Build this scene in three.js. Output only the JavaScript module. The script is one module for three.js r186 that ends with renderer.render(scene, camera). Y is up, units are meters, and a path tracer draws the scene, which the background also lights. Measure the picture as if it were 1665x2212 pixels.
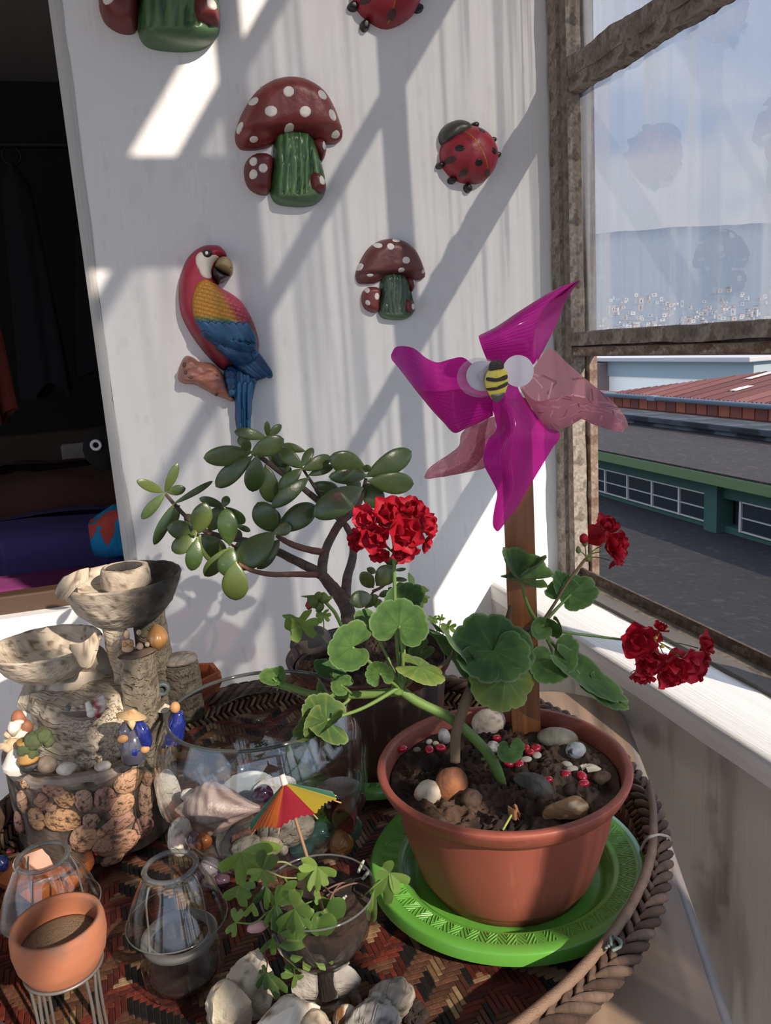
import * as THREE from 'three';
import { mergeGeometries, mergeVertices, toCreasedNormals } from 'three/addons/utils/BufferGeometryUtils.js';
import { RoundedBoxGeometry } from 'three/addons/geometries/RoundedBoxGeometry.js';
import { ConvexGeometry } from 'three/addons/geometries/ConvexGeometry.js';

// ---------------------------------------------------------------- camera, sky, sun, exposure
const EXPOSURE = 1.45, SUN = 4.05, SKY = 1.5;
const SUN_TRAVEL = new THREE.Vector3(-0.455, -0.637, -1);
const scene = new THREE.Scene();
const renderer = new THREE.WebGLRenderer({ antialias: true });
renderer.toneMapping = THREE.LinearToneMapping;
renderer.toneMappingExposure = EXPOSURE;
renderer.shadowMap.enabled = true;
const FPX = 1740, IW = 1665, IH = 2212;
const EYE = new THREE.Vector3(0, 1.25, 0);
const rad = THREE.MathUtils.degToRad;
const YAW = rad(15.9), PITCH = rad(11.8), ROLL = rad(-3.8);
const camF = new THREE.Vector3(Math.sin(YAW) * Math.cos(PITCH), -Math.sin(PITCH), -Math.cos(YAW) * Math.cos(PITCH));
const r0 = new THREE.Vector3(Math.cos(YAW), 0, Math.sin(YAW)), u0 = new THREE.Vector3().crossVectors(r0, camF);
const camR = r0.clone().multiplyScalar(Math.cos(ROLL)).addScaledVector(u0, Math.sin(ROLL));
const camU = r0.clone().multiplyScalar(-Math.sin(ROLL)).addScaledVector(u0, Math.cos(ROLL));
const camera = new THREE.PerspectiveCamera(2 * Math.atan(IH / 2 / FPX) * 180 / Math.PI, IW / IH, 0.02, 6000);
camera.position.copy(EYE);
camera.quaternion.setFromRotationMatrix(new THREE.Matrix4().makeBasis(camR, camU, camF.clone().negate()));
scene.add(camera);

// ---------------------------------------------------------------- random numbers, noise
function rng(seed) { let a = seed >>> 0; return () => { a = (a + 0x6d2b79f5) | 0; let t = Math.imul(a ^ (a >>> 15), 1 | a); t = (t + Math.imul(t ^ (t >>> 7), 61 | t)) ^ t; return ((t ^ (t >>> 14)) >>> 0) / 4294967296; }; }
const V = (x, y, z) => new THREE.Vector3(x, y, z);
const lerp = THREE.MathUtils.lerp, clamp = THREE.MathUtils.clamp, sstep = THREE.MathUtils.smoothstep;
function h3(x, y, z) { let h = Math.imul(x, 374761393) ^ Math.imul(y, 668265263) ^ Math.imul(z, 2147483647 - 61); h = Math.imul(h ^ (h >>> 13), 1274126177); return ((h ^ (h >>> 16)) >>> 0) / 4294967296; }
function vn(x, y, z = 0) {
  const X = Math.floor(x), Y = Math.floor(y), Z = Math.floor(z), s = (t) => t * t * (3 - 2 * t), u = s(x - X), v = s(y - Y), w = s(z - Z);
  const c = (i, j, k) => h3(X + i, Y + j, Z + k);
  return lerp(lerp(lerp(c(0, 0, 0), c(1, 0, 0), u), lerp(c(0, 1, 0), c(1, 1, 0), u), v), lerp(lerp(c(0, 0, 1), c(1, 0, 1), u), lerp(c(0, 1, 1), c(1, 1, 1), u), v), w);
}
function fbm(x, y, z = 0, o = 4) { let s = 0, a = 0.5, n = 0; for (let i = 0; i < o; i++) { s += a * vn(x, y, z); n += a; a *= 0.5; x *= 2.03; y *= 2.03; z *= 2.03; } return s / n; }

// sky: pale hazy blue with soft cumulus everywhere
{
  const W = 1024, H = 512, data = new Float32Array(W * H * 4);
  for (let j = 0; j < H; j++) {
    const el = ((j + 0.5) / H - 0.5) * Math.PI, s = Math.sin(el);
    for (let i = 0; i < W; i++) {
      const az = ((i + 0.5) / W - 0.5) * 2 * Math.PI, x = Math.cos(az) * Math.cos(el), z = Math.sin(az) * Math.cos(el);
      const up = Math.max(0, s), k = Math.pow(1 - up, 3);
      let c = [lerp(0.40, 0.50, k), lerp(0.53, 0.58, k), lerp(0.78, 0.70, k)];
      const q = fbm(x * 5 + 7, s * 9 + 3, z * 5 + 11, 5), cl = sstep(q, 0.47, 0.66) * sstep(s, 0.0, 0.10);
      const w = [0.76, 0.77, 0.83];
      c = c.map((v, n) => lerp(v, w[n], cl * 0.85) * lerp(0.84, 1, sstep(s, 0, 0.35)));
      if (s < 0) c = c.map((v) => v * lerp(1, 0.35, Math.min(1, -s * 12)));
      data.set([c[0], c[1], c[2], 1], (j * W + i) * 4);
    }
  }
  const t = new THREE.DataTexture(data, W, H, THREE.RGBAFormat, THREE.FloatType);
  t.mapping = THREE.EquirectangularReflectionMapping; t.magFilter = t.minFilter = THREE.LinearFilter; t.needsUpdate = true;
  scene.background = t; scene.environment = t; scene.backgroundIntensity = SKY; scene.environmentIntensity = SKY;
}
const sun = new THREE.DirectionalLight(new THREE.Color().setRGB(1, 0.87, 0.72), SUN);
sun.name = 'sun'; sun.position.copy(SUN_TRAVEL).multiplyScalar(-6).add(V(0, 1, -0.8)); sun.target.position.set(0, 1, -0.8);
sun.castShadow = true; sun.shadow.mapSize.set(4096, 4096); sun.shadow.radius = 1.0;
Object.assign(sun.shadow.camera, { left: -6, right: 6, top: 6, bottom: -6, near: 0.1, far: 30 });
scene.add(sun, sun.target);

// ---------------------------------------------------------------- helpers
const ray = (px, py) => camF.clone().addScaledVector(camR, (px - IW / 2) / FPX).addScaledVector(camU, -(py - IH / 2) / FPX);
const onZ = (px, py, z) => { const d = ray(px, py); return d.multiplyScalar(z / d.z).add(EYE); };          // where a line of sight meets the plane z
const onY = (px, py, y) => { const d = ray(px, py); return d.multiplyScalar((y - EYE.y) / d.y).add(EYE); };  // ... the height y
const onX = (px, py, x) => { const d = ray(px, py); return d.multiplyScalar(x / d.x).add(EYE); };
const used = new Map();
function numbered(n) { const k = used.get(n) ?? 0; used.set(n, k + 1); return k ? n + '_' + String(k).padStart(3, '0') : n; }
function tag(o, label, category, group, kind) { if (label) o.userData.label = label; if (category) o.userData.category = category; if (group) o.userData.group = group; if (kind) o.userData.kind = kind; return o; }
function thing(name, label, category, pos = V(0, 0, 0), group) { const o = new THREE.Group(); o.name = numbered(name); o.position.copy(pos); scene.add(o); o.updateMatrixWorld(true); return tag(o, label, category, group); }
// part(): geometry in world coordinates, moved into its parent's own frame; lpart(): geometry already in that frame
function lpart(parent, name, geo, mat, label) { const m = new THREE.Mesh(geo, mat); m.name = name; m.castShadow = m.receiveShadow = true; parent.add(m); if (label) m.userData.label = label; return m; }
function part(parent, name, geo, mat, label) {
  let o = parent, x = 0, y = 0, z = 0; while (o && o !== scene) { x += o.position.x; y += o.position.y; z += o.position.z; o = o.parent; }
  geo.translate(-x, -y, -z); return lpart(parent, name, geo, mat, label);
}
function single(name, label, category, geo, mat, group, kind) {   // a thing that is one mesh, its origin at the middle of its base
  geo.computeBoundingBox(); const b = geo.boundingBox, p = V((b.min.x + b.max.x) / 2, b.min.y, (b.min.z + b.max.z) / 2);
  geo.translate(-p.x, -p.y, -p.z); const m = new THREE.Mesh(geo, mat); m.name = numbered(name); m.position.copy(p); m.castShadow = m.receiveShadow = true; scene.add(m); return tag(m, label, category, group, kind);
}
function struct(name, geo, mat) { return single(name, null, null, geo, mat, null, 'structure'); }
const merge = (a) => mergeGeometries(a.map((g) => { g = g.index ? g.toNonIndexed() : g; for (const k of Object.keys(g.attributes)) if (!['position', 'normal', 'uv', 'color'].includes(k)) g.deleteAttribute(k); if (!g.attributes.uv) g.setAttribute('uv', new THREE.BufferAttribute(new Float32Array(g.attributes.position.count * 2), 2)); return g; }));
const box = (x0, x1, y0, y1, z0, z1) => new THREE.BoxGeometry(x1 - x0, y1 - y0, z1 - z0).translate((x0 + x1) / 2, (y0 + y1) / 2, (z0 + z1) / 2);
const rbox = (x0, x1, y0, y1, z0, z1, r = 0.003, s = 2) => new RoundedBoxGeometry(x1 - x0, y1 - y0, z1 - z0, s, Math.min(r, (x1 - x0) / 2.01, (y1 - y0) / 2.01, (z1 - z0) / 2.01)).translate((x0 + x1) / 2, (y0 + y1) / 2, (z0 + z1) / 2);
const lathe = (prof, c = V(0, 0, 0), seg = 64) => new THREE.LatheGeometry(prof.map((p) => new THREE.Vector2(Math.max(p[0], 1e-5), p[1])), seg).translate(c.x, c.y, c.z);
function boxUV(g, s = 1) {  // uv in metres from the face direction
  g = g.index ? g.toNonIndexed() : g; const p = g.attributes.position, n = g.attributes.normal, uv = new Float32Array(p.count * 2);
  for (let i = 0; i < p.count; i++) { const a = Math.abs(n.getX(i)), b = Math.abs(n.getY(i)), c = Math.abs(n.getZ(i)); uv.set(a > b && a > c ? [p.getZ(i) * s, p.getY(i) * s] : b > c ? [p.getX(i) * s, p.getZ(i) * s] : [p.getX(i) * s, p.getY(i) * s], i * 2); }
  g.setAttribute('uv', new THREE.BufferAttribute(uv, 2)); return g;
}
// grid surface from rows of points; closed round u if loop
function gridGeo(rows, loop = false, fn) {
  const R = rows.length, C = rows[0].length, pos = [], uv = [], idx = [];
  rows.forEach((r, j) => r.forEach((p, i) => { pos.push(p.x, p.y, p.z); uv.push(i / (loop ? C : C - 1), j / (R - 1)); }));
  const n = loop ? C : C - 1;
  for (let j = 0; j < R - 1; j++) for (let i = 0; i < n; i++) { const a = j * C + i, b = j * C + (i + 1) % C, c = a + C, d = b + C; idx.push(a, b, d, a, d, c); }
  const g = new THREE.BufferGeometry(); g.setAttribute('position', new THREE.Float32BufferAttribute(pos, 3)); g.setAttribute('uv', new THREE.Float32BufferAttribute(uv, 2)); g.setIndex(idx); g.computeVertexNormals(); if (fn) colorize(g, fn); return g;
}
function colorize(g, fn) { const p = g.attributes.position, uv = g.attributes.uv, c = new Float32Array(p.count * 3); for (let i = 0; i < p.count; i++) c.set(fn(p.getX(i), p.getY(i), p.getZ(i), uv ? uv.getX(i) : 0, uv ? uv.getY(i) : 0), i * 3); g.setAttribute('color', new THREE.BufferAttribute(c, 3)); return g; }
function catmull(pts, n) { return new THREE.CatmullRomCurve3(pts, false, 'centripetal').getPoints(n); }
// tube along points with a radius at each point
function tube(pts, radii, n = 24, seg = 10, lump = 0, seed = 1) {
  const curve = new THREE.CatmullRomCurve3(pts, false, 'centripetal'), rows = [], fr = curve.computeFrenetFrames(n, false), rr = Array.isArray(radii) ? radii : [radii];
  for (let j = 0; j <= n; j++) {
    const t = j / n, c = curve.getPoint(t), k = t * (rr.length - 1), i0 = Math.min(Math.floor(k), rr.length - 2), r = rr.length < 2 ? rr[0] : lerp(rr[i0], rr[i0 + 1], k - i0), row = [];
    const tt = curve.getUtoTmapping ? j : j; const N = fr.normals[tt], B = fr.binormals[tt];
    for (let i = 0; i < seg; i++) { const a = i / seg * 2 * Math.PI, q = r * (1 + (lump ? lump * (vn(i * 0.9 + seed, j * 0.55, seed) - 0.5) * 2 : 0)); row.push(c.clone().addScaledVector(N, Math.cos(a) * q).addScaledVector(B, Math.sin(a) * q)); }
    rows.push(row);
  }
  const cap0 = rows[0].map(() => curve.getPoint(0)), cap1 = rows[0].map(() => curve.getPoint(1));
  return gridGeo([cap0, ...rows, cap1], true);
}
// a lumpy stone: icosphere pushed about by noise, scaled, optionally cut by flat planes
function rock(c, s, seed, rough = 0.25, freq = 1.6, detail = 4, facets = 0, turn = [0, 0, 0], fine = 0) {
  let g = mergeVertices(new THREE.IcosahedronGeometry(1, detail).deleteAttribute('uv').deleteAttribute('normal')); const p = g.attributes.position, R = rng(seed), v = V(0, 0, 0), pl = [];
  for (let i = 0; i < facets; i++) pl.push([V(R() - 0.5, R() - 0.5, R() - 0.5).normalize(), 0.55 + R() * 0.3]);
  for (let i = 0; i < p.count; i++) {
    v.fromBufferAttribute(p, i); const n = fbm(v.x * freq + seed * 3.1, v.y * freq + 5, v.z * freq + 9, 4) - 0.5, f = fine ? fbm(v.x * 7 + seed, v.y * 7, v.z * 7, 3) - 0.5 : 0;
    let r = 1 + n * 2 * rough + f * 2 * fine; for (const [d, k] of pl) { const q = v.dot(d); if (q * r > k) r = k / q; }
    v.multiplyScalar(r); p.setXYZ(i, v.x * s[0], v.y * s[1], v.z * s[2]);
  }
  g.rotateX(turn[0]).rotateY(turn[1]).rotateZ(turn[2]); g.translate(c.x, c.y, c.z); g.computeVertexNormals();
  const uv = new Float32Array(p.count * 2); for (let i = 0; i < p.count; i++) uv.set([(p.getX(i) + p.getZ(i) * 0.7) * 10, (p.getY(i) + p.getZ(i) * 0.5) * 10], i * 2);
  g.setAttribute('uv', new THREE.BufferAttribute(uv, 2)); if (facets) g = toCreasedNormals(g, 0.5); return g;
}
// pillow relief: star-shaped outline (2D points round a centre) rising to depth d; frame(x,y,h) puts it in place
function pillow(outline, centre, depth, frame, { rings = 10, seg = 96, prof = (s) => Math.sqrt(Math.max(0, 1 - s ** 3.2)), extra, col } = {}) {
  const curve = new THREE.CatmullRomCurve3(outline.map((p) => V(p[0], p[1], 0)), true, 'centripetal', 0.5), rim = curve.getPoints(seg).slice(0, seg), rows = [];
  for (let j = 0; j <= rings; j++) { const s = 1 - Math.pow(1 - j / rings, 1.7); rows.push(rim.map((p) => { const x = lerp(centre[0], p.x, s), y = lerp(centre[1], p.y, s); let h = depth * prof(s); if (extra) h += extra(x, y, s); return frame(x, y, j === rings ? 0 : h, s); })); }
  rows[rings] = rim.map((p) => frame(p.x, p.y, depth * 0.25, 0.99)); rows.push(rim.map((p) => frame(p.x, p.y, -0.0005, 1)));
  return gridGeo(rows, true, col);
}
// textures
function tex(w, h, fn, srgb = true, rep) {
  const d = new Uint8Array(w * h * 4); for (let y = 0; y < h; y++) for (let x = 0; x < w; x++) { const c = fn(x / w, y / h, x, y); d.set([...(Array.isArray(c) ? c : [c, c, c]).map((v) => clamp(Math.round(v * 255), 0, 255)), 255], (y * w + x) * 4); }
  const t = new THREE.DataTexture(d, w, h); t.wrapS = t.wrapT = THREE.RepeatWrapping; t.magFilter = t.minFilter = THREE.LinearFilter; if (srgb) t.colorSpace = THREE.SRGBColorSpace; if (rep) t.repeat.set(...rep); t.needsUpdate = true; return t;
}
const tile = (fn) => (u, v) => { const a = fn(u, v), b = fn(u - 1, v), c = fn(u, v - 1), d = fn(u - 1, v - 1); const L = (i) => (i === null ? lerp(lerp(a, b, u), lerp(c, d, u), v) : lerp(lerp(a[i], b[i], u), lerp(c[i], d[i], u), v)); return Array.isArray(a) ? [L(0), L(1), L(2)] : L(null); };  // noise made to repeat
const grain = tex(256, 256, tile((u, v) => fbm(u * 14 + 40, v * 14 + 40, 1, 5)), false);
const pits = tex(256, 256, tile((u, v) => { const n = fbm(u * 9 + 40, v * 9 + 40, 4, 4); return sstep(n, 0.36, 0.5); }), false);
const hex = (h) => new THREE.Color(h);
function mat(color, rough = 0.7, o = {}) { const { phys, ...rest } = o; const C = phys ? THREE.MeshPhysicalMaterial : THREE.MeshStandardMaterial; return new C({ color: typeof color === 'string' ? hex(color) : color, roughness: rough, side: THREE.DoubleSide, ...rest }); }
const vmat = (rough = 0.7, o = {}) => mat('#ffffff', rough, { vertexColors: true, ...o });
const lin = (h) => { const c = hex(h); return [c.r, c.g, c.b]; };
const mixc = (a, b, t) => a.map((v, i) => lerp(v, b[i], clamp(t, 0, 1)));
const repTex = (t, x, y) => { const c = t.clone(); c.repeat.set(x, y); c.needsUpdate = true; return c; };
// ================================================================ THE ROOM
const WZ = -1.3, XC = 0.69, XI = 0.56, XG = 0.722, SILL = 0.8134, TOP = 2.62, TABLE = 0.75;
const plasterBump = tex(1024, 1024, tile((u, v) => {
  const crack = Math.abs(fbm(u * 4 + 33, v * 4 + 20, 9, 3) - 0.5) < 0.0012 && fbm(u * 3 + 40, v * 3 + 40, 2, 2) > 0.6 ? -0.12 : 0;
  return 0.5 + (fbm(u * 160 + 50, v * 7 + 50, 2, 3) - 0.5) * 0.16 + (fbm(u * 10 + 50, v * 10 + 50, 7, 4) - 0.5) * 0.55 + crack;
}), false, [1.4, 1.4]);
const plasterCol = tex(512, 512, tile((u, v) => { const n = fbm(u * 6 + 30, v * 6 + 30, 3, 4), sp = sstep(fbm(u * 60 + 10, v * 25 + 10, 6, 2), 0.74, 0.86); return lerp(0.955, 0.985, n) - sp * 0.05; }), true, [1.1, 1.1]);
const plaster = mat(new THREE.Color().setRGB(0.83, 0.83, 0.825), 0.75, { map: plasterCol, bumpMap: plasterBump, bumpScale: 0.004 });
const parapetCol = tex(512, 512, (u, v) => {
  const n = fbm(u * 5, v * 5, 3, 5), st = sstep(fbm(u * 22, v * 3.5, 8, 4), 0.58, 0.78) * 0.16, bl = sstep(fbm(u * 16 + 9, v * 16, 12, 4), 0.64, 0.74) * 0.12;
  const cr = Math.abs(fbm(u * 6 + 3, v * 6 + 20, 9, 3) - 0.5) < 0.004 && fbm(u * 3, v * 3, 2, 2) > 0.62 ? 0.2 : 0, k = lerp(0.84, 0.97, n) - st - bl - cr; return [k, k * 0.985, k * 0.96];
}, true, [1, 1]);
const parapet = mat(new THREE.Color().setRGB(0.60, 0.59, 0.57), 0.85, { map: parapetCol, bumpMap: plasterBump, bumpScale: 0.005 });
const DX = -0.047, DXI = -0.062;   // edge of the opening into the next room
{
  // white wall behind the ornaments, with an opening at its left; splayed worn edge
  struct('wall_back', boxUV(merge([box(DX, 0.744, 0, TOP, WZ - 0.14, WZ), box(-2.4, DX, 0, 0.875, WZ - 0.14, WZ), box(-2.4, DX, 2.3, TOP, WZ - 0.14, WZ)])), plaster);
  const rows = []; for (let j = 0; j <= 40; j++) { const y = lerp(0.876, 2.3, j / 40), w = (fbm(y * 9, 3, 1) - 0.5) * 0.010 + Math.max(0, 1.1 - y) * 0.02; rows.push([V(DXI - 0.001, y, WZ - 0.14), V(DXI - 0.001, y, WZ - 0.016), V(DXI, y, WZ + 0.0015), V(DX - 0.006 + w * 0.4, y, WZ + 0.003), V(DX + 0.001 + w, y, WZ + 0.0008)]); }
  struct('trim_1', toCreasedNormals(gridGeo(rows), 0.5), mat(new THREE.Color().setRGB(0.50, 0.49, 0.47), 0.8, { bumpMap: grain, bumpScale: 0.002 }));
  struct('trim_2', rbox(-1.0, DX, 0.845, 0.904, WZ - 0.06, WZ - 0.025, 0.004), mat('#4a3628', 0.6, { map: null }));
  struct('floor', boxUV(box(-2.4, 0.86, -0.12, 0, WZ - 0.1, 2.6)), mat('#a8927c', 0.7));
  struct('ceiling', boxUV(box(-2.4, 0.744, TOP, TOP + 0.14, -4.6, 2.6)), mat('#e9e6e0', 0.9));
  struct('wall_left', boxUV(merge([box(-2.5, -2.4, 0, 0.8, WZ, 2.6), box(-2.5, -2.4, 2.3, TOP, WZ, 2.6), box(-2.5, -2.4, 0.8, 2.3, WZ, -0.9), box(-2.5, -2.4, 0.8, 2.3, 2.2, 2.6)])), plaster);
  struct('wall_rear', boxUV(merge([box(-2.5, 0.86, 0, 0.3, 2.6, 2.7), box(-2.5, 0.86, 2.4, TOP, 2.6, 2.7), box(-2.5, -2.2, 0.3, 2.4, 2.6, 2.7), box(0.6, 0.86, 0.3, 2.4, 2.6, 2.7)])), plaster);
  // low wall under the window with its worn sill
  struct('wall_right', boxUV(box(XI, 0.748, -3.2, SILL - 0.014, WZ, 2.6)), parapet);
  const sr = []; for (let i = 0; i <= 60; i++) { const z = lerp(WZ, 2.6, i / 60), n = (fbm(z * 14, 2, 5) - 0.5) * 0.008; sr.push([V(XI - 0.001, SILL - 0.03 + n, z), V(XI - 0.001 + n * 0.3, SILL - 0.006 + n * 0.4, z), V(XI + 0.006, SILL, z), V(XI + 0.06, SILL + 0.001, z), V(0.672 + n * 0.4, SILL - 0.002, z)]); }
  struct('trim_3', gridGeo(sr), mat(new THREE.Color().setRGB(0.78, 0.765, 0.735), 0.8, { map: repTex(plasterCol, 2, 12), bumpMap: plasterBump, bumpScale: 0.004 }));
}
// ---- steel window wall: each piece of steel and putty is its own part
const rustCol = tex(256, 256, tile((u, v) => { const n = fbm(u * 7 + 20, v * 7 + 20, 5, 5), k = sstep(n, 0.42, 0.58), a = [0.62, 0.58, 0.53], b = [0.42, 0.31, 0.25]; return a.map((q, i) => lerp(q, b[i], k) * lerp(0.7, 1.1, vn(u * 40, v * 40, 2))); }), true);
const puttyCol = tex(256, 256, tile((u, v) => { const n = fbm(u * 8 + 20, v * 8 + 20, 15, 5), k = sstep(n, 0.46, 0.6), a = [0.60, 0.57, 0.53], b = [0.42, 0.38, 0.35]; return a.map((q, i) => lerp(q, b[i], k) * lerp(0.8, 1.1, vn(u * 30, v * 30, 2))); }), true);
const rust = mat(new THREE.Color().setRGB(1.0, 0.95, 0.9), 0.75, { map: repTex(rustCol, 9, 9), bumpMap: repTex(grain, 9, 9), bumpScale: 0.0015 });
const putty = mat(new THREE.Color().setRGB(0.98, 0.95, 0.92), 0.9, { map: repTex(puttyCol, 10, 10), bumpMap: repTex(grain, 12, 12), bumpScale: 0.002 });
function ragged(ax, x0, x1, y0, y1, z0, z1, amp, seed, n = 60) {  // a bar with a broken surface, long axis ax
  const L = ax === 'z' ? [z0, z1] : [y0, y1], rows = [], S = 12;
  for (let i = 0; i <= n; i++) {
    const t = lerp(L[0], L[1], i / n), row = [];
    for (let k = 0; k < S; k++) {
      const a = k / S * 4, e = Math.floor(a), f = a - e, c = [[-1, -1], [1, -1], [1, 1], [-1, 1]], p = [lerp(c[e][0], c[(e + 1) % 4][0], f), lerp(c[e][1], c[(e + 1) % 4][1], f)];
      const q = 1 + (fbm(t * 26 + seed, k * 0.8, seed, 4) - 0.55) * amp * 2;
      const A = (p[0] * q + 1) / 2, B = (p[1] * q + 1) / 2;
      row.push(ax === 'z' ? V(lerp(x0, x1, A), lerp(y0, y1, B), t) : V(lerp(x0, x1, A), t, lerp(z0, z1, B)));
    }
    rows.push(row);
  }
  const g = gridGeo(rows, true); return boxUV(toCreasedNormals(g, 0.7));
}
const win = thing('window_1', null, null, V(XG, SILL, -0.2)); win.userData.kind = 'structure';
const BARS = [1.2245, 1.648, 2.062, 2.42], MZ = [0.03, 0.645, 1.19, 1.76, 2.33, 2.9, 3.45].map((k) => WZ + k);
{
  // corner post against the white wall
  part(win, 'corner_post', boxUV(rbox(0.718, 0.742, SILL - 0.02, TOP, WZ, WZ + 0.052, 0.002)), rust);
  part(win, 'post_flange', boxUV(rbox(0.729, 0.745, SILL - 0.02, TOP, WZ + 0.048, WZ + 0.064, 0.002)), rust);
  part(win, 'putty_bead', ragged('y', 0.694, 0.722, SILL - 0.02, TOP, WZ + 0.006, WZ + 0.034, 0.10, 3, 160), putty);
  part(win, 'putty_bead', ragged('y', 0.700, 0.726, SILL - 0.02, 2.5, WZ + 0.030, WZ + 0.056, 0.16, 9, 160), putty);
  for (let k = 1; k < 7; k++) part(win, 'mullion', boxUV(merge([rbox(0.700, 0.742, SILL, TOP, MZ[k] - 0.004, MZ[k] + 0.004, 0.002), rbox(0.722, 0.728, SILL, TOP, MZ[k] - 0.017, MZ[k] + 0.017, 0.002)])), rust);
  BARS.forEach((y, i) => {
    part(win, 'glazing_bar', boxUV(merge([rbox(0.716, 0.746, y - 0.005, y + 0.005, WZ + 0.05, 2.6, 0.002), rbox(0.724, 0.732, y - 0.018, y + 0.016, WZ + 0.05, 2.6, 0.002)])), rust);
    if (i < 3) {
      part(win, 'putty_bead', ragged('z', 0.700, 0.724, y + (i ? -0.008 : 0.002), y + 0.024, WZ + 0.05, MZ[1], i ? 0.34 : 0.22, 20 + i, 150), putty);
      if (i) part(win, 'putty_bead', ragged('z', 0.703, 0.724, y - 0.028, y - 0.004, WZ + 0.05, MZ[1], 0.4, 31 + i, 150), putty);
    }
  });
  part(win, 'lower_rail', boxUV(rbox(0.700, 0.742, BARS[0] - 0.016, BARS[0] - 0.001, WZ + 0.06, 2.6, 0.002)), rust);
  // sill angle: putty fillet, pale strip and the rusty upstand
  part(win, 'sill_fillet', ragged('z', 0.664, 0.690, SILL - 0.014, SILL + 0.0045, WZ + 0.05, 2.6, 0.28, 51, 240), mat('#5d5853', 0.95, { bumpMap: grain, bumpScale: 0.002 }));
  part(win, 'sill_strip', ragged('z', 0.688, 0.712, SILL - 0.016, SILL + 0.003, WZ + 0.05, 2.6, 0.10, 55, 240), mat('#b9b3a4', 0.85, { map: repTex(puttyCol, 6, 6) }));
  part(win, 'sill_angle', boxUV(merge([rbox(0.711, 0.716, SILL - 0.02, SILL + 0.020, WZ + 0.05, 2.6, 0.001), rbox(0.711, 0.75, SILL - 0.02, SILL - 0.012, WZ + 0.05, 2.6, 0.001)])), mat(new THREE.Color().setRGB(0.42, 0.36, 0.31), 0.8, { map: repTex(rustCol, 12, 12), bumpMap: repTex(grain, 14, 14), bumpScale: 0.0015 }));
  // dirty panes, one per bay and row above the open strip
  const dirt = tex(512, 256, (u, v) => {   // roughness: how much of the light the film of dust scatters
    const s = fbm(u * 30 + 4, v * 1.2, 3, 4), b = fbm(u * 9 + 14, v * 1.0, 13, 3), f = vn(u * 110, v * 2, 5), sp = fbm(u * 40, v * 40, 17, 2) > 0.8 ? 0.1 : 0;
    return Math.sqrt(clamp(0.62 - sstep(s * 0.6 + b * 0.45, 0.42, 0.62) * 0.52 - (f - 0.5) * 0.18 + sp, 0.05, 0.85));
  }, false);
  const glass = mat(new THREE.Color().setRGB(0.60, 0.62, 0.645), 0.01, { phys: true, transmission: 1, thickness: 0, ior: 2.3 });
  const dust = mat(new THREE.Color().setRGB(0.62, 0.62, 0.63), 1, { phys: true, transmission: 1, thickness: 0, ior: 1.0, specularIntensity: 0, roughnessMap: dirt });
  for (let r = 0; r < 3; r++) for (let k = 0; k < 6; k++) {
    if (k > 2) continue;   // the casements further along stand open
    const g = new THREE.PlaneGeometry(1, 1); const z0 = MZ[k] + 0.004, z1 = MZ[k + 1] - 0.004, y0 = BARS[r] + 0.004, y1 = BARS[r + 1] - 0.004;
    const p = g.attributes.position; for (let i = 0; i < 4; i++) p.setXYZ(i, XG, lerp(y0, y1, p.getY(i) + 0.5), lerp(z1, z0, p.getX(i) + 0.5)); g.computeVertexNormals();
    const uv = g.attributes.uv; for (let i = 0; i < 4; i++) uv.setXY(i, uv.getX(i) + k * 0.37 + r * 0.21, uv.getY(i) * 0.9 + r * 0.05);
    const film = g.clone().translate(0.002, 0, 0), pn = part(win, 'pane', g, glass); part(pn, 'dust_film', film, dust);
  }
}
struct('trim_4', boxUV(rbox(0.70, 0.744, 2.55, TOP, WZ, 2.6, 0.004)), plaster);
struct('trim_5', boxUV(rbox(-2.4, 0.70, 2.147, 2.278, -0.145, -0.095, 0.004)), mat('#6b5542', 0.8));
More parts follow.
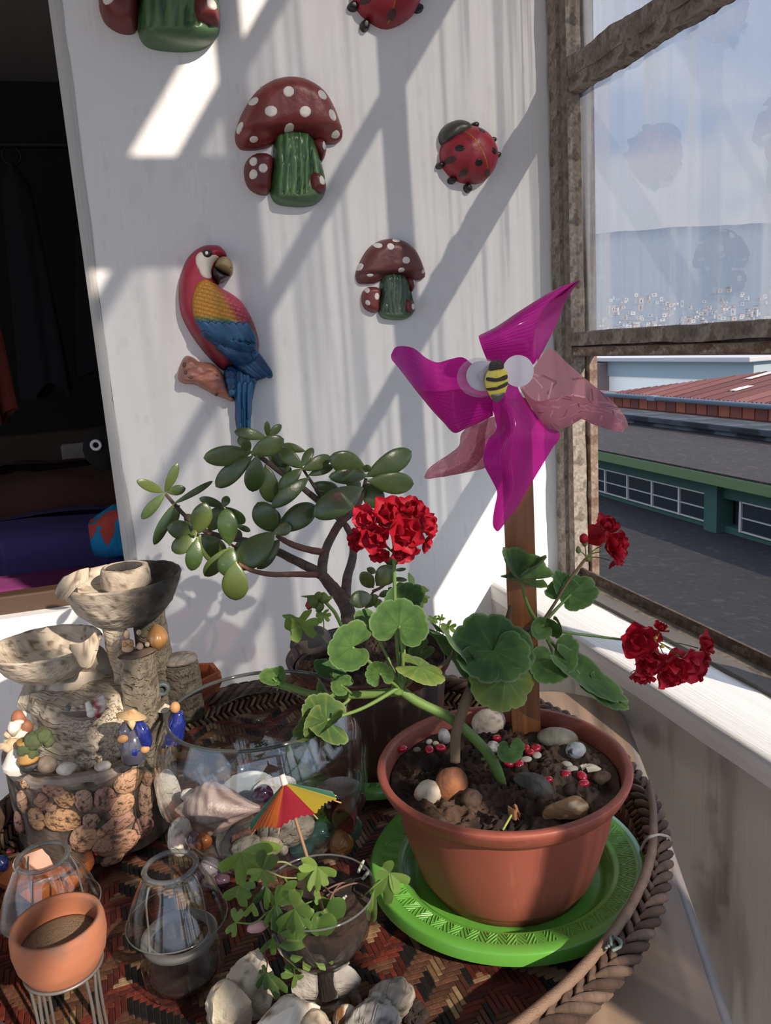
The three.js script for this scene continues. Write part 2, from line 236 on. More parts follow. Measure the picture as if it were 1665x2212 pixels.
// ================================================================ OUTSIDE, below and beyond the window
const S = 2.5, oy = (y) => EYE.y + S * y;
const tar = tex(512, 512, (u, v) => { const n = fbm(u * 10, v * 10, 3, 5), p = sstep(fbm(u * 30, v * 30, 6, 3), 0.66, 0.74); const k = lerp(0.17, 0.27, n); return [k * 1.05 + p * 0.14, k * 0.93 + p * 0.14, k * 0.9 + p * 0.13]; }, true, [0.35, 0.35]);
struct('roof_1', boxUV(box(0.748, S * 3.95, oy(-1.62), oy(-1.5), -S * 13, 9)), mat('#77706e', 0.95, { map: tar, bumpMap: grain, bumpScale: 0.02 }));
{
  const nb = thing('neighbour_building', 'low green building across the roof with clerestory windows below its eave', 'building', V(S * 3.95, oy(-1.5), -S * 5.5));
  const green = mat('#52663f', 0.85, { bumpMap: grain, bumpScale: 0.01 }), dgreen = mat('#2a4a40', 0.85), ledge = mat('#6d5d56', 0.95, { map: repTex(tar, 0.5, 0.5), color: hex('#a08d85') });
  const zA = -S * 12, zB = -S * 2.2, f = S * 3.9;
  part(nb, 'wall', box(f + 0.02, f + 0.25, oy(-1.5), oy(-1.45), zA, zB), dgreen);
  part(nb, 'lintel', box(f - 0.02, f + 0.25, oy(-1.245), oy(-1.07), zA, zB), dgreen);
  part(nb, 'inner_wall', box(f + 0.26, f + 1.4, oy(-1.5), oy(-1.07), zA, zB), mat('#20262a', 0.9));
  part(nb, 'eave', boxUV(rbox(f - 0.42, f + 1.5, oy(-1.125), oy(-1.045), zA, zB, 0.02)), green);
  part(nb, 'roof_slab', boxUV(box(f - 0.40, S * 5.1, oy(-1.06), oy(-1.03), zA, zB)), ledge);
  part(nb, 'pier', box(f - 0.16, f + 0.2, oy(-1.5), oy(-1.14), -S * 4.92, -S * 4.78), dgreen);
  part(nb, 'pier', box(f - 0.16, f + 0.2, oy(-1.5), oy(-1.14), -S * 7.3, -S * 6.72), dgreen);
  const frame = mat('#a8a39c', 0.8), pane = mat('#2a2f36', 0.15, { metalness: 0.1 });
  const bay = (z0, z1, n, name) => {
    const w = part(nb, 'window_frame', merge([box(f - 0.03, f + 0.02, oy(-1.46), oy(-1.45), z0, z1), box(f - 0.03, f + 0.02, oy(-1.25), oy(-1.24), z0, z1), box(f - 0.03, f + 0.02, oy(-1.36), oy(-1.352), z0, z1), ...[...Array(n + 1).keys()].map((i) => { const z = lerp(z0, z1, i / n); return box(f - 0.04, f + 0.02, oy(-1.46), oy(-1.24), z - 0.025, z + 0.025); })]), frame);
    for (let i = 0; i < n; i++) for (const [a, b] of [[-1.45, -1.36], [-1.352, -1.25]]) part(w, 'pane', box(f, f + 0.012, oy(a), oy(b), lerp(z0, z1, i / n) + 0.025, lerp(z0, z1, (i + 1) / n) - 0.025), pane);
  };
  bay(-S * 6.7, -S * 4.93, 5); bay(-S * 4.6, -S * 2.9, 4);
}
{
  const pw = thing('rooftop_wall', 'grey mossy parapet wall on the flat roof, under the brick wall', 'wall', V(S * 5.2, oy(-1.05), -S * 6));
  const gcol = tex(256, 256, (u, v) => { const k = lerp(0.28, 0.62, sstep(fbm(u * 8, v * 5, 4, 5), 0.35, 0.65)); return [k, k * 1.02, k * 1.05]; }, true, [0.25, 0.5]);
  part(pw, 'wall', boxUV(box(S * 5.05, S * 5.3, oy(-1.06), oy(-0.985), -S * 12, -S * 2)), mat('#9aa0a6', 0.95, { map: gcol }));
  part(pw, 'coping', boxUV(rbox(S * 4.98, S * 5.36, oy(-0.985), oy(-0.925), -S * 12, -S * 2, 0.03)), mat('#5d6068', 0.95, { map: gcol }));
}
{
  const h = thing('red_roofed_house', 'brick house under a rusty red corrugated roof with a dark gutter', 'house', V(S * 7, oy(-1.1), -S * 8));
  const X0 = S * 6.0, brick = ['#8c4a3a', '#7c4236', '#96543f', '#6e3c33'].map((c) => mat(c, 0.9)), z0 = -S * 11.6, z1 = -S * 3;
  part(h, 'wall', box(X0 + 0.1, X0 + 0.5, oy(-1.2), oy(-0.85), z0, z1), mat('#6b4038', 0.95));
  for (let i = 0; i < 46; i++) { const w = (z1 - z0) / 46, z = z0 + w * i; part(h, 'brick', rbox(X0, X0 + 0.12, oy(-1.02), oy(-0.90), z + 0.02, z + w - 0.02, 0.015, 1), brick[(i * 7) % 4]); }
  part(h, 'gutter', rbox(X0 - 0.35, X0 + 0.05, oy(-0.885), oy(-0.835), -S * 9.7, z1, 0.05), mat('#4a5560', 0.6, { metalness: 0.3 }));
  part(h, 'gutter_bracket', rbox(X0 - 0.37, X0 + 0.02, oy(-0.89), oy(-0.83), -S * 8.6, -S * 8.45, 0.02), mat('#5a6570', 0.6));
  // corrugated roof sheets rising away from the gutter
  const cols = ['#5c2f2a', '#512a25', '#64372f', '#6b4038', '#572d27'].map((c) => mat(c, 0.7, { bumpMap: grain, bumpScale: 0.01 }));
  const N = 26; for (let s = 0; s < N; s++) {
    const za = lerp(-S * 9.4, z1, s / N), zb = lerp(-S * 9.4, z1, (s + 1) / N), rows = []; const rise = (t) => 0.24 * t;
    for (const t of [0, 0.5, 1]) { const row = []; for (let i = 0; i <= 16; i++) { const z = lerp(za, zb + 0.03, i / 16), cut = clamp((z - -S * 9.4) / (S * 5), 0, 1); const T = Math.min(t, 0.04 + cut * 1.6 * t); row.push(V(X0 - 0.2 + T * S * 3.0, oy(-0.835) + T * S * 0.46 + Math.cos(i / 16 * 8 * Math.PI) * 0.025, z)); } rows.push(row); }
    part(h, 'roof_sheet', gridGeo(rows), cols[(s * 3 + (s % 4)) % 5]);
  }
  for (const [z, t0, t1] of [[-8.0, 0.30, 0.62], [-7.0, 0.34, 0.60], [-5.9, 0.40, 0.70], [-5.0, 0.25, 0.36], [-4.6, 0.42, 0.60], [-3.8, 0.30, 0.52], [-7.6, 0.12, 0.2], [-5.5, 0.15, 0.22]]) { const at = (t, dz) => V(X0 - 0.2 + t * S * 3.0, oy(-0.835) + t * S * 0.46 + 0.035, z * S + dz); part(h, 'roof_patch', gridGeo([[at(t0, -0.14), at(t0, 0.14)], [at((t0 + t1) / 2, -0.17), at((t0 + t1) / 2, 0.16)], [at(t1, -0.12), at(t1, 0.14)]]), mat('#cdb9ab', 0.8)); }
}
{
  const w = thing('white_house', 'white rendered house with a pale grey roof behind the red roof', 'house', V(S * 9.5, oy(-1.2), -S * 15));
  part(w, 'wall', box(S * 9, S * 13, oy(-2), oy(-0.62), -S * 18, -S * 10.5), mat('#f1ece2', 0.9));
  part(w, 'frieze', box(S * 8.97, S * 13, oy(-0.93), oy(-0.64), -S * 18.02, -S * 10.4), mat('#8f9ba0', 0.9));
  part(w, 'roof', rbox(S * 8.8, S * 13.2, oy(-0.64), oy(-0.56), -S * 18.3, -S * 10.3, 0.05), mat('#a9a5a4', 0.8));
  part(w, 'pier', box(S * 8.5, S * 9.0, oy(-1.6), oy(-0.66), -S * 15.2, -S * 14.5), mat('#7a6a66', 0.95));
}
// far hillside with its town, ridge behind
{
  const D = 1000, az0 = rad(10), az1 = rad(62), hill = (az, el, r) => V(Math.sin(az) * r, EYE.y + Math.tan(el) * r, -Math.cos(az) * r);
  const prof = [[-14, 45], [-6, 150], [-2.2, 420], [-0.6, 850], [0.6, 1150], [1.6, 1500], [2.3, 1800], [3.4, 2600], [4.8, 3300], [5.8, 3800]], rows = [];
  for (let j = 0; j < prof.length; j++) { const row = []; for (let i = 0; i <= 120; i++) { const t = i / 120, az = lerp(az0, az1, t), n = (fbm(t * 9, j * 0.4, 3, 4) - 0.5), top = j === prof.length - 1; const el = prof[j][0] + n * (j > 6 ? 0.8 : 0.5) + (j > 6 ? (0.5 - t) * 1.6 * (j - 6) / 3 + Math.sin(t * 5) * 0.3 : 0); row.push(hill(az, rad(el), prof[j][1])); } rows.push(row); }
  rows.push(rows[rows.length - 1].map((p) => p.clone().setY(-200).multiplyScalar(1.1)));
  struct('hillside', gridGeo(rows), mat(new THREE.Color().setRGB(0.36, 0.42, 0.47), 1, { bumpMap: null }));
  const R = rng(77), wall = ['#f4efe8', '#e9dfd6', '#f7f3ee', '#d9cfc8', '#e3cfc4', '#cfd4da'].map((c) => mat(c, 0.9)), roofM = ['#b9b0aa', '#a56a58', '#d9d4cf'].map((c) => mat(c, 0.9));
  const wg = box(-0.5, 0.5, 0, 1, -0.5, 0.5), rg = box(-0.53, 0.53, 1, 1.08, -0.53, 0.53), dg = box(-0.1, 0.1, 0.35, 0.7, 0.5, 0.53), dark = mat('#5b5f66', 0.6);
  const taken = [];
  for (let i = 0; i < 4000 && taken.length < 240; i++) {
    const az = rad(lerp(27.5, 43.5, R())), u = R(), el = lerp(-0.45, 1.9, Math.pow(u, 1.6)), jj = prof.findIndex((p) => p[0] > el), a = prof[jj - 1], b = prof[jj], r = lerp(a[1], b[1], (el - a[0]) / (b[0] - a[0])) * 0.985;
    const p = hill(az, rad(el), r); if (taken.some((q) => q.distanceTo(p) < r * 0.0072)) continue; taken.push(p); const h = thing('town_house', 'small pale flat-roofed house of the far hillside town seen through the glass', 'house', p, 'houses of the town on the far hillside');
    const s = r * lerp(0.003, 0.0058, R()), k = r * (R() > 0.9 ? 0.008 : lerp(0.0025, 0.005, R())); h.scale.set(s, k, s * 0.8); h.rotation.y = -az + (R() - 0.5);
    lpart(h, 'wall', wg, wall[Math.floor(R() * 6)]); lpart(h, 'roof', rg, roofM[Math.floor(R() * 3)]); lpart(h, 'window', dg, dark);
  }
}
// ================================================================ THE DARK ROOM BEHIND THE OPENING
{
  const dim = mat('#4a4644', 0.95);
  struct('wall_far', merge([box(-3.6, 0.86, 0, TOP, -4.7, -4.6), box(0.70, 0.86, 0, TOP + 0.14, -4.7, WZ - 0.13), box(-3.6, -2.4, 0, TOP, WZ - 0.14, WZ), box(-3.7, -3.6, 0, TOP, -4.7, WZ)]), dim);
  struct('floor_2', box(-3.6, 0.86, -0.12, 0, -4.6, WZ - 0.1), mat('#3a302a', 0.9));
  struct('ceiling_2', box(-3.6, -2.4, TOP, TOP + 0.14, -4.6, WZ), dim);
  const cloth = (c, o = {}) => mat(c, 0.95, { bumpMap: repTex(grain, 3, 3), bumpScale: 0.004, ...o });
  // a soft folded pile: outline in x, swelling in z, thickness
  const fold = (x0, x1, y0, y1, z0, z1, seed, wav = 0.02) => { const rows = [], n = 40; for (let j = 0; j <= 18; j++) { const a = j / 18 * 2 * Math.PI, row = []; for (let i = 0; i <= n; i++) { const t = i / n, w = (fbm(t * 5 + seed, j * 0.4, seed, 3) - 0.5) * wav * 2, e = Math.pow(Math.sin(Math.PI * clamp(t, 0.02, 0.98)), 0.18), cy = (y0 + y1) / 2, cz = (z0 + z1) / 2; const sq = (v) => Math.sign(v) * Math.pow(Math.abs(v), 0.6); row.push(V(lerp(x0, x1, t), cy + sq(Math.cos(a)) * (y1 - y0) / 2 * e + w, cz + sq(Math.sin(a)) * (z1 - z0) / 2 * e + w)); } rows.push(row); } return gridGeo(rows); };
  const bed = thing('bed', 'low bed with a dark wooden rail in the unlit room beyond the opening', 'bed', V(-0.7, 0, -2.3));
  part(bed, 'mattress', rbox(-2.2, 0.5, 0.42, 0.645, -2.9, -1.62, 0.05), cloth('#3c2b3d'));
  part(bed, 'frame', rbox(-2.25, 0.55, 0.2, 0.42, -2.95, -1.6, 0.01), mat('#3a2a20', 0.7));
  for (const x of [-2.2, 0.45]) for (const z of [-2.9, -1.68]) part(bed, 'leg', rbox(x, x + 0.06, 0, 0.2, z, z + 0.06, 0.006), mat('#2c2019', 0.7));
  single('blanket', 'magenta folded blanket lying nearest the opening on the bed', 'blanket', fold(-1.6, 0.1, 0.672, 0.835, -1.86, -1.64, 3), cloth('#7a2a68'));
  single('blanket', 'violet and blue rumpled blanket behind the magenta one on the bed', 'blanket', fold(-1.7, 0.2, 0.69, 0.90, -2.18, -1.89, 7, 0.03), cloth('#4a3f78'));
  single('cushion', 'large dark brown cushion lying on the far side of the bed', 'cushion', fold(-0.75, 0.1, 0.69, 0.98, -2.6, -2.2, 11, 0.03), cloth('#4a2c22'));
  single('cushion', 'flat black-brown cushion left of the large brown one on the bed', 'cushion', fold(-1.7, -0.8, 0.69, 0.96, -2.62, -2.2, 15, 0.03), cloth('#2c1d1a'));
  const bright = tex(64, 64, (u, v) => (fbm(u * 5, v * 5, 3, 3) > 0.56 ? [0.75, 0.3, 0.25] : [0.1, 0.55, 0.75]), true, [2, 2]);
  single('cloth', 'turquoise patterned cloth bunched at the edge of the opening', 'cloth', fold(-0.14, 0.16, 0.84, 0.95, -1.84, -1.66, 21, 0.03), cloth('#ffffff', { map: bright }));
  const hb = thing('shelf_box', 'dark wooden headboard shelf against the far wall', 'shelf', V(-0.3, 0.66, -2.8));
  part(hb, 'board', rbox(-1.2, 0.2, 0.66, 1.04, -2.88, -2.8, 0.01), mat('#3a2a20', 0.8)); part(hb, 'panel', rbox(-0.28, -0.06, 0.93, 1.0, -2.8, -2.77, 0.01), mat('#8a7f76', 0.8));
  const rail = thing('clothes_rail', 'dark hanging rail high in the unlit room', 'rail', V(-1.42, 1.98, -3.2));
  part(rail, 'rod', new THREE.CylinderGeometry(0.012, 0.012, 4.28, 12).rotateZ(Math.PI / 2).translate(-1.45, 2.0, -3.2), mat('#17130f', 0.6)); for (const x of [-3.59, 0.69]) part(rail, 'end_cap', new THREE.CylinderGeometry(0.03, 0.03, 0.02, 12).rotateZ(Math.PI / 2).translate(x, 2.0, -3.2), mat('#17130f', 0.6));
  const garment = (label, x, w, y0, y1, c, seed, gz = -3.19) => { const g = thing('garment', label, 'garment', V(x, y0, gz)), rows = []; for (let j = 0; j <= 24; j++) { const t = j / 24, row = []; for (let i = 0; i <= 40; i++) { const a = i / 40 * 2 * Math.PI, k = 0.5 + 0.5 * Math.pow(1 - t, 0.6), fo = 1 + 0.22 * Math.sin(a * 6 + seed + t * 2) * (1 - t); row.push(V(x + Math.cos(a) * w / 2 * k * fo * (t > 0.93 ? (1.02 - t) * 11 : 1), lerp(y0, y1, t) + (j ? 0 : Math.sin(a * 3 + seed) * 0.03), gz + Math.sin(a) * 0.045 * fo)); } rows.push(row); } part(g, 'fabric', gridGeo(rows), cloth(c)); part(g, 'hanger', new THREE.TorusGeometry(0.03, 0.004, 6, 16).translate(x, y1 + 0.035, -3.2), mat('#222', 0.5)); };
  garment('orange-red garment hanging lowest on the dark rail', -0.56, 0.2, 1.08, 1.93, '#8a3d30', 1); garment('grey striped garment hanging beside the orange-red one', -0.34, 0.16, 1.16, 1.93, '#26262a', 4); garment('black coat hanging nearest the right end of the rail', -0.03, 0.34, 1.22, 1.93, '#1c1a1e', 7); garment('dark brown garment hanging at the left end of the rail', -0.82, 0.22, 1.2, 1.93, '#2e2420', 9);
  const toy = thing('soft_toy', 'small round black soft toy with a ringed white eye beside the opening', 'toy', V(-0.085, 1.07, -1.62));
  part(toy, 'body', rock(V(-0.085, 1.09, -1.62), [0.04, 0.042, 0.03], 5, 0.08, 2, 3), cloth('#0e0d10')); part(toy, 'eye', new THREE.TorusGeometry(0.008, 0.003, 8, 18).translate(-0.098, 1.10, -1.588), mat('#d8d8d8', 0.4));
}
// ================================================================ RELIEF ORNAMENTS ON THE WHITE WALL
function segDist(p, a, b) { const dx = b[0] - a[0], dy = b[1] - a[1], t = clamp(((p[0] - a[0]) * dx + (p[1] - a[1]) * dy) / (dx * dx + dy * dy || 1), 0, 1), x = a[0] + dx * t, y = a[1] + dy * t; return [Math.hypot(p[0] - x, p[1] - y), x, y]; }
function smoothPoly(pts, n = 90) { return new THREE.CatmullRomCurve3(pts.map((p) => V(p[0], p[1], 0)), true, 'centripetal').getPoints(n).slice(0, n).map((p) => [p.x, p.y]); }
function polyDist(poly, x, y) { let best = [1e9], inside = false; for (let i = 0, j = poly.length - 1; i < poly.length; j = i++) { const a = poly[j], b = poly[i], d = segDist([x, y], a, b); if (d[0] < best[0]) best = d; if ((a[1] > y) !== (b[1] > y) && x < (b[0] - a[0]) * (y - a[1]) / (b[1] - a[1]) + a[0]) inside = !inside; } return [inside ? best[0] : -best[0], best[1], best[2]]; }
const swell = (d, R) => { const t = clamp(d / R, 0, 1); return Math.sqrt(Math.max(0, 1 - (1 - t) ** 2)); };
// outline in photo pixels on the wall plane, rising to `depth` metres over R pixels; base(x,y) is the height it sits on
function relief(pts, depth, R, { res = 26, base = () => 0, extra = () => 0, col, smooth = true, sink = 0.0015, z = WZ } = {}) {
  const poly = smooth ? smoothPoly(pts) : pts, xs = poly.map((p) => p[0]), ys = poly.map((p) => p[1]), x0 = Math.min(...xs), x1 = Math.max(...xs), y0 = Math.min(...ys), y1 = Math.max(...ys), c = Math.max(x1 - x0, y1 - y0) / res;
  const nx = Math.ceil((x1 - x0) / c) + 3, ny = Math.ceil((y1 - y0) / c) + 3, pos = [], uv = [], cols = [], idx = [], ins = [], H = (x, y) => base(x, y) + depth * swell(polyDist(poly, x, y)[0], R) + extra(x, y, polyDist(poly, x, y)[0]);
  for (let j = 0; j < ny; j++) for (let i = 0; i < nx; i++) {
    let x = x0 + (i - 1) * c, y = y0 + (j - 1) * c; const d = polyDist(poly, x, y); ins.push(d[0] > 0.02 * c); let h;
    if (d[0] <= 0.35 * c) { x = d[1]; y = d[2]; h = base(x, y) - sink; } else h = base(x, y) + depth * swell(d[0], R) + extra(x, y, d[0]);
    const p = onZ(x, y, z); pos.push(p.x, p.y, p.z + h); uv.push(p.x * 10, p.y * 10); if (col) cols.push(...col(x, y));
  }
  for (let j = 0; j < ny - 1; j++) for (let i = 0; i < nx - 1; i++) { const a = j * nx + i, b = a + 1, e = a + nx, f = e + 1; if (!ins[a] && !ins[b] && !ins[e] && !ins[f]) continue; idx.push(a, e, b, b, e, f); }
  const g = new THREE.BufferGeometry(); g.setAttribute('position', new THREE.Float32BufferAttribute(pos, 3)); g.setAttribute('uv', new THREE.Float32BufferAttribute(uv, 2)); if (col) g.setAttribute('color', new THREE.Float32BufferAttribute(cols, 3)); g.setIndex(idx); g.computeVertexNormals();
  g.userData.H = H; return g;
}
const oval = (x, y, a, b, t = 0, n = 14) => [...Array(n).keys()].map((i) => { const q = i / n * 2 * Math.PI, c = Math.cos(q) * a, s = Math.sin(q) * b; return [x + c * Math.cos(t) - s * Math.sin(t), y + c * Math.sin(t) + s * Math.cos(t)]; });
const cerRed = (k) => vmat(0.42, { bumpMap: grain, bumpScale: 0.0008 }), capMat = cerRed(), whiteDot = mat('#e4dfd8', 0.7, { bumpMap: grain, bumpScale: 0.001 });
const redCol = (a, b, sd) => { const A = lin(a), B = lin(b); return (x, y) => mixc(A, B, fbm(x * 0.02 + sd, y * 0.008, sd, 3) * 1.6 - 0.3); };
function wallThing(name, label, cat, px, py, group) { return thing(name, label, cat, onZ(px, py, WZ), group); }
function mushroom(label, T, spots, tone) {
  const m2 = (p) => T([450 + p[0] / 2.379, 100 + p[1] / 2.379]), k = T.k, t = wallThing('mushroom_ornament', label, 'wall ornament', ...m2([430, 820]), 'painted ceramic mushrooms on the white wall');
  const stemPts = [[345, 470], [330, 560], [322, 650], [312, 740], [340, 805], [420, 826], [540, 818], [592, 770], [598, 700], [575, 600], [550, 520], [520, 465], [430, 440]].map(m2);
  const gA = lin(tone ? '#27402f' : '#1d4a26'), gB = lin(tone ? '#5b6a58' : '#6f8f5e'), gC = lin('#4d6a4a');
  const c0 = m2([450, 640]), rid = (x, y) => { const u = (x - c0[0]) / k, v = (y - c0[1]) / k, w = (fbm(u * 0.05 + 9, v * 0.02, k * 7, 3) - 0.5) * 22; return (fbm((u + w) * 0.22 + 5, v * 0.018, k * 3, 3) - 0.5) * 2.6 + Math.sin((u + w) * 0.4) * 0.35; };
  const low = (y) => sstep((y - c0[1]) / k, 52, 64), top = (y) => 1 - low(y);
  const stem = relief(stemPts, 0.030 * k, 26 * k, { res: 56, extra: (x, y, d) => (d > 2 ? rid(x, y) * 0.0028 * k * top(y) + low(y) * 0.004 * k : 0), col: (x, y) => { const r = rid(x, y); return mixc(mixc(gA, gB, 0.35 + r * 0.55), gC, low(y)); } });
  part(t, 'stem', stem, vmat(0.35, { bumpMap: grain, bumpScale: 0.0006 }));
  const dot = (P, name, H, c, a, b, r) => part(P, name, relief(oval(...m2(c), a / 2.379 * k, b / 2.379 * k, r, 12), 0.0012 * k, 4 * k, { res: 12, base: H, sink: 0.0008 }), whiteDot);
  const capPts = [[135, 480], [150, 400], [185, 320], [240, 240], [320, 185], [420, 165], [510, 185], [590, 240], [640, 320], [670, 400], [688, 470], [660, 500], [590, 505], [520, 480], [450, 478], [360, 490], [300, 525], [210, 538], [160, 530]].map(m2);
  const cap = part(t, 'cap', relief(capPts, 0.042 * k, 42 * k, { res: 56, extra: (x, y, d) => { const v = (y - m2([400, 430])[1]) / k; return d > 1 ? -sstep(v, 0, 14) * 0.012 * k * clamp(d / 8 / k, 0, 1) : 0; }, col: redCol(tone ? '#5a2a2c' : '#6d1a20', tone ? '#7a4a48' : '#8a4643', k * 3) }), capMat);
  const capH = cap.geometry.userData.H; for (const s of spots.cap) dot(cap, 'spot', capH, [s[0], s[1]], s[2] ?? 28, s[3] ?? 28, s[4] ?? 0);
  for (const [pts, sp, d] of [[[[182, 660], [190, 600], [225, 562], [290, 555], [325, 575], [322, 680], [308, 762], [260, 765], [205, 730]], spots.left, 0.028], [[[522, 510], [545, 482], [585, 485], [602, 530], [590, 585], [570, 605], [545, 570]], spots.right, 0.026], [[[492, 690], [515, 655], [560, 665], [592, 710], [590, 765], [545, 780], [505, 770]], spots.low, 0.040]]) {
    const q = part(t, 'small_mushroom', relief(pts.map(m2), d * k, 18 * k, { res: 26, col: redCol('#5e181d', '#7a3a38', 9) }), capMat), H = q.geometry.userData.H; for (const s of sp) dot(q, 'spot', H, [s[0], s[1]], s[2] ?? 20, s[3] ?? 24, s[4] ?? 0);
  }
  return t;
}
const spotsA = { cap: [[388, 277, 29, 29], [220, 312, 22, 26, 0.4], [560, 287, 24, 30, -0.5], [300, 375, 33, 29], [471, 376, 30, 29], [611, 388, 22, 32, -0.3], [400, 448, 25, 20], [155, 435, 13, 30, 0.2], [224, 497, 23, 15], [640, 471, 24, 18, -0.2], [280, 200, 22, 10, -0.5], [430, 172, 30, 7], [625, 285, 12, 24, -0.4]], left: [[220, 612, 20, 26], [268, 647, 24, 25], [220, 677, 21, 26]], right: [[580, 528, 13, 24]], low: [[560, 713, 19, 26]] };
const spotsB = { cap: [[292, 232, 30, 26], [436, 192, 34, 18], [380, 245, 30, 30], [620, 270, 20, 26], [500, 355, 32, 30], [160, 400, 18, 32, 0.3], [230, 470, 30, 14], [470, 430, 28, 18], [650, 440, 20, 16]], left: [[215, 590, 16, 26, 0.2], [285, 640, 22, 30], [215, 690, 16, 24, -0.5]], right: [[585, 520, 10, 24]], low: [[560, 722, 18, 28]] };
const TA = Object.assign((p) => p, { k: 1 }), TB = Object.assign((p) => [0.645 * (p[0] - 505) + 766, 0.633 * (p[1] - 170) + 516], { k: 0.64 }), TC = Object.assign((p) => [1.5 * (p[0] - 640) + 383, 1.5 * (p[1] - 443) + 106], { k: 1.5 });
mushroom('red-capped ceramic mushroom with many white dots, the mid-sized one above the parrot', TA, spotsA, 0);
mushroom('smallest ceramic mushroom, dull maroon cap and grey-green stem, left of the pinwheel', TB, spotsB, 1);
mushroom('largest ceramic mushroom at the upper left, only its green stem showing', TC, spotsA, 0);
function ladybird(label, cx, cy, s, ang, faint) {
  const t = wallThing('ladybird_ornament', label, 'wall ornament', cx, cy, 'painted ceramic ladybirds on the white wall'), ca = Math.cos(ang), sa = Math.sin(ang), q = (x, y) => [cx + s * (x * ca - y * sa), cy + s * (x * sa + y * ca)];   // head towards -y
  const black = mat('#1d1719', 0.35), mp = (a) => a.map((p) => q(...p));
  for (const [x, y, a, b] of [[-0.93, -0.05, 0.16, 0.12], [-0.78, 0.55, 0.15, 0.13], [0.93, -0.1, 0.15, 0.12], [0.86, 0.4, 0.16, 0.12], [-0.42, 1.0, 0.13, 0.16], [0.62, -0.78, 0.14, 0.12]]) part(t, 'leg', relief(oval(...q(x, y), a * s, b * s, ang), 0.012, 6, { res: 10 }), black);
  part(t, 'head', relief(mp([[-0.62, -0.62], [-0.55, -1.0], [-0.2, -1.2], [0.2, -1.15], [0.45, -0.9], [0.4, -0.6], [-0.1, -0.45]]), 0.03, 0.35 * s, { res: 24 }), mat('#3b3d38', 0.4));
  const body = part(t, 'shell', relief(mp([[-0.55, -0.7], [-0.1, -0.85], [0.4, -0.85], [0.78, -0.5], [0.92, 0], [0.82, 0.5], [0.5, 0.85], [0.1, 1.02], [-0.3, 0.9], [-0.68, 0.6], [-0.88, 0.1], [-0.82, -0.35]]), 0.048, 0.8 * s, { res: 44, col: redCol('#7d1422', '#a83040', 5) }), capMat), H = body.geometry.userData.H;
  const line = [...Array(9).keys()].map((i) => [lerp(-0.02, 0.1, i / 8) + 0.05 * Math.sin(i / 8 * 3), lerp(-0.82, 0.98, i / 8)]), band = [...line.map(([x, y]) => q(x - 0.02, y)), ...line.reverse().map(([x, y]) => q(x + 0.025, y))];
  part(body, 'seam', relief(band, 0.001, 2, { res: 60, base: H, smooth: false, sink: 0.0004 }), mat('#a5792c', 0.4, { metalness: 0.4 }));
  for (const [x, y, f] of [[-0.45, -0.25, 0], [0.5, -0.5, 0], [0.52, 0.28, 0], [-0.12, 0.42, 0], [-0.75, -0.05, 1], [-0.55, 0.5, 1], [0.12, 0.82, 1], [0.3, -0.1, 2]]) if (f < 2) part(body, 'spot', relief(oval(...q(x, y), 0.13 * s, 0.115 * s, 0.4), 0.0011, 4, { res: 12, base: H, sink: 0.0006 }), f && faint ? mat('#4a2a2c', 0.5) : black);
}
ladybird('red ceramic ladybird with a gold seam, fixed near the window post', 1007, 336, 66, -0.42, true);
ladybird('red ceramic ladybird at the top edge, only its rounded tail showing', 832, -22, 84, 0.12, true);
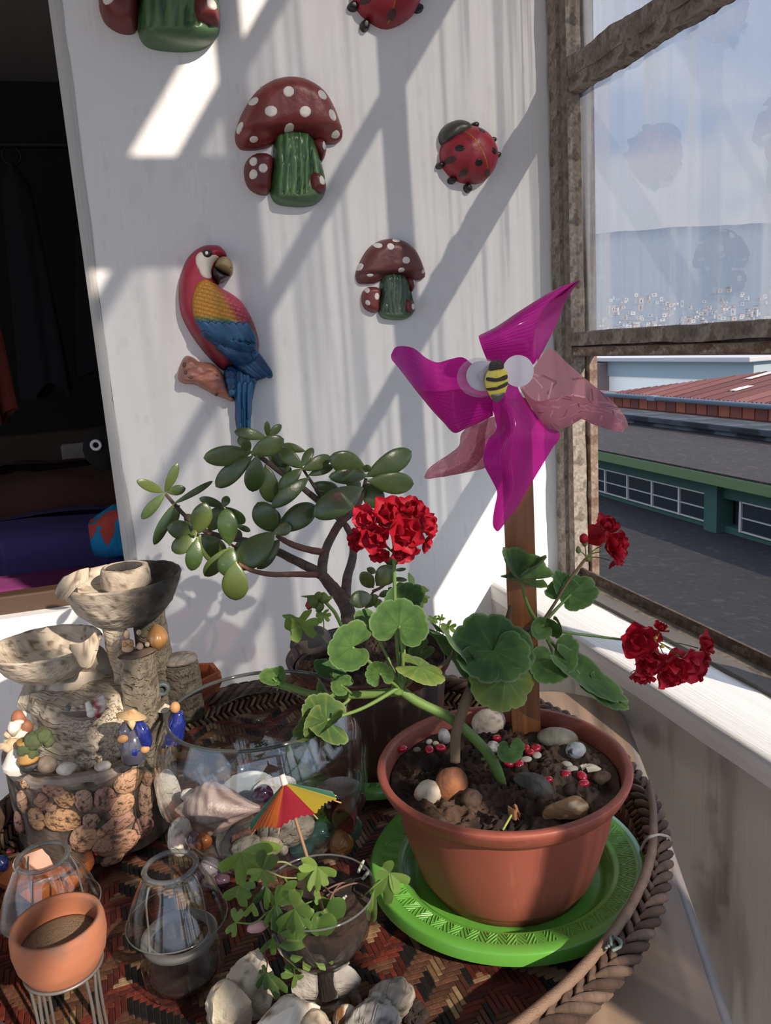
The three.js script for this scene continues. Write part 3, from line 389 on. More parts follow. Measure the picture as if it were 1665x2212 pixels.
// ---------------------------------------------------------------- the parrot
{
  const c4 = (p) => [340 + p[0] / 4.81, 500 + p[1] / 4.81], P4 = (a) => a.map(c4), t = wallThing('parrot_ornament', 'red, yellow and blue ceramic macaw perched on a pink branch', 'wall ornament', 480, 800);
  const red = lin('#9c1c38'), pink = lin('#b84258'), dred = lin('#641225'), yel = lin('#b07a28'), blu = lin('#1c4f78'), dblu = lin('#123a60'), grn = lin('#4a6a3a');
  const satin = vmat(0.45, { bumpMap: grain, bumpScale: 0.0008 });
  part(t, 'branch', relief(P4([[300, 1290], [370, 1310], [430, 1350], [560, 1370], [640, 1430], [700, 1520], [735, 1640], [790, 1740], [780, 1770], [700, 1740], [590, 1700], [480, 1640], [380, 1590], [270, 1580], [215, 1540], [225, 1430], [260, 1330]]), 0.030, 14, { res: 46, extra: (x, y, d) => (d > 2 ? (fbm(x * 0.06, y * 0.2, 4, 3) - 0.5) * 0.006 : 0), col: (x, y) => mixc(lin('#a86a58'), lin('#8a5f56'), fbm(x * 0.05, y * 0.09, 2, 3) * 2 - 0.5) }), satin);
  for (const c of [[270, 1385, 22, 30], [285, 1465, 20, 28], [335, 1515, 34, 22], [600, 1500, 20, 14], [595, 1690, 16, 16]]) part(t, 'knot', relief(oval(...c4([c[0], c[1]]), c[2] / 4.81, c[3] / 4.81), 0.004, 5, { res: 12, base: () => 0.027 }), mat('#55463f', 0.6));
  const bodyPts = P4([[560, 140], [650, 158], [712, 225], [718, 280], [640, 300], [590, 380], [590, 480], [650, 585], [760, 645], [860, 725], [950, 860], [1010, 1000], [1050, 1180], [1030, 1330], [900, 1420], [740, 1400], [690, 1450], [620, 1400], [520, 1300], [400, 1150], [300, 990], [240, 850], [220, 700], [222, 550], [250, 420], [310, 280], [400, 190], [480, 150]]);
  const body = part(t, 'body', relief(bodyPts, 0.036, 26, { res: 70, col: (x, y) => { const u = (x - 340) * 4.81, v = (y - 500) * 4.81, k = fbm(x * 0.12, y * 0.12, 6, 3); return mixc(mixc(red, pink, sstep(v, 260, 620) * sstep(u, 350, 720) * 0.7 + k * 0.35 - 0.1), dred, sstep(v, 800, 1300) * 0.9); } }), satin), H = body.geometry.userData.H;
  const face = part(t, 'face_patch', relief(P4([[430, 235], [500, 270], [600, 270], [640, 290], [580, 340], [548, 420], [548, 500], [520, 517], [450, 500], [410, 430], [380, 360], [385, 280]]), 0.002, 5, { res: 30, base: H }), mat('#cfc6bd', 0.6, { bumpMap: grain, bumpScale: 0.0008 }));
  part(t, 'eye', relief(P4([[450, 225], [490, 210], [548, 235], [545, 280], [500, 306], [458, 285]]), 0.004, 5, { res: 18, base: H }), mat('#1a1718', 0.3)); part(t, 'pupil', relief(oval(...c4([490, 256]), 4, 4.8), 0.003, 3, { res: 12, base: (x, y) => H(x, y) + 0.0035 }), mat('#ded9d2', 0.4));
  part(t, 'lower_beak', relief(P4([[575, 380], [620, 420], [680, 455], [745, 480], [700, 520], [645, 545], [625, 560], [580, 520], [550, 460], [555, 400]]), 0.042, 9, { res: 24 }), mat('#2a2324', 0.4, { bumpMap: grain, bumpScale: 0.001 }));
  part(t, 'upper_beak', relief(P4([[615, 295], [660, 270], [715, 280], [760, 325], [778, 400], [765, 470], [740, 485], [680, 452], [620, 420], [578, 375]]), 0.046, 13, { res: 26 }), mat('#a08a66', 0.55)); part(t, 'nostril', relief(oval(...c4([722, 398]), 2.2, 5, -0.5), 0.001, 2, { res: 8, base: () => 0.0445 }), mat('#2a221c', 0.6));
  const wingCol = (x, y) => { const u = (x - 340) * 4.81, v = (y - 500) * 4.81, m = v + (u - 600) * -0.06, bk = mixc(pink, dred, sstep(v, 640, 1000)), a = mixc(yel, bk, sstep(u - (v - 560) * 0.5, 540, 650)); return mixc(mixc(a, grn, sstep(m, 880, 945) * (1 - sstep(u, 720, 800))), u > 800 + (v - 930) * 0.75 ? bk : blu, sstep(m, 925, 975)); };
  const scallop = (x, y, d) => { const u = (x - 340) * 4.81, v = (y - 500) * 4.81; if (v > 950 - (u > 700 ? (u - 700) * 0.1 : 0)) return 0; const r = (v - u * 0.28) / 42, c = (u + (Math.floor(r) % 2) * 26) / 54; return d > 2 ? -0.0018 * (Math.exp(-(((r - Math.floor(r)) - 0.95) ** 2) * 90) + Math.exp(-(((c - Math.floor(c)) - 0.5) ** 2) * 130) * 0.8) : 0; };
  const wing = part(t, 'wing', relief(P4([[480, 520], [560, 545], [660, 590], [760, 650], [860, 730], [950, 865], [1010, 1010], [1045, 1180], [1010, 1260], [800, 1230], [600, 1150], [450, 1060], [390, 970], [350, 860], [342, 740], [365, 630], [410, 555]]), 0.010, 16, { res: 110, base: H, extra: scallop, col: wingCol }), satin), WH = wing.geometry.userData.H;
  const feather = (a, b, w, h, c, lift) => { const d = [b[0] - a[0], b[1] - a[1]], L = Math.hypot(...d), n = [-d[1] / L, d[0] / L], o = [0, 0.15, 0.5, 0.85, 0.97].map((k, i) => [a[0] + d[0] * k, a[1] + d[1] * k, w * [0.7, 1, 1, 0.8, 0.4][i] / 2]), pts = [...o.map(([x, y, q]) => [x + n[0] * q, y + n[1] * q]), b, ...o.reverse().map(([x, y, q]) => [x - n[0] * q, y - n[1] * q])]; return part(wing, 'feather', relief(P4(pts), h, 4.5, { res: 34, base: (x, y) => Math.max(WH(x, y) - 0.0035, lift - 0.012), col: () => c }), satin); };
  for (let i = 0; i < 7; i++) { const u = i / 6; feather([lerp(430, 860, u), lerp(960, 965, u)], [lerp(640, 990, u), lerp(1130, 1170, u)], 92, 0.008, mixc(blu, dblu, (i % 2) * 0.5), 0.041 - u * 0.006); }
  for (let i = 0; i < 7; i++) { const u = i / 6; feather([lerp(440, 900, u), lerp(1050, 1180, u)], [lerp(900, 1090, u), lerp(1370, 1380, u)], 84, 0.008, mixc(blu, dblu, ((i + 1) % 2) * 0.6), 0.036 - u * 0.004); }
  for (let i = 0; i < 5; i++) { const u = i / 4; feather([lerp(600, 930, u), lerp(1180, 1220, u)], [lerp(1040, 1160, u), lerp(1545, 1500, u)], 96, 0.009, mixc(dblu, blu, (i % 2) * 0.7), 0.032 + u * 0.002); }
  feather([960, 1250], [1168, 1520], 110, 0.012, blu, 0.030);
  const tail = part(t, 'tail', relief(P4([[720, 1380], [850, 1420], [1040, 1500], [1010, 1620], [985, 1750], [975, 1900], [965, 2060], [955, 2200], [920, 2230], [870, 2215], [830, 2100], [805, 1950], [795, 1750], [730, 1700], [720, 1620], [680, 1560], [690, 1460]]), 0.026, 13, { res: 70, extra: (x, y, d) => (d > 2 ? Math.sin(((x - 340) * 4.81 - ((y - 500) * 4.81 - 1700) * 0.02) * 0.09) * 0.0022 : 0), col: (x, y) => mixc(blu, dblu, fbm(x * 0.2, y * 0.04, 5, 3) * 2 - 0.6) }), satin);
  for (let i = 0; i < 4; i++) part(tail, 'feather', relief(P4([[690 + i * 8, 1440 + i * 60], [760, 1430 + i * 62], [800, 1480 + i * 60], [780, 1540 + i * 55], [720, 1560 + i * 50], [680 + i * 10, 1510 + i * 55]]), 0.008, 7, { res: 18, base: () => 0.023, col: () => mixc(dblu, blu, i % 2) }), satin);
  for (let i = 0; i < 3; i++) part(tail, 'feather', relief(P4([[800 + i * 55, 1560], [850 + i * 60, 1540], [860 + i * 48, 1750], [862 + i * 40, 2000], [868 + i * 34, 2215], [838 + i * 36, 2200], [815 + i * 44, 1950]]), 0.007, 7, { res: 40, base: () => 0.024, col: () => mixc(blu, dblu, (i % 2) * 0.6) }), satin);
}
// ================================================================ TABLE, WOVEN TRAY, PLATES, POTS
const woodTex = tex(512, 512, tile((u, v) => { const g = fbm(u * 26 + 20, v * 2.2 + 20, 4, 4), r = 0.5 + 0.5 * Math.sin((fbm(u * 5 + 30, v * 1.1 + 30, 8, 3) * 34 + u * 20)); return 0.34 + g * 0.52 + r * 0.14; }), true);
{
  const t = thing('table', 'wood-grained tabletop with a grey edge strip standing in the corner under the window', 'table', V(0.17, 0, -0.62));
  const q = (a, b, y) => V(a, y, -b), corners = [[0.601, 0.978, 0.09], [0.236, 0.17, 0.05], [-0.33, 0.17, 0.05], [-0.24, 0.978, 0.09]], edge = [];
  corners.forEach(([x, y, r], i) => {   // rounded corner between the edges that meet at x, y
    const p = new THREE.Vector2(x, y), a = new THREE.Vector2(...corners[(i + 3) % 4]).sub(p).normalize(), b = new THREE.Vector2(...corners[(i + 1) % 4]).sub(p).normalize(), half = Math.acos(a.dot(b)) / 2, d = r / Math.tan(half), m = a.clone().add(b).normalize().multiplyScalar(r / Math.sin(half)).add(p), s = p.clone().addScaledVector(a, d).sub(m), e = p.clone().addScaledVector(b, d).sub(m), A = Math.atan2(s.y, s.x); let B = Math.atan2(e.y, e.x); while (B - A > Math.PI) B -= 2 * Math.PI; while (B - A < -Math.PI) B += 2 * Math.PI;
    for (let k = 0; k <= 8; k++) { const f = lerp(A, B, k / 8); edge.push([m.x + Math.cos(f) * r, m.y + Math.sin(f) * r]); }
  });
  const top = new THREE.Shape(edge.map((p) => new THREE.Vector2(...p))), g = new THREE.ExtrudeGeometry(top, { depth: 0.022, bevelEnabled: false }), P = g.attributes.position, uvs = [];
  for (let i = 0; i < P.count; i++) { const a = P.getX(i), b = P.getY(i), h = P.getZ(i), w = q(a, b, TABLE - h); P.setXYZ(i, w.x, w.y, w.z); uvs.push((a * 0.911 - b * 0.41) * 2.6, (a * 0.41 + b * 0.911) * 1.1); }
  g.setAttribute('uv', new THREE.Float32BufferAttribute(uvs, 2)); g.computeVertexNormals();
  part(t, 'tabletop', toCreasedNormals(g, 0.5), mat(new THREE.Color().setRGB(0.62, 0.43, 0.30), 0.5, { map: woodTex }));
  const ring = edge.map((p) => q(p[0], p[1], TABLE - 0.0088)); ring.push(ring[0].clone());
  part(t, 'edge_strip', tube(ring, [0.0085], 160, 8), mat('#7f7874', 0.5));
  for (const [a, b] of [[0.44, 0.86], [0.2, 0.25], [-0.25, 0.25], [-0.18, 0.88]]) { const p = q(a, b, 0); part(t, 'leg', rbox(p.x - 0.022, p.x + 0.022, 0, TABLE - 0.022, p.z - 0.022, p.z + 0.022, 0.004), mat('#5d4636', 0.6)); }
}
// ---- round shallow tray of plaited cane strips
const TC0 = V(0.1135, 0.752, -0.741), FLOOR = 0.7632;
{
  const t = thing('basket_tray', 'wide round plaited cane tray on the tabletop, dark red, black and tan', 'basket', TC0.clone().setY(0.7505));
  part(t, 'base', lathe([[0, 0], [0.322, 0], [0.324, 0.008], [0, 0.0085]], V(TC0.x, 0.7506, TC0.z), 72), mat('#1d1310', 0.9));
  const w = 0.0047, th = rad(3.5), N = 70, ct = Math.cos(th), st = Math.sin(th);
  const tones = { tan: ['#a98763', '#94724f', '#b59672'], brown: ['#6b4530', '#593725', '#7a5038'], red: ['#6e2a1e', '#5b2219', '#823524'], black: ['#1c1817', '#262020', '#151214'] };
  const strawBump = repTex(grain, 30, 3), M = {}; for (const k in tones) M[k] = tones[k].map((c) => mat(c, 0.55, { bumpMap: strawBump, bumpScale: 0.0006 }));
  const floatGeo = (L) => { const hl = (L * w + 0.5 * w) / 2, hw = w * 0.47, h = 0.0011, rows = []; for (const [x, y] of [[-1, -0.0006], [-0.8, h * 0.75], [0, h], [0.8, h * 0.75], [1, -0.0006]]) rows.push([V(x * hl, y - 0.0008, -hw), V(x * hl, y, -hw * 0.75), V(x * hl, y, hw * 0.75), V(x * hl, y - 0.0008, hw)]); return toCreasedNormals(gridGeo(rows), 0.9); };
  const geos = new Map(), geo = (L) => { if (!geos.has(L)) geos.set(L, floatGeo(L)); return geos.get(L); };
  const tri = (i) => { const k = ((i % 28) + 28) % 28; return k < 14 ? k : 28 - k; }, over = (i, j) => (((j + tri(i)) % 8) + 8) % 8 < 4;
  const rowC = (j) => { const k = ((j % 24) + 24) % 24; return k < 9 ? 'brown' : k < 14 ? 'tan' : k < 19 ? 'red' : 'brown'; }, colC = (i) => { const k = ((i % 20) + 20) % 20; return k < 6 ? 'red' : k < 11 ? 'black' : k < 15 ? 'tan' : k < 18 ? 'brown' : 'black'; };
  const all = [], R = rng(5);
  for (let j = -N; j < N; j++) { let s = null; for (let i = -N; i <= N; i++) { const o = i < N && over(i, j); if (o && s === null) s = i; if (!o && s !== null) { all.push({ x: (s + i) / 2 * w, z: (j + 0.5) * w, L: i - s, turn: 0, c: rowC(j + Math.round(tri(s) * 0.8)) }); s = null; } } }
  for (let i = -N; i < N; i++) { let s = null; for (let j = -N; j <= N; j++) { const o = j < N && !over(i, j); if (o && s === null) s = j; if (!o && s !== null) { all.push({ x: (i + 0.5) * w, z: (s + j) / 2 * w, L: j - s, turn: Math.PI / 2, c: colC(i + Math.round(tri(i) * 0.5)) }); s = null; } } }
  const keep = all.filter((f) => { f.wx = TC0.x + f.x * ct + f.z * st; f.wz = TC0.z - f.x * st + f.z * ct; f.k = Math.floor(R() * 3); return Math.hypot(f.x, f.z) < 0.316; });
  const px = (f) => { const d = V(f.wx, FLOOR, f.wz).sub(EYE), k = d.dot(camF); return [IW / 2 + FPX * d.dot(camR) / k, IH / 2 - FPX * d.dot(camU) / k, k]; };
  for (const f of keep) { const [x, y, k] = px(f), inView = x > 0 && x < IW && y > 1500 && y < IH, open = (x > 215 && x < 500 && y > 1880) || (x > 740 && y > 2060 && x < 1240) || (x > 490 && x < 830 && y > 1960); f.rank = (inView ? 0 : 5) + (open ? 0 : 2) + k; }
  keep.sort((a, b) => a.rank - b.rank);
  keep.slice(0, 300).forEach((f) => { const m = lpart(t, 'strip', geo(f.L), M[f.c][f.k]); m.position.set(f.wx - t.position.x, FLOOR - 0.0012 - t.position.y, f.wz - t.position.z); m.rotation.y = f.turn + th; });
  const rest = keep.slice(300).map((f) => { const g = geo(f.L).clone(); g.rotateY(f.turn + th).translate(f.wx, FLOOR - 0.0012, f.wz); const c = lin(tones[f.c][f.k]); return colorize(g, () => c); });
  part(t, 'plaited_floor', merge(rest), vmat(0.55, { bumpMap: strawBump, bumpScale: 0.0006 })).userData.kind = 'stuff';
  // flaring side with slanted strips, braided rim
  part(t, 'side', lathe([[0.316, 0.006], [0.322, 0.008], [0.336, 0.034], [0.339, 0.033], [0.325, 0.002]], V(TC0.x, 0.7506, TC0.z), 96), mat('#3b2a20', 0.9));
  const slats = [], sc = ['#8f7156', '#745640', '#a58767', '#5e4433'].map(lin);
  for (let k = 0; k < 250; k++) for (const r of [0, 1, 2]) { const a = k / 250 * 2 * Math.PI, s = (r % 2 ? 1 : -1) * 0.013, rr = 0.3195 + r * 0.006, y = 0.763 + r * 0.0095, pt = (q) => V(TC0.x + Math.cos(a + s * q) * (rr - 0.002 + q * 0.0022 + (1 - q * q) * 0.001), y + q * 0.006, TC0.z + Math.sin(a + s * q) * (rr - 0.002 + q * 0.0022 + (1 - q * q) * 0.001)); const c = sc[(k * 7 + r * 3) % 4], g = tube([pt(-1), pt(0), pt(1)], [0.0016, 0.0026, 0.0016], 3, 5); slats.push(colorize(g, () => c)); }
  part(t, 'side_plait', merge(slats), vmat(0.7)).userData.kind = 'stuff';
  part(t, 'rim_core', new THREE.TorusGeometry(0.334, 0.0085, 10, 120).rotateX(Math.PI / 2).translate(TC0.x, 0.7855, TC0.z), mat('#35251b', 0.9));
  const strandC = ['#7d6250', '#6b5142', '#8d7260', '#5a4336', '#77604f'].map((c) => mat(c, 0.65, { bumpMap: strawBump, bumpScale: 0.0008 })), sg = [0, 1].map((k) => { const dir = k ? 1 : -1, pts = []; for (let i = 0; i <= 4; i++) { const q = i / 4, a = -q * 0.11, ph = rad(90) + dir * rad(-14 + q * 112), r = 0.334 + Math.cos(ph) * (0.0088 + 0.002 * Math.sin(q * 3)); pts.push(V(Math.cos(a) * r, Math.sin(ph) * (0.0092 + 0.0015 * Math.sin(q * 3)), Math.sin(a) * r)); } return tube(pts, [0.0012, 0.0033, 0.0036, 0.0032, 0.0012], 8, 7); });
  for (let k = 0; k < 140; k++) for (const e of [0, 1]) { const m = lpart(t, 'rim_strand', sg[e], strandC[(k * 3 + e * 2 + (k % 7)) % 5]); m.position.set(TC0.x - t.position.x, 0.7855 - t.position.y, TC0.z - t.position.z); m.rotation.y = -k / 140 * 2 * Math.PI + e * 0.012; m.scale.y = 1 + ((k * 5) % 3) * 0.06; }
  const cane = [[1402, 1690], [1411, 1760], [1405, 1850], [1372, 1940], [1308, 2036], [1215, 2135], [1120, 2212], [1000, 2300], [860, 2370]].map((p, i) => onY(...p, i ? 0.7985 : 0.806));
  part(t, 'cane_hoop', tube(cane, [0.0035, 0.0044, 0.0044, 0.0044], 60, 8, 0.08), mat('#7b614d', 0.6, { bumpMap: repTex(grain, 4, 30), bumpScale: 0.0008 }));
  const str = mat('#b8b0a2', 0.9); part(t, 'tie', tube([[1383, 1838], [1393, 1818], [1404, 1808], [1425, 1803], [1443, 1808], [1449, 1822]].map((p, i) => onY(...p, [0.785, 0.795, 0.8045, 0.8035, 0.800, 0.79][i])), [0.0013], 24, 6, 0.2), str, 'white string tied over the rim');
  for (const s of [0, 1, 2]) part(t, 'tie', tube([[1308 + s * 6, 2050 - s * 4], [1318, 2036 - s * 7], [1330, 2026], [1341, 2034 + s * 4], [1338, 2046], [1322, 2048 + s * 3]].map((p) => onY(...p, 0.803 + s * 0.001)), [0.0012], 24, 6, 0.2), mat('#6f7a70', 0.9));
}
// ---- two green plastic plates with an embossed zigzag rim
const PLATE = V(0.267, FLOOR, -0.610), PLATE2 = V(0.2152, FLOOR, -0.8627);
{
  const green = mat(new THREE.Color().setRGB(0.115, 0.345, 0.05), 0.26, { phys: true, clearcoat: 0.4, clearcoatRoughness: 0.2 });
  const p = thing('plate', 'bright green plastic plate under the terracotta-coloured pot, zigzags embossed on its rim', 'plate', PLATE);
  lpart(p, 'dish', lathe([[0, 0.0005], [0.082, 0.0005], [0.088, 0.004], [0.094, 0.014], [0.097, 0.0165], [0.116, 0.0205], [0.1225, 0.0205], [0.1245, 0.0185], [0.1265, 0.0105], [0.1255, 0.0105], [0.1225, 0.0185], [0.116, 0.0185], [0.096, 0.0145], [0.092, 0.012], [0.087, 0.0022], [0.082, -0.0008], [0, -0.0008]], V(0, 0.0009, 0), 96), green);
  const rib = []; for (let k = 0; k < 44; k++) { const a0 = k / 44 * 2 * Math.PI, da = 2 * Math.PI / 44, at = (f, r) => V(Math.cos(a0 + f * da) * r, 0.0009 + 0.0166 + (r - 0.097) * 0.205, Math.sin(a0 + f * da) * r);
    for (const [l, b] of [[[[0, 0.1145], [0.5, 0.1], [1, 0.1145]], 0], [[[0.22, 0.1145], [0.5, 0.1055], [0.78, 0.1145]], 0], [[[0.4, 0.1145], [0.5, 0.111], [0.6, 0.1145]], 0], [[[-0.28, 0.1], [0, 0.1085], [0.28, 0.1]], 0], [[[-0.1, 0.1], [0, 0.1035], [0.1, 0.1]], 0]]) { const pts = l.map((q) => at(...q)); for (let i = 0; i < 2; i++) { const A = pts[i], B = pts[i + 1], n = V(B.z - A.z, 0, -(B.x - A.x)).normalize().multiplyScalar(0.0005), up = V(0, 0.0007, 0); rib.push(gridGeo([[A.clone().sub(n), A.clone().add(up), A.clone().add(n)], [B.clone().sub(n), B.clone().add(up), B.clone().add(n)]])); } } }
  lpart(p, 'embossed_pattern', merge(rib), green);
  const p2 = p.clone(); p2.name = numbered('plate'); p2.position.copy(PLATE2); p2.scale.set(0.87, 1, 0.87); scene.add(p2); tag(p2, 'green plastic plate mostly hidden under the dark brown pot');
}
// ---- the pots and their soil
const POT = PLATE.clone().add(V(0, 0.0022, 0)), RIM = 0.878, BPOT = PLATE2.clone().add(V(0, 0.0022, 0)), BRIM = 0.90;
const scuff = tex(256, 256, (u, v) => { const n = fbm(u * 7, v * 7, 21, 4), s = sstep(fbm(u * 60, v * 14, 6, 3), 0.68, 0.8); return [lerp(0.86, 1, n) + s * 0.08, lerp(0.80, 1, n) + s * 0.1, lerp(0.78, 1, n) + s * 0.1]; }, true, [1, 1]);
{
  const h = RIM - POT.y, m = mat(new THREE.Color().setRGB(0.335, 0.095, 0.062), 0.55, { map: repTex(scuff, 3, 1), bumpMap: grain, bumpScale: 0.0006 });
  const p = thing('flower_pot', 'terracotta-coloured plastic flower pot on the green plate, holding the geranium', 'flower pot', POT);
  lpart(p, 'body', lathe([[0, 0.004], [0.066, 0.004], [0.067, 0], [0.072, 0], [0.0735, 0.006], [0.0745, 0.0065], [0.0785, 0.012], [0.0845, 0.03], [0.0925, 0.058], [0.0985, h - 0.021], [0.1005, h - 0.019], [0.0955, h - 0.019], [0.088, 0.05], [0.08, 0.02], [0, 0.012]], V(0, 0, 0), 96), m);
  lpart(p, 'rim', lathe([[0.0985, h - 0.0225], [0.104, h - 0.017], [0.1075, h - 0.014], [0.1115, h - 0.006], [0.1126, h - 0.002], [0.1115, h], [0.1065, h + 0.0003], [0.1045, h - 0.003], [0.102, h - 0.018], [0.0985, h - 0.0225]], V(0, 0, 0), 96), m);
  const hb = BRIM - BPOT.y, bcol = tex(256, 256, (u, v) => { const k = sstep(v + (fbm(u * 9, v * 9, 4, 4) - 0.5) * 0.5, 0.35, 0.75), s = sstep(fbm(u * 70, v * 9, 8, 3), 0.66, 0.76) * 0.18, a = [0.33, 0.16, 0.12], b = [0.27, 0.22, 0.21]; return a.map((q, i) => lerp(q, b[i], k) * lerp(0.75, 1.1, fbm(u * 12, v * 5, 9, 3)) + s * [1, 0.8, 0.7][i]); });
  const bm = mat('#ffffff', 0.5, { map: bcol, bumpMap: grain, bumpScale: 0.0006 });
  const b = thing('flower_pot', 'dark brown worn plastic pot holding the jade plant, at the back of the tray', 'flower pot', BPOT);
  lpart(b, 'body', lathe([[0, 0.004], [0.066, 0.004], [0.067, 0], [0.0715, 0], [0.077, 0.03], [0.0835, 0.07], [0.089, hb - 0.012], [0.0865, hb - 0.012], [0.081, 0.07], [0.072, 0.01], [0, 0.008]], V(0, 0, 0), 80), bm);
  lpart(b, 'rim', lathe([[0.087, hb - 0.022], [0.0935, hb - 0.014], [0.0972, hb - 0.004], [0.0979, hb - 0.001], [0.0955, hb + 0.0005], [0.0925, hb - 0.003], [0.0895, hb - 0.018], [0.087, hb - 0.022]], V(0, 0, 0), 80), bm);
  const soil = (c, r, y, seed, label, shade) => { const rows = []; for (let j = 0; j <= 80; j++) { const q = j / 80, row = []; for (let i = 0; i < 260; i++) { const a = i / 260 * 2 * Math.PI, x = Math.cos(a) * q * r, z = Math.sin(a) * q * r, n = (fbm(x * 60 + seed, z * 60, 3, 5) - 0.5) * 0.016 * (1 - 0.7 * q ** 6) + (sstep(vn(x * 330, z * 330 + seed, 7), 0.2, 0.8) - 0.5) * 0.0042 * (0.4 + 1.2 * vn(x * 50, z * 50, 2)) * (1 - q ** 8) + (1 - q * q) * 0.004; row.push(V(c.x + x, y + n, c.z + z)); } rows.push(row); }
    rows.push(rows[80].map((p) => V(c.x + (p.x - c.x) * 0.9, y - 0.02, c.z + (p.z - c.z) * 0.9))); const dk = lin('#241812'), br = lin('#4d3a2e'), gr = lin('#6d5a4c'); return single('soil', label, 'soil', gridGeo(rows, true, (x, yy, z) => mixc(mixc(dk, br, sstep(fbm(x * 45 + 3, z * 45, 5, 4), 0.38, 0.62)), gr, sstep(fbm(x * 30 + seed, z * 30, 9, 3) + (shade ? (x - c.x) * 3 : 0), 0.55, 0.8) * 0.6)), vmat(1, { bumpMap: repTex(grain, 6, 6), bumpScale: 0.002 }), null, 'stuff'); };
  soil(POT, 0.1015, 0.8635, 4, 'dark crumbly soil filling the terracotta-coloured pot', true); soil(BPOT, 0.0875, 0.884, 11, 'dark soil with dry chips in the brown pot', false);
}
// ---- stones, seeds and shells lying on the soil (photo crops: 6 = the pot close up)
const c6 = (x, y) => [780 + x / 2.523, 1460 + y / 2.523], SOIL = 0.8665;
const soilAt = (x, y, h = SOIL) => onY(...c6(x, y), h);
const stoneMat = (c, o = {}) => mat(c, 0.85, { bumpMap: repTex(grain, 2, 2), bumpScale: 0.0012, ...o });
function mottle(a, b, s, thr = 0.5, c) { const A = lin(a), B = lin(b), C = c && lin(c); return (x, y, z) => { const n = fbm(x * s + 3, y * s + 5, z * s, 4); let q = mixc(A, B, sstep(n, thr - 0.12, thr + 0.12)); if (C) q = mixc(q, C, sstep(fbm(x * s * 2 + 9, y * s * 2, z * s * 2 + 4, 3), 0.58, 0.68)); return q; }; }
function stone(label, cat, x, y, s, seed, col, o = {}) { const p = soilAt(x, y, o.y ?? SOIL); p.y += s[1] * 0.45; const g = rock(p, s, seed, o.rough ?? 0.18, o.freq ?? 1.4, 4, o.facets ?? 0, o.turn ?? [0, 0, 0], o.fine ?? 0.02); colorize(g, col); return single(o.name ?? 'stone', label, cat, g, vmat(o.gloss ?? 0.85, { bumpMap: repTex(grain, 2, 2), bumpScale: o.bump ?? 0.0012 })); }
stone('off-white porous rock on the soil behind the geranium stem', 'stone', 695, 285, [0.0175, 0.0135, 0.0125], 3, mottle('#b8a894', '#cdbfae', 120, 0.5, '#8f8070'), { fine: 0.06 });
stone('orange-brown rounded stone at the front left of the soil', 'stone', 492, 640, [0.0145, 0.0165, 0.0125], 8, mottle('#8a5636', '#6b4330', 90), { y: 0.864 });
stone('pale grey stone tucked beside the orange-brown one', 'stone', 365, 670, [0.012, 0.011, 0.010], 12, mottle('#a79c8c', '#c7bca9', 90), { y: 0.864 });
stone('dark grey pointed slate stone in the middle of the soil', 'stone', 960, 640, [0.011, 0.011, 0.024], 15, mottle('#5b5852', '#44413d', 110), { facets: 14, turn: [0.2, 0.5, 0.15], y: 0.864 });
stone('olive and rust angular stone at the front edge of the soil', 'stone', 1115, 755, [0.0215, 0.0105, 0.0125], 21, mottle('#6d5c40', '#84603f', 70, 0.5, '#b9a98a'), { facets: 9, turn: [0, 0.2, -0.1], y: 0.865 });
stone('smooth flat grey-green pebble beside the wooden stake', 'stone', 1070, 360, [0.0195, 0.0095, 0.0125], 27, mottle('#7d7766', '#8c8674', 60), { rough: 0.06, fine: 0, turn: [0, -0.3, -0.12], gloss: 0.6 });
stone('small speckled white egg-shaped stone leaning on the grey-green pebble', 'stone', 1170, 425, [0.0098, 0.0078, 0.0082], 30, ((f) => (x, y, z) => (fbm(x * 420, y * 420, z * 420, 2) > 0.66 ? lin('#2f3033') : f(x, y, z)))(mottle('#aeb3b4', '#c4c6c4', 60)), { rough: 0.02, fine: 0, gloss: 0.4, name: 'speckled_stone' });
stone('small white knobbly shell beside the round leaf in the pot', 'shell', 718, 405, [0.0062, 0.0062, 0.0055], 34, mottle('#b5aca4', '#ded8d0', 300, 0.5, '#5a5350'), { name: 'shell', fine: 0.12 });
stone('pale grey cone shell standing left of the geranium stem', 'shell', 455, 352, [0.0062, 0.0095, 0.006], 36, mottle('#a7a19c', '#c2bcb6', 200), { name: 'shell', turn: [0.3, 0, 0.35] });
stone('brown clod of earth near the right edge of the soil', 'clod', 1312, 570, [0.0085, 0.0055, 0.006], 41, mottle('#4a392e', '#5d493b', 200), { name: 'clod', fine: 0.1 });
stone('dark crumbly clod right of the orange-brown stone', 'clod', 600, 695, [0.0095, 0.0085, 0.008], 43, mottle('#35251d', '#4a372b', 200), { name: 'clod', fine: 0.14 });
stone('black clod between the slate and the red seeds', 'clod', 1135, 635, [0.0055, 0.0055, 0.005], 45, mottle('#2b211c', '#3a2d26', 200), { name: 'clod', fine: 0.14 });
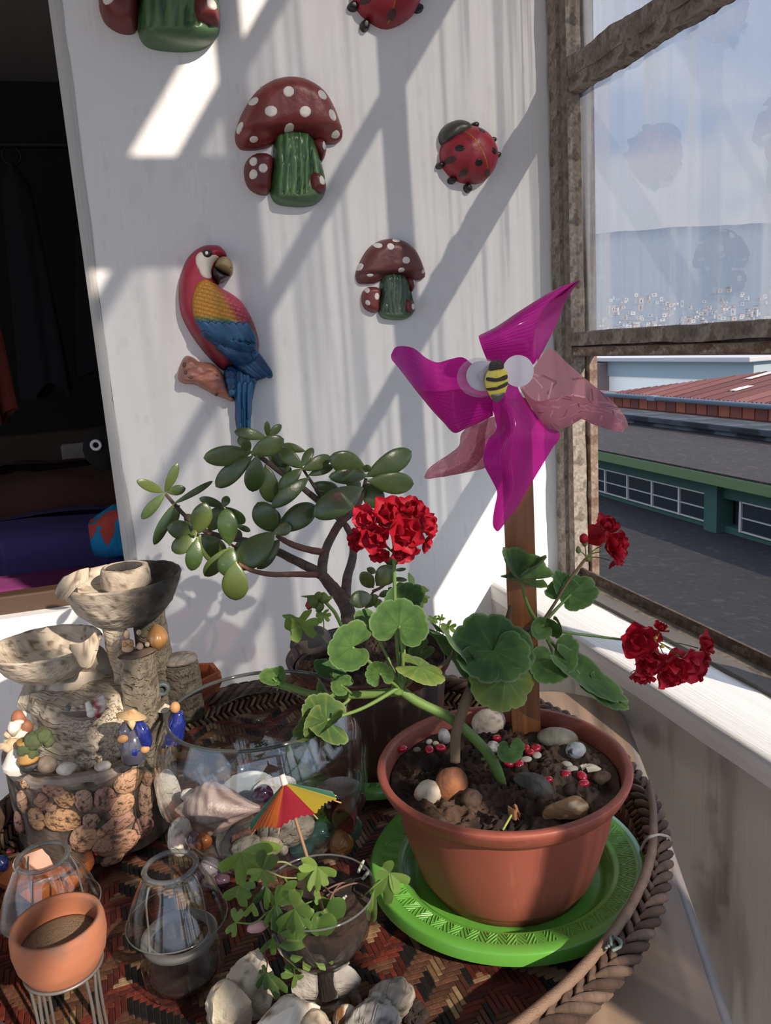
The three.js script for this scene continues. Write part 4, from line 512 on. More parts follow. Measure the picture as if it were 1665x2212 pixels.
{
  const seedG = mergeVertices(new THREE.SphereGeometry(1, 20, 14)).scale(0.0053, 0.0034, 0.0044), redM = mat(new THREE.Color().setRGB(0.50, 0.012, 0.035), 0.22, { phys: true, clearcoat: 0.6, clearcoatRoughness: 0.15 }), hil = mat('#2a0a0c', 0.4);
  const seeds = [[225, 408, 'red seed alone at the far left of the soil'], [372, 414, 'left one of the two red seeds beside the cone shell'], [433, 402, 'right one of the two red seeds beside the cone shell'], [740, 350, 'red seed half behind the round leaf in the pot'], [893, 402, 'red seed half hidden at the upper right of the round leaf'], [952, 406, 'rearmost red seed of the trio between leaf and pebble'], [920, 428, 'front red seed of the trio between leaf and pebble'], [806, 488, 'red seed half under the lower edge of the round leaf'], [862, 492, 'red seed at the tip of the dark slate stone'], [1015, 580, 'red seed alone right of the dark slate stone'], [1117, 548, 'red seed just below the two white round shells'], [1205, 560, 'upper red seed of the stacked pair at the right of the soil'], [1213, 600, 'lower red seed of the stacked pair at the right of the soil']];
  seeds.forEach(([x, y, label], i) => { const t = thing('seed', label, 'seed', soilAt(x, y, SOIL + 0.0015).add(V(0, 0.002, 0)), 'glossy red seeds on the soil'); lpart(t, 'coat', seedG, redM); const e = lpart(t, 'eye', new THREE.SphereGeometry(0.0009, 8, 6).scale(1, 0.5, 1), hil); e.position.set(0.0046, 0.0008, 0.0008); t.rotation.set((i % 3 - 1) * 0.25, i * 1.3, (i % 2) * 0.3); });
  const disc = mergeVertices(new THREE.SphereGeometry(1, 20, 12)).scale(0.0054, 0.0021, 0.0042), cream = mat('#d3c8b4', 0.4);
  [[900, 468, 'white oval shell disc below the round leaf'], [958, 446, 'white shell disc beside the trio of red seeds'], [1122, 496, 'upper white shell disc of the pair at the right'], [1152, 520, 'lower cream shell disc of the pair at the right'], [372, 372, 'tiny white shell furthest left behind the red seeds'], [408, 382, 'tiny white shell between cone shell and red seeds'], [305, 415, 'tiny grey pebble between red seeds at the left']].forEach(([x, y, label], i) => { const t = single('shell_disc', label, 'shell', disc.clone().scale(i > 3 ? 0.7 : 1, i > 3 ? 1.1 : 1, i > 3 ? 0.7 : 1).rotateY(i).translate(...soilAt(x, y, SOIL + 0.001).add(V(0, 0.0025, 0)).toArray()), i === 6 ? stoneMat('#8b7f70') : cream, 'small white shells on the soil'); });
  const p = soilAt(1250, 524), sh = thing('bivalve_shell', 'cream ribbed clam shell lying at the right of the soil', 'shell', p.clone().add(V(0, 0.002, 0))); const rows = []; for (let j = 0; j <= 10; j++) { const q = j / 10, row = []; for (let i = 0; i <= 28; i++) { const a = i / 28 * Math.PI, r = 0.0165 * q * (0.5 + 0.5 * Math.sin(a)), rb = 1 + 0.05 * Math.sin(i * 1.6); row.push(V(-0.008 + Math.cos(a) * r * 0.35 + q * 0.016 * Math.sin(a), 0.0045 * Math.sin(q * Math.PI) * rb + 0.001, Math.cos(a) * r * 0.5)); } rows.push(row); } lpart(sh, 'valve', gridGeo(rows), mat('#d6c9ae', 0.5));
}
// ================================================================ PLANTS
// leaves are laid out by two axes, given as photo pixels plus a step in depth: pt = [x, y, z]
const at3 = (p) => onZ(p[0], p[1], p[2]);
const axis = (c, d) => at3([c[0] + d[0], c[1] + d[1], c[2] + (d[2] ?? 0)]).sub(at3(c));
const leafMat = (c, o = {}) => mat('#ffffff', 0.62, { phys: true, vertexColors: true, transmission: 0.28, thickness: 0, specularIntensity: 0.6, ...o });
const gerM = leafMat(0, { roughness: 0.72, bumpMap: repTex(grain, 3, 3), bumpScale: 0.0004 });
// scalloped round geranium leaf with a notch; U points from the stalk away from the notch, W across; cup bends it
function geraniumLeaf(parent, c, Ud, Wd, { cup = 0.12, fold = 0, seed = 1, tint = 0, lobes = 7, gap = 0.32, name = 'leaf' } = {}) {
  const C = at3(c), U = axis(c, Ud), W = axis(c, Wd), N = V(0, 0, 0).crossVectors(U, W).normalize(), L = (U.length() + W.length()) / 2; if (N.dot(EYE.clone().sub(C)) < 0) N.negate();
  const rows = [], A = 96, RR = 12, R = rng(seed), wob = [R(), R(), R()], base = mixc(lin('#345826'), lin('#4f712e'), R()), lit = lin(tint > 0 ? '#858c35' : '#587c35'), zone = lin('#25431d');
  for (let j = 0; j <= RR; j++) { const q = j / RR, row = []; for (let i = 0; i <= A; i++) {
    const t = i / A, a = lerp(-Math.PI + gap, Math.PI - gap, t), lob = Math.abs(Math.sin(t * lobes * Math.PI)), sc = 0.9 + 0.10 * Math.pow(lob, 0.5) + 0.025 * Math.abs(Math.sin(t * lobes * 3 * Math.PI)), e = 0.92 + 0.1 * Math.sin(a * 2 + wob[0] * 6) * 0.5;
    const notch = 0.55 + 0.45 * Math.pow(Math.sin(Math.min(1, Math.min(t, 1 - t) * 7) * Math.PI / 2), 0.8), r = q * sc * e * notch, x = Math.cos(a) * r, y = Math.sin(a) * r;
    const h = L * (cup * q * q - Math.abs(y) * fold * -1 + 0.045 * q * (Math.pow(lob, 2) - 0.5) + 0.03 * q * Math.sin(a * 3 + wob[1] * 6));
    row.push(C.clone().addScaledVector(U, x).addScaledVector(W, y).addScaledVector(N, h)); } rows.push(row); }
  const g = gridGeo(rows), uv = g.attributes.uv; colorize(g, (x, y, z, u, v) => { const vein = Math.pow(1 - Math.abs(Math.sin(u * lobes * Math.PI)), 0) * Math.exp(-(((u * lobes) % 1 - 0.5) ** 2) * 160) * (1 - v * 0.5); const zn = Math.exp(-(((v - 0.62) / 0.13) ** 2)) * 0.45; let k = mixc(base, lit, vein * 0.6 + tint * v * v * 0.9); k = mixc(k, zone, zn * (1 - tint)); return v > 0.955 ? mixc(k, lin('#8fa377'), 0.45) : k; });
  return part(parent, name, g, gerM);
}
const stemM = mat('#5f7a3a', 0.6), woodyM = mat('#6b5a44', 0.85, { bumpMap: repTex(grain, 3, 8), bumpScale: 0.001 }), redStem = mat('#5c4a33', 0.6);
const stalk = (parent, pts, r, m = stemM, name = 'stalk', n = 20) => part(parent, name, tube(pts.map(at3), r, n, 8, 0.06, 3), m);
// ---- the geranium
{
  const g = thing('geranium', 'geranium with scalloped green leaves and red flower heads, rooted in the terracotta-coloured pot', 'plant', soilAt(760, 590, 0.862));
  const zb = g.position.z;
  // stems
  stalk(g, [[1086, 1700, zb], [1062, 1640, zb], [985, 1560, zb - .005], [900, 1515, zb - .01], [866, 1492, zb - .012]], [0.0048, 0.0046, 0.0046, 0.0042, 0.0042], stemM, 'stem', 30);
  stalk(g, [[868, 1494, zb - .012], [750, 1502, zb - .03], [680, 1500, zb - .04], [604, 1478, zb - .05]], [0.0042, 0.0036, 0.0034, 0.003], stemM, 'stem', 26);
  stalk(g, [[983, 1645, -0.59], [985, 1585, -0.592], [1008, 1510, -0.6], [1040, 1450, -0.615], [1082, 1395, -0.63], [1125, 1368, -0.64], [1165, 1355, -0.645]], [0.0046, 0.0045, 0.0048, 0.0044, 0.0044, 0.0034, 0.003], woodyM, 'stem', 36);
  stalk(g, [[1084, 1392, -0.63], [1094, 1350, -0.632], [1103, 1308, -0.634]], [0.0042, 0.0036, 0.0016], mat('#5a4636', 0.9), 'dead_stub', 10);
  stalk(g, [[855, 1498, zb - .012], [862, 1475, zb - .012], [872, 1462, zb - .012]], [0.0062, 0.0056, 0.004], stemM, 'node', 10);
  stalk(g, [[1148, 1362, -0.645], [1166, 1352, -0.645], [1184, 1345, -0.645]], [0.004, 0.0052, 0.003], stemM, 'node', 10);
  const zl = zb - .01;
  // stalk, then leaf: [centre, U, W, options]
  const leaf = (from, c, U, W, o = {}, r = 0.0014, m = stemM) => { if (from) stalk(g, [from, [(from[0] + c[0]) / 2 + (o.bx ?? 6), (from[1] + c[1]) / 2 + (o.by ?? 4), (from[2] + c[2]) / 2], c], [r * 1.25, r, r * 0.85], m); return geraniumLeaf(g, c, U, W, o); };
  const n1 = [866, 1490, zl];
  leaf(n1, [862, 1352, zl + .012], [14, -64, -.012], [66, 12, .01], { seed: 2, cup: 0.1 }, 0.0016);
  leaf(n1, [760, 1398, zl + .02], [-62, 4, .006], [6, -56, -.02], { seed: 5, cup: 0.12 }, 0.0016);
  leaf(n1, [820, 1455, zl + .02], [-10, -32, 0], [34, -6, .004], { seed: 9, cup: 0.3, lobes: 9 }, 0.0013);
  leaf(n1, [905, 1440, zl + .01], [60, 26, .004], [14, -26, -.016], { seed: 12, cup: -0.14, tint: 0.55 }, 0.0013, redStem);
  leaf(n1, [800, 1352, zl - .03], [-8, -36, -.012], [40, 4, .0], { seed: 14, cup: 0.1 }, 0.0013);
  leaf(n1, [870, 1300, zl - .04], [40, -32, -.01], [30, 22, .01], { seed: 17, cup: 0.2, gap: 0.4 }, 0.0011);
  leaf(n1, [912, 1405, zl - .03], [-30, 20, .004], [-12, -20, -.012], { seed: 19, cup: 0.1 }, 0.0011);
  leaf([760, 1502, zl - .02], [718, 1528, zl - .01], [-14, -74, .0], [16, 6, .016], { seed: 23, cup: 0.3 }, 0.0014);
  leaf([760, 1502, zl - .02], [712, 1455, zl - .02], [-12, -30, -.008], [38, 6, 0], { seed: 26, cup: 0.25 }, 0.0014); leaf([760, 1500, zl - .01], [736, 1480, zl + .008], [-24, -12, .004], [14, -24, -.006], { seed: 28, cup: 0.2 }, 0.0012);
  leaf([860, 1486, zl + .004], [706, 1556, zl + .028], [-70, -22, .01], [-6, -56, -.012], { seed: 31, cup: 0.16, tint: 0.25, bx: 2, by: 8, gap: 0.5 }, 0.0015); leaf(null, [700, 1560, zl + .026], [-52, 56, .008], [34, 14, .02], { seed: 33, cup: 0.22, tint: 0.3, gap: 0.7 }); leaf(null, [694, 1556, zl + .034], [-34, 42, .012], [-16, -22, .014], { seed: 36, cup: -0.1, tint: 0.5, gap: 0.8 });
  leaf([606, 1479, zb - .05], [588, 1464, zb - .05], [-34, -4, 0], [4, -20, -.008], { seed: 38, cup: 0.15 }, 0.0012); leaf([606, 1479, zb - .05], [607, 1462, zb - .048], [8, -26, 0], [18, 4, .01], { seed: 40, cup: 0.3, lobes: 5 }, 0.0012);
  for (const [dx, dy] of [[-8, -6], [4, -10], [-4, 6]]) stalk(g, [[606, 1479, zb - .05], [606 + dx, 1479 + dy, zb - .048], [606 + dx * 2, 1479 + dy * 2, zb - .046]], [0.0016, 0.0012, 0.0004], stemM, 'bud', 6);
  const n2 = [1165, 1354, -0.645];
  leaf(n2, [1066, 1406, -0.60], [-52, -84, -.02], [-78, 40, .01], { seed: 43, cup: 0.05, fold: 0.02 }, 0.0018); leaf(null, [1066, 1405, -0.598], [44, 72, .012], [70, -30, -.004], { seed: 45, cup: 0.05, gap: 0.9 });
  leaf([1040, 1450, -0.615], [1090, 1462, -0.60], [-4, 84, .02], [72, 14, -.006], { seed: 47, cup: -0.1, tint: 0.7, bx: 0, by: -8 }, 0.0016);
  leaf([935, 1452, zl], [982, 1388, -0.61], [62, 74, -.004], [14, -10, .03], { seed: 49, cup: 0.2, bx: 12 }, 0.0014, redStem); leaf(null, [1018, 1440, -0.612], [28, 48, 0], [16, -16, .02], { seed: 50, cup: 0.1 });
  leaf(n2, [1124, 1246, -0.64], [-64, -44, .006], [-18, 30, .03], { seed: 52, cup: 0.34, bx: -6 }, 0.0016); leaf(null, [1126, 1246, -0.64], [60, -34, -.006], [16, 6, .03], { seed: 54, cup: 0.2, gap: 0.6 });
  leaf(n2, [1232, 1284, -0.66], [44, -34, -.01], [46, 30, .012], { seed: 56, cup: 0.06, bx: -4 }, 0.0016); leaf(null, [1226, 1280, -0.662], [-28, -52, 0], [26, -10, -.006], { seed: 58, cup: 0.1, gap: 0.8 });
  leaf(n2, [1196, 1420, -0.62], [14, 56, .016], [60, -26, -.006], { seed: 60, cup: 0.05 }, 0.0015);
  leaf(n2, [1252, 1456, -0.615], [104, 72, .006], [-14, 26, .012], { seed: 62, cup: 0.14, bx: 0 }, 0.0013); leaf(null, [1290, 1488, -0.612], [62, 48, .006], [24, -18, -.012], { seed: 63, cup: 0.08, gap: 0.6, tint: 0.1 });
  leaf(null, [1162, 1356, -0.63], [-22, 16, .004], [16, 22, 0], { seed: 65, cup: 0.4, lobes: 9 }); leaf(null, [1204, 1348, -0.635], [10, 30, .004], [16, -6, .01], { seed: 67, cup: 0.4, lobes: 7 });
  leaf([1040, 1640, zb - .01], [1100, 1618, zb + .012], [4, 34, .004], [30, -6, -.004], { seed: 69, cup: 0.14 }, 0.0012); leaf(null, [1020, 1478, -0.6], [-16, -10, 0], [-8, 14, .004], { seed: 70, cup: 0.4, lobes: 5 });
  // flower heads: each floret five petals
  const petalG = (() => { const rows = []; for (let j = 0; j <= 6; j++) { const q = j / 6, row = []; for (let i = 0; i <= 6; i++) { const s = i / 6 * 2 - 1, w = Math.pow(Math.sin(Math.PI * Math.min(0.93, 0.08 + q * 0.8)), 0.8) * 0.46; row.push(V(q - 0.06 * s * s * q * 2, 0.22 * q * q - 0.12 * q + 0.08 * s * s * q + 0.05 * Math.sin(s * 4 + q * 5) * q, s * w)); } rows.push(row); } return gridGeo(rows); })();
  const petalM = [[0.42, 0.006, 0.022], [0.36, 0.004, 0.02], [0.48, 0.012, 0.035]].map((c) => mat(new THREE.Color().setRGB(...c), 0.55, { phys: true, transmission: 0.3, thickness: 0, specularIntensity: 0.5 })), calyx = mat('#5c6a35', 0.7);
  const R = rng(91);
  function floret(head, c, r, dir, seed) {
    const f = new THREE.Group(); f.name = 'floret'; head.add(f); f.position.copy(at3(c)).sub(g.position).sub(head.position); const n = V(...dir).normalize(); f.quaternion.setFromUnitVectors(V(0, 1, 0), n); const s = at3([c[0] + r, c[1], c[2]]).distanceTo(at3(c));
    const Q = rng(seed), spin = Q() * 6, geos = []; for (let ring = 0; ring < 2; ring++) for (let k = 0; k < (ring ? 4 : 6); k++) { const p = petalG.clone(); p.scale(s * (ring ? 0.72 : 1) * (0.88 + Q() * 0.22), s * (0.8 + Q()), s * (0.9 + Q() * 0.3)).rotateZ(0.25 + ring * 0.55 + Q() * 0.3).rotateY(spin + k / (ring ? 4 : 6) * 2 * Math.PI + Q() * 0.3); geos.push(p); }
    return { f, geos };
  }
  function head(name, label, centre, list) {
    const h = new THREE.Group(); h.name = name; g.add(h); h.position.copy(at3(centre)).sub(g.position); h.userData.label = label;
    list.forEach(([x, y, dz, r, dir], i) => { const { f, geos } = floret(h, [x, y, centre[2] + dz], r, dir, 100 + x + y * 3 + i); h.remove(f); const m = new THREE.Mesh(merge(geos), petalM[i % 3]); m.name = 'floret'; m.position.copy(f.position); m.quaternion.copy(f.quaternion); m.castShadow = m.receiveShadow = true; h.add(m); });
    return h;
  }
  const bits = (h, from, tos, r = 0.0007) => tos.forEach((q) => part(h, 'pedicel', tube([from, [(from[0] + q[0]) / 2, (from[1] + q[1]) / 2 - 3, (from[2] + q[2]) / 2], q].map(at3), [r, r * 0.9, r], 8, 6), calyx));
  const f1 = [850, 1150, zl + .004];
  stalk(g, [n1, [858, 1400, zl], [853, 1300, zl], [851, 1195, zl]], [0.0019, 0.0017, 0.0016, 0.0016]);
  const h1 = head('flower_head', 'full round red flower head', f1, [[868, 1152, .022, 46, [.1, .1, 1]], [812, 1158, .016, 40, [-.5, 0, 1]], [795, 1120, .008, 36, [-.7, .3, .9]], [840, 1112, .010, 42, [-.1, .7, .8]], [882, 1108, .006, 38, [.3, .8, .6]], [912, 1135, .004, 36, [.8, .3, .7]], [780, 1165, 0, 32, [-.9, -.1, .5]], [866, 1182, .016, 38, [.1, -.5, .9]], [915, 1170, 0, 26, [.8, -.5, .5]], [822, 1190, .008, 30, [-.3, -.7, .7]], [850, 1130, -.02, 42, [0, .5, -1]], [800, 1140, -.02, 38, [-.6, .3, -.9]], [895, 1140, -.02, 36, [.6, .3, -.9]]]);
  bits(h1, [851, 1196, zl], [[866, 1165, zl + .015], [815, 1165, zl + .01], [842, 1130, zl], [905, 1150, zl], [880, 1125, zl], [790, 1150, zl]]);
  const f2 = [1266, 1200, -0.66];
  stalk(g, [n2, [1195, 1308, -0.65], [1230, 1252, -0.655], [1264, 1208, -0.66]], [0.0017, 0.0015, 0.0014, 0.0014], redStem);
  const h2 = head('flower_head', 'small red flower head seen from the side, with one bud', f2, [[1316, 1178, 0, 40, [.5, .25, 1]], [1306, 1140, -.006, 28, [.2, .9, .7]], [1324, 1196, .004, 30, [.8, -.1, .6]], [1300, 1165, -.018, 34, [.3, .4, -.9]], [1320, 1214, -.004, 14, [.6, -.7, .4]]]);
  bits(h2, [1266, 1204, -0.66], [[1300, 1178, -0.66], [1298, 1192, -0.657], [1316, 1210, -0.66], [1262, 1172, -0.66], [1250, 1190, -0.66]], 0.0006);
  part(h2, 'bud', rock(at3([1261, 1164, -0.66]), [0.0042, 0.0052, 0.0042], 4, 0.1, 2, 2), petalM[1]); part(h2, 'calyx', rock(at3([1263, 1172, -0.66]), [0.003, 0.004, 0.003], 5, 0.1, 2, 2), calyx); part(h2, 'bract', rock(at3([1270, 1208, -0.66]), [0.0036, 0.0026, 0.003], 6, 0.3, 2, 2), calyx); part(h2, 'bud', rock(at3([1249, 1188, -0.66]), [0.0024, 0.0036, 0.0022], 7, 0.2, 2, 2), calyx);
  const f3 = [1420, 1388, -0.64];
  stalk(g, [n2, [1230, 1367, -0.645], [1300, 1376, -0.642], [1350, 1382, -0.64], [1416, 1384, -0.64]], [0.0016, 0.0014, 0.0013, 0.0012, 0.0010]);
  const h3 = head('flower_head', 'loose spreading red flower head over the sill', f3, [[1376, 1382, .012, 40, [-.5, .2, 1]], [1398, 1420, .014, 40, [-.2, -.3, 1]], [1388, 1448, .006, 30, [-.4, -.7, .6]], [1440, 1440, .014, 42, [0, -.3, 1]], [1452, 1458, .008, 30, [.1, -.8, .6]], [1478, 1432, .012, 38, [.3, -.1, 1]], [1515, 1392, .004, 28, [.6, .5, .8]], [1505, 1440, .0, 28, [.7, -.3, .6]], [1402, 1380, -.004, 26, [.1, .8, .5]], [1424, 1360, -.006, 18, [.2, .9, .3]], [1512, 1412, -.006, 22, [.8, .1, .3]], [1410, 1410, -.016, 34, [-.2, 0, -1]], [1470, 1440, -.014, 34, [.2, 0, -1]]]);
  bits(h3, [1418, 1384, -0.64], [[1380, 1384, -0.635], [1402, 1418, -0.632], [1442, 1436, -0.632], [1476, 1428, -0.632], [1508, 1400, -0.638], [1500, 1436, -0.64], [1424, 1366, -0.645]], 0.0006);
  for (const [x, y] of [[1430, 1396], [1415, 1378], [1462, 1418]]) part(h3, 'bract', rock(at3([x, y, -0.638]), [0.0022, 0.0018, 0.0022], x, 0.3, 2, 2), mat('#b3a04a', 0.7));
  // withered leaf
  stalk(g, [[1086, 1793, -0.52], [1096, 1775, -0.522], [1108, 1755, -0.524]], [0.0009, 0.0009, 0.0008], mat('#8f9a4a', 0.7), 'withered_stalk', 8); part(g, 'withered_leaf', (() => { const p = at3([1108, 1752, -0.524]), rows = []; for (let j = 0; j <= 8; j++) { const q = j / 8, row = []; for (let i = 0; i <= 8; i++) { const s = i / 8 * 2 - 1; row.push(V(p.x + s * 0.005 * Math.sin(q * 2.6 + 0.3) + 0.004 * q, p.y + 0.002 - q * 0.010 + 0.003 * Math.sin(q * 9), p.z + 0.004 * Math.cos(s * 3 + q * 2))); } rows.push(row); } return gridGeo(rows); })(), mat('#7a5238', 0.9));
}
// ---- jade plants in the brown pot (photo crop 7)
const c7 = (x, y) => [270 + x / 2.413, 880 + y / 2.413];
const jadeM = mat('#ffffff', 0.3, { phys: true, vertexColors: true, clearcoat: 0.25, clearcoatRoughness: 0.3, bumpMap: repTex(grain, 2, 2), bumpScale: 0.00025 });
function jadeLeaf(parent, b, tip, wpx, { roll = 0, thick = 0.16, seed = 1, bend = 0.06, hue = 0 } = {}) {
  const B = at3(b), T = at3(tip), d = T.clone().sub(B), L = d.length(), dn = d.clone().normalize(), view = EYE.clone().sub(B).normalize(); let w = V(0, 0, 0).crossVectors(dn, view).normalize(), n = V(0, 0, 0).crossVectors(w, dn).normalize(); w.applyAxisAngle(dn, roll); n.applyAxisAngle(dn, roll);
  const mpp = L / Math.max(8, Math.hypot(tip[0] - b[0], tip[1] - b[1], (tip[2] - b[2]) * 2000)), W = wpx * mpp / 2, rows = [], K = 22;
  for (let j = 0; j <= 20; j++) { const q = j / 20, s = Math.pow(Math.sin(Math.PI * Math.pow(q, 1.3)), 0.55) * (q < 0.12 ? lerp(0.55, 1, q / 0.12) : 1), hw = Math.max(W * s, j && j < 20 ? W * 0.12 : W * 0.1 * (j ? 0.2 : 1)), ht = Math.max(W * thick * 2 * Math.pow(s, 0.7), W * 0.05), c = B.clone().addScaledVector(dn, q * L).addScaledVector(n, -bend * L * (q - 0.5) * (q - 0.5) * 4 * 0.5 + Math.sin(q * 3.1) * bend * L * 0.3), row = []; for (let i = 0; i < K; i++) { const a = i / K * 2 * Math.PI; row.push(c.clone().addScaledVector(w, Math.cos(a) * hw).addScaledVector(n, Math.sin(a) * ht - Math.cos(a) ** 2 * -hw * 0.10)); } rows.push(row); }
  const R = rng(seed), A = mixc(lin('#3a5126'), lin('#66713a'), R() * 0.8 + hue), D = lin('#2d4220'); const g = gridGeo(rows, true, (x, y, z, u, v) => mixc(mixc(A, D, v * v * 0.5), lin('#6d7c4d'), Math.exp(-v * 7) * 0.5 + sstep(fbm(x * 400, y * 400, z * 400, 2), 0.72, 0.8) * 0.35)); return part(parent, 'leaf', g, jadeM);
}
{
  const jp = thing('jade_plant', 'large branching jade plant with thick oval leaves in the dark brown pot', 'plant', V(0.205, 0.885, -0.855)), z0 = -0.855, lean = (y) => -0.10 * clamp((1080 - y) / 420, 0, 1);
  const bark = mat(new THREE.Color().setRGB(0.17, 0.115, 0.095), 0.8, { map: tex(128, 256, tile((u, v) => { const n = 0.6 + fbm(u * 8 + 9, v * 16 + 9, 5, 4) * 0.5, r = Math.abs(((v * 14 + vn(u * 3, v * 10, 2) * 0.6) % 1) - 0.5) < 0.06 ? -0.2 : 0; return n + r; }), true), bumpMap: repTex(grain, 3, 6), bumpScale: 0.002 }), twig = mat(new THREE.Color().setRGB(0.22, 0.10, 0.07), 0.7, { bumpMap: repTex(grain, 3, 8), bumpScale: 0.001 });
  const br = (list, m = bark, name = 'branch') => { const pts = list.map(([x, y, , dz]) => { const c = c7(x, y); return at3([c[0], c[1], z0 + (dz ?? 0) + lean(y)]); }); part(jp, name, tube(pts, list.map((q) => q[2] / 2.413 * 0.00052), Math.max(14, list.length * 7), 12, 0.07, list[0][0]), m); };
  br([[1172, 1140, 46], [1160, 1060, 40], [1115, 980, 38], [1060, 915, 33], [1025, 865, 28], [1030, 810, 26]], bark, 'trunk');
  br([[1022, 880, 30], [1040, 760, 26], [1085, 660, 24], [1125, 598, 24], [1200, 530, 21], [1240, 440, 15, .01], [1256, 370, 9, .01]]);
  br([[1148, 1000, 30], [1158, 890, 26], [1188, 770, 23], [1180, 680, 21], [1150, 615, 19], [1125, 590, 16]]);
  br([[1040, 756, 20], [930, 735, 19, .01], [840, 700, 16, .02], [790, 668, 11, .02]], twig);
  br([[1010, 858, 28], [900, 805, 25], [790, 750, 23, -.01], [650, 700, 19, -.01], [440, 655, 17, -.02], [330, 580, 12, -.02], [262, 510, 11, -.02], [208, 448, 9, -.02]]);
  br([[1010, 872, 18], [880, 870, 16, .01], [760, 870, 14, .02], [660, 850, 12, .02], [590, 815, 8, .03]], twig);
  br([[1128, 590, 20], [1010, 490, 19, -.01], [900, 400, 16, -.01], [800, 330, 16], [720, 270, 13], [662, 238, 9]]); br([[1030, 475, 11, -.01], [965, 380, 9], [925, 318, 7]]); br([[650, 702, 10, -.01], [585, 730, 8, .01], [548, 712, 6, .02]], twig); br([[460, 655, 10, -.02], [410, 665, 8, .0], [375, 668, 6, .01]], twig); br([[560, 740, 7, .01], [555, 800, 6, .03], [575, 820, 5, .03]], twig);
  const L = [
    [650, 235, 410, 265, 100, .02], [730, 155, 570, 125, 58, .01], [742, 150, 740, 72, 30, 0], [746, 150, 815, 90, 40, 0], [665, 240, 828, 165, 100, .03], [650, 225, 612, 170, 50, .03, 1], [652, 262, 470, 415, 92, .03], [685, 262, 665, 442, 98, .04], [735, 310, 762, 498, 96, .01], [640, 200, 588, 160, 50, -.01], [745, 250, 868, 282, 90, -.01], [800, 325, 868, 322, 50, -.02],
    [920, 312, 800, 215, 78, .02], [920, 305, 980, 210, 46, .02], [932, 322, 1075, 258, 66, .01], [962, 352, 1088, 305, 46, .0], [915, 325, 800, 432, 72, .03], [950, 372, 765, 520, 76, .04], [935, 228, 820, 195, 44, -.01], [985, 400, 1115, 470, 96, -.02],
    [1248, 330, 1070, 258, 108, .01], [1258, 356, 1065, 362, 70, .03], [1272, 352, 1497, 228, 108, .02], [1280, 385, 1507, 400, 102, .03], [1258, 335, 1266, 300, 46, .03, 1], [1230, 425, 985, 565, 132, .05], [1252, 400, 1330, 520, 112, .0], [1155, 398, 1232, 408, 50, -.02],
    [195, 440, 62, 382, 52, -.01], [210, 440, 275, 293, 46, -.02], [203, 452, 85, 583, 52, 0], [260, 500, 460, 384, 34, 0], [222, 442, 315, 422, 52, -.03], [248, 515, 150, 718, 54, .01], [278, 520, 195, 645, 76, -.02],
    [368, 660, 220, 622, 92, .02], [366, 680, 243, 748, 88, .03], [378, 690, 345, 853, 82, .03], [390, 672, 518, 798, 112, .01], [372, 658, 420, 498, 96, .03], [312, 560, 360, 605, 60, -.03], [440, 640, 512, 518, 92, -.02], [372, 668, 350, 640, 30, .04, 1],
    [545, 712, 525, 528, 98, .04], [560, 738, 512, 876, 98, .05], [538, 740, 412, 882, 76, .03], [575, 815, 575, 1008, 122, .04], [510, 512, 388, 474, 44, -.02], [512, 518, 536, 462, 44, -.01], [530, 525, 625, 605, 56, -.03], [575, 612, 657, 646, 28, -.03], [540, 560, 592, 602, 44, -.04],
    [780, 645, 690, 497, 118, .04], [790, 640, 758, 525, 72, .01], [800, 640, 995, 512, 118, .03], [776, 656, 868, 618, 62, .05], [770, 660, 580, 838, 142, .05], [800, 695, 688, 842, 80, .02], [570, 745, 640, 705, 60, -.01], [560, 690, 600, 640, 60, -.03]];
  L.forEach(([x0, y0, x1, y1, w, dz, hue], i) => { const a = c7(x0, y0), b = c7(x1, y1), k = rng(i * 7 + 3); jadeLeaf(jp, [a[0] + (a[0] - b[0]) * 0.06, a[1] + (a[1] - b[1]) * 0.06, z0 + dz + lean(y0)], [b[0], b[1], z0 + dz + lean(y0) + (k() - 0.45) * 0.03], w / 2.413 * 1.08, { seed: i + 2, hue: hue ? 0.5 : 0, roll: (k() - 0.5) * 0.35, bend: 0.03 + k() * 0.07 }); });
  const jb = thing('jade_plant', 'small young jade plant right of the thick trunk in the brown pot', 'plant', V(0.235, 0.885, -0.86)); const z1 = -0.86;
  const b2 = (list) => part(jb, 'branch', tube(list.map(([x, y]) => { const c = c7(x, y); return at3([c[0], c[1], z1]); }), [0.002, 0.0018, 0.0014], 12, 8), twig);
  b2([[1255, 1080], [1262, 1020], [1300, 950]]); b2([[1290, 960], [1340, 935], [1385, 890]]); b2([[1262, 1030], [1290, 1000], [1320, 985]]);
  [[1308, 930, 1396, 830, 106, .02], [1296, 942, 1232, 862, 62, .02], [1290, 985, 1170, 1012, 84, .03], [1382, 892, 1470, 900, 28, .0], [1400, 850, 1465, 842, 22, -.01], [1310, 862, 1262, 840, 30, -.01], [1395, 832, 1390, 780, 60, -.02], [1255, 1045, 1312, 978, 50, .02], [1320, 985, 1380, 960, 40, .01], [1290, 1000, 1340, 1040, 60, .01], [1370, 940, 1400, 960, 34, .02]].forEach(([x0, y0, x1, y1, w, dz], i) => { const a = c7(x0, y0), b = c7(x1, y1); jadeLeaf(jb, [a[0], a[1], z1 + dz], [b[0], b[1], z1 + dz + 0.01], w / 2.413, { seed: 80 + i, hue: 0.1 }); });
}
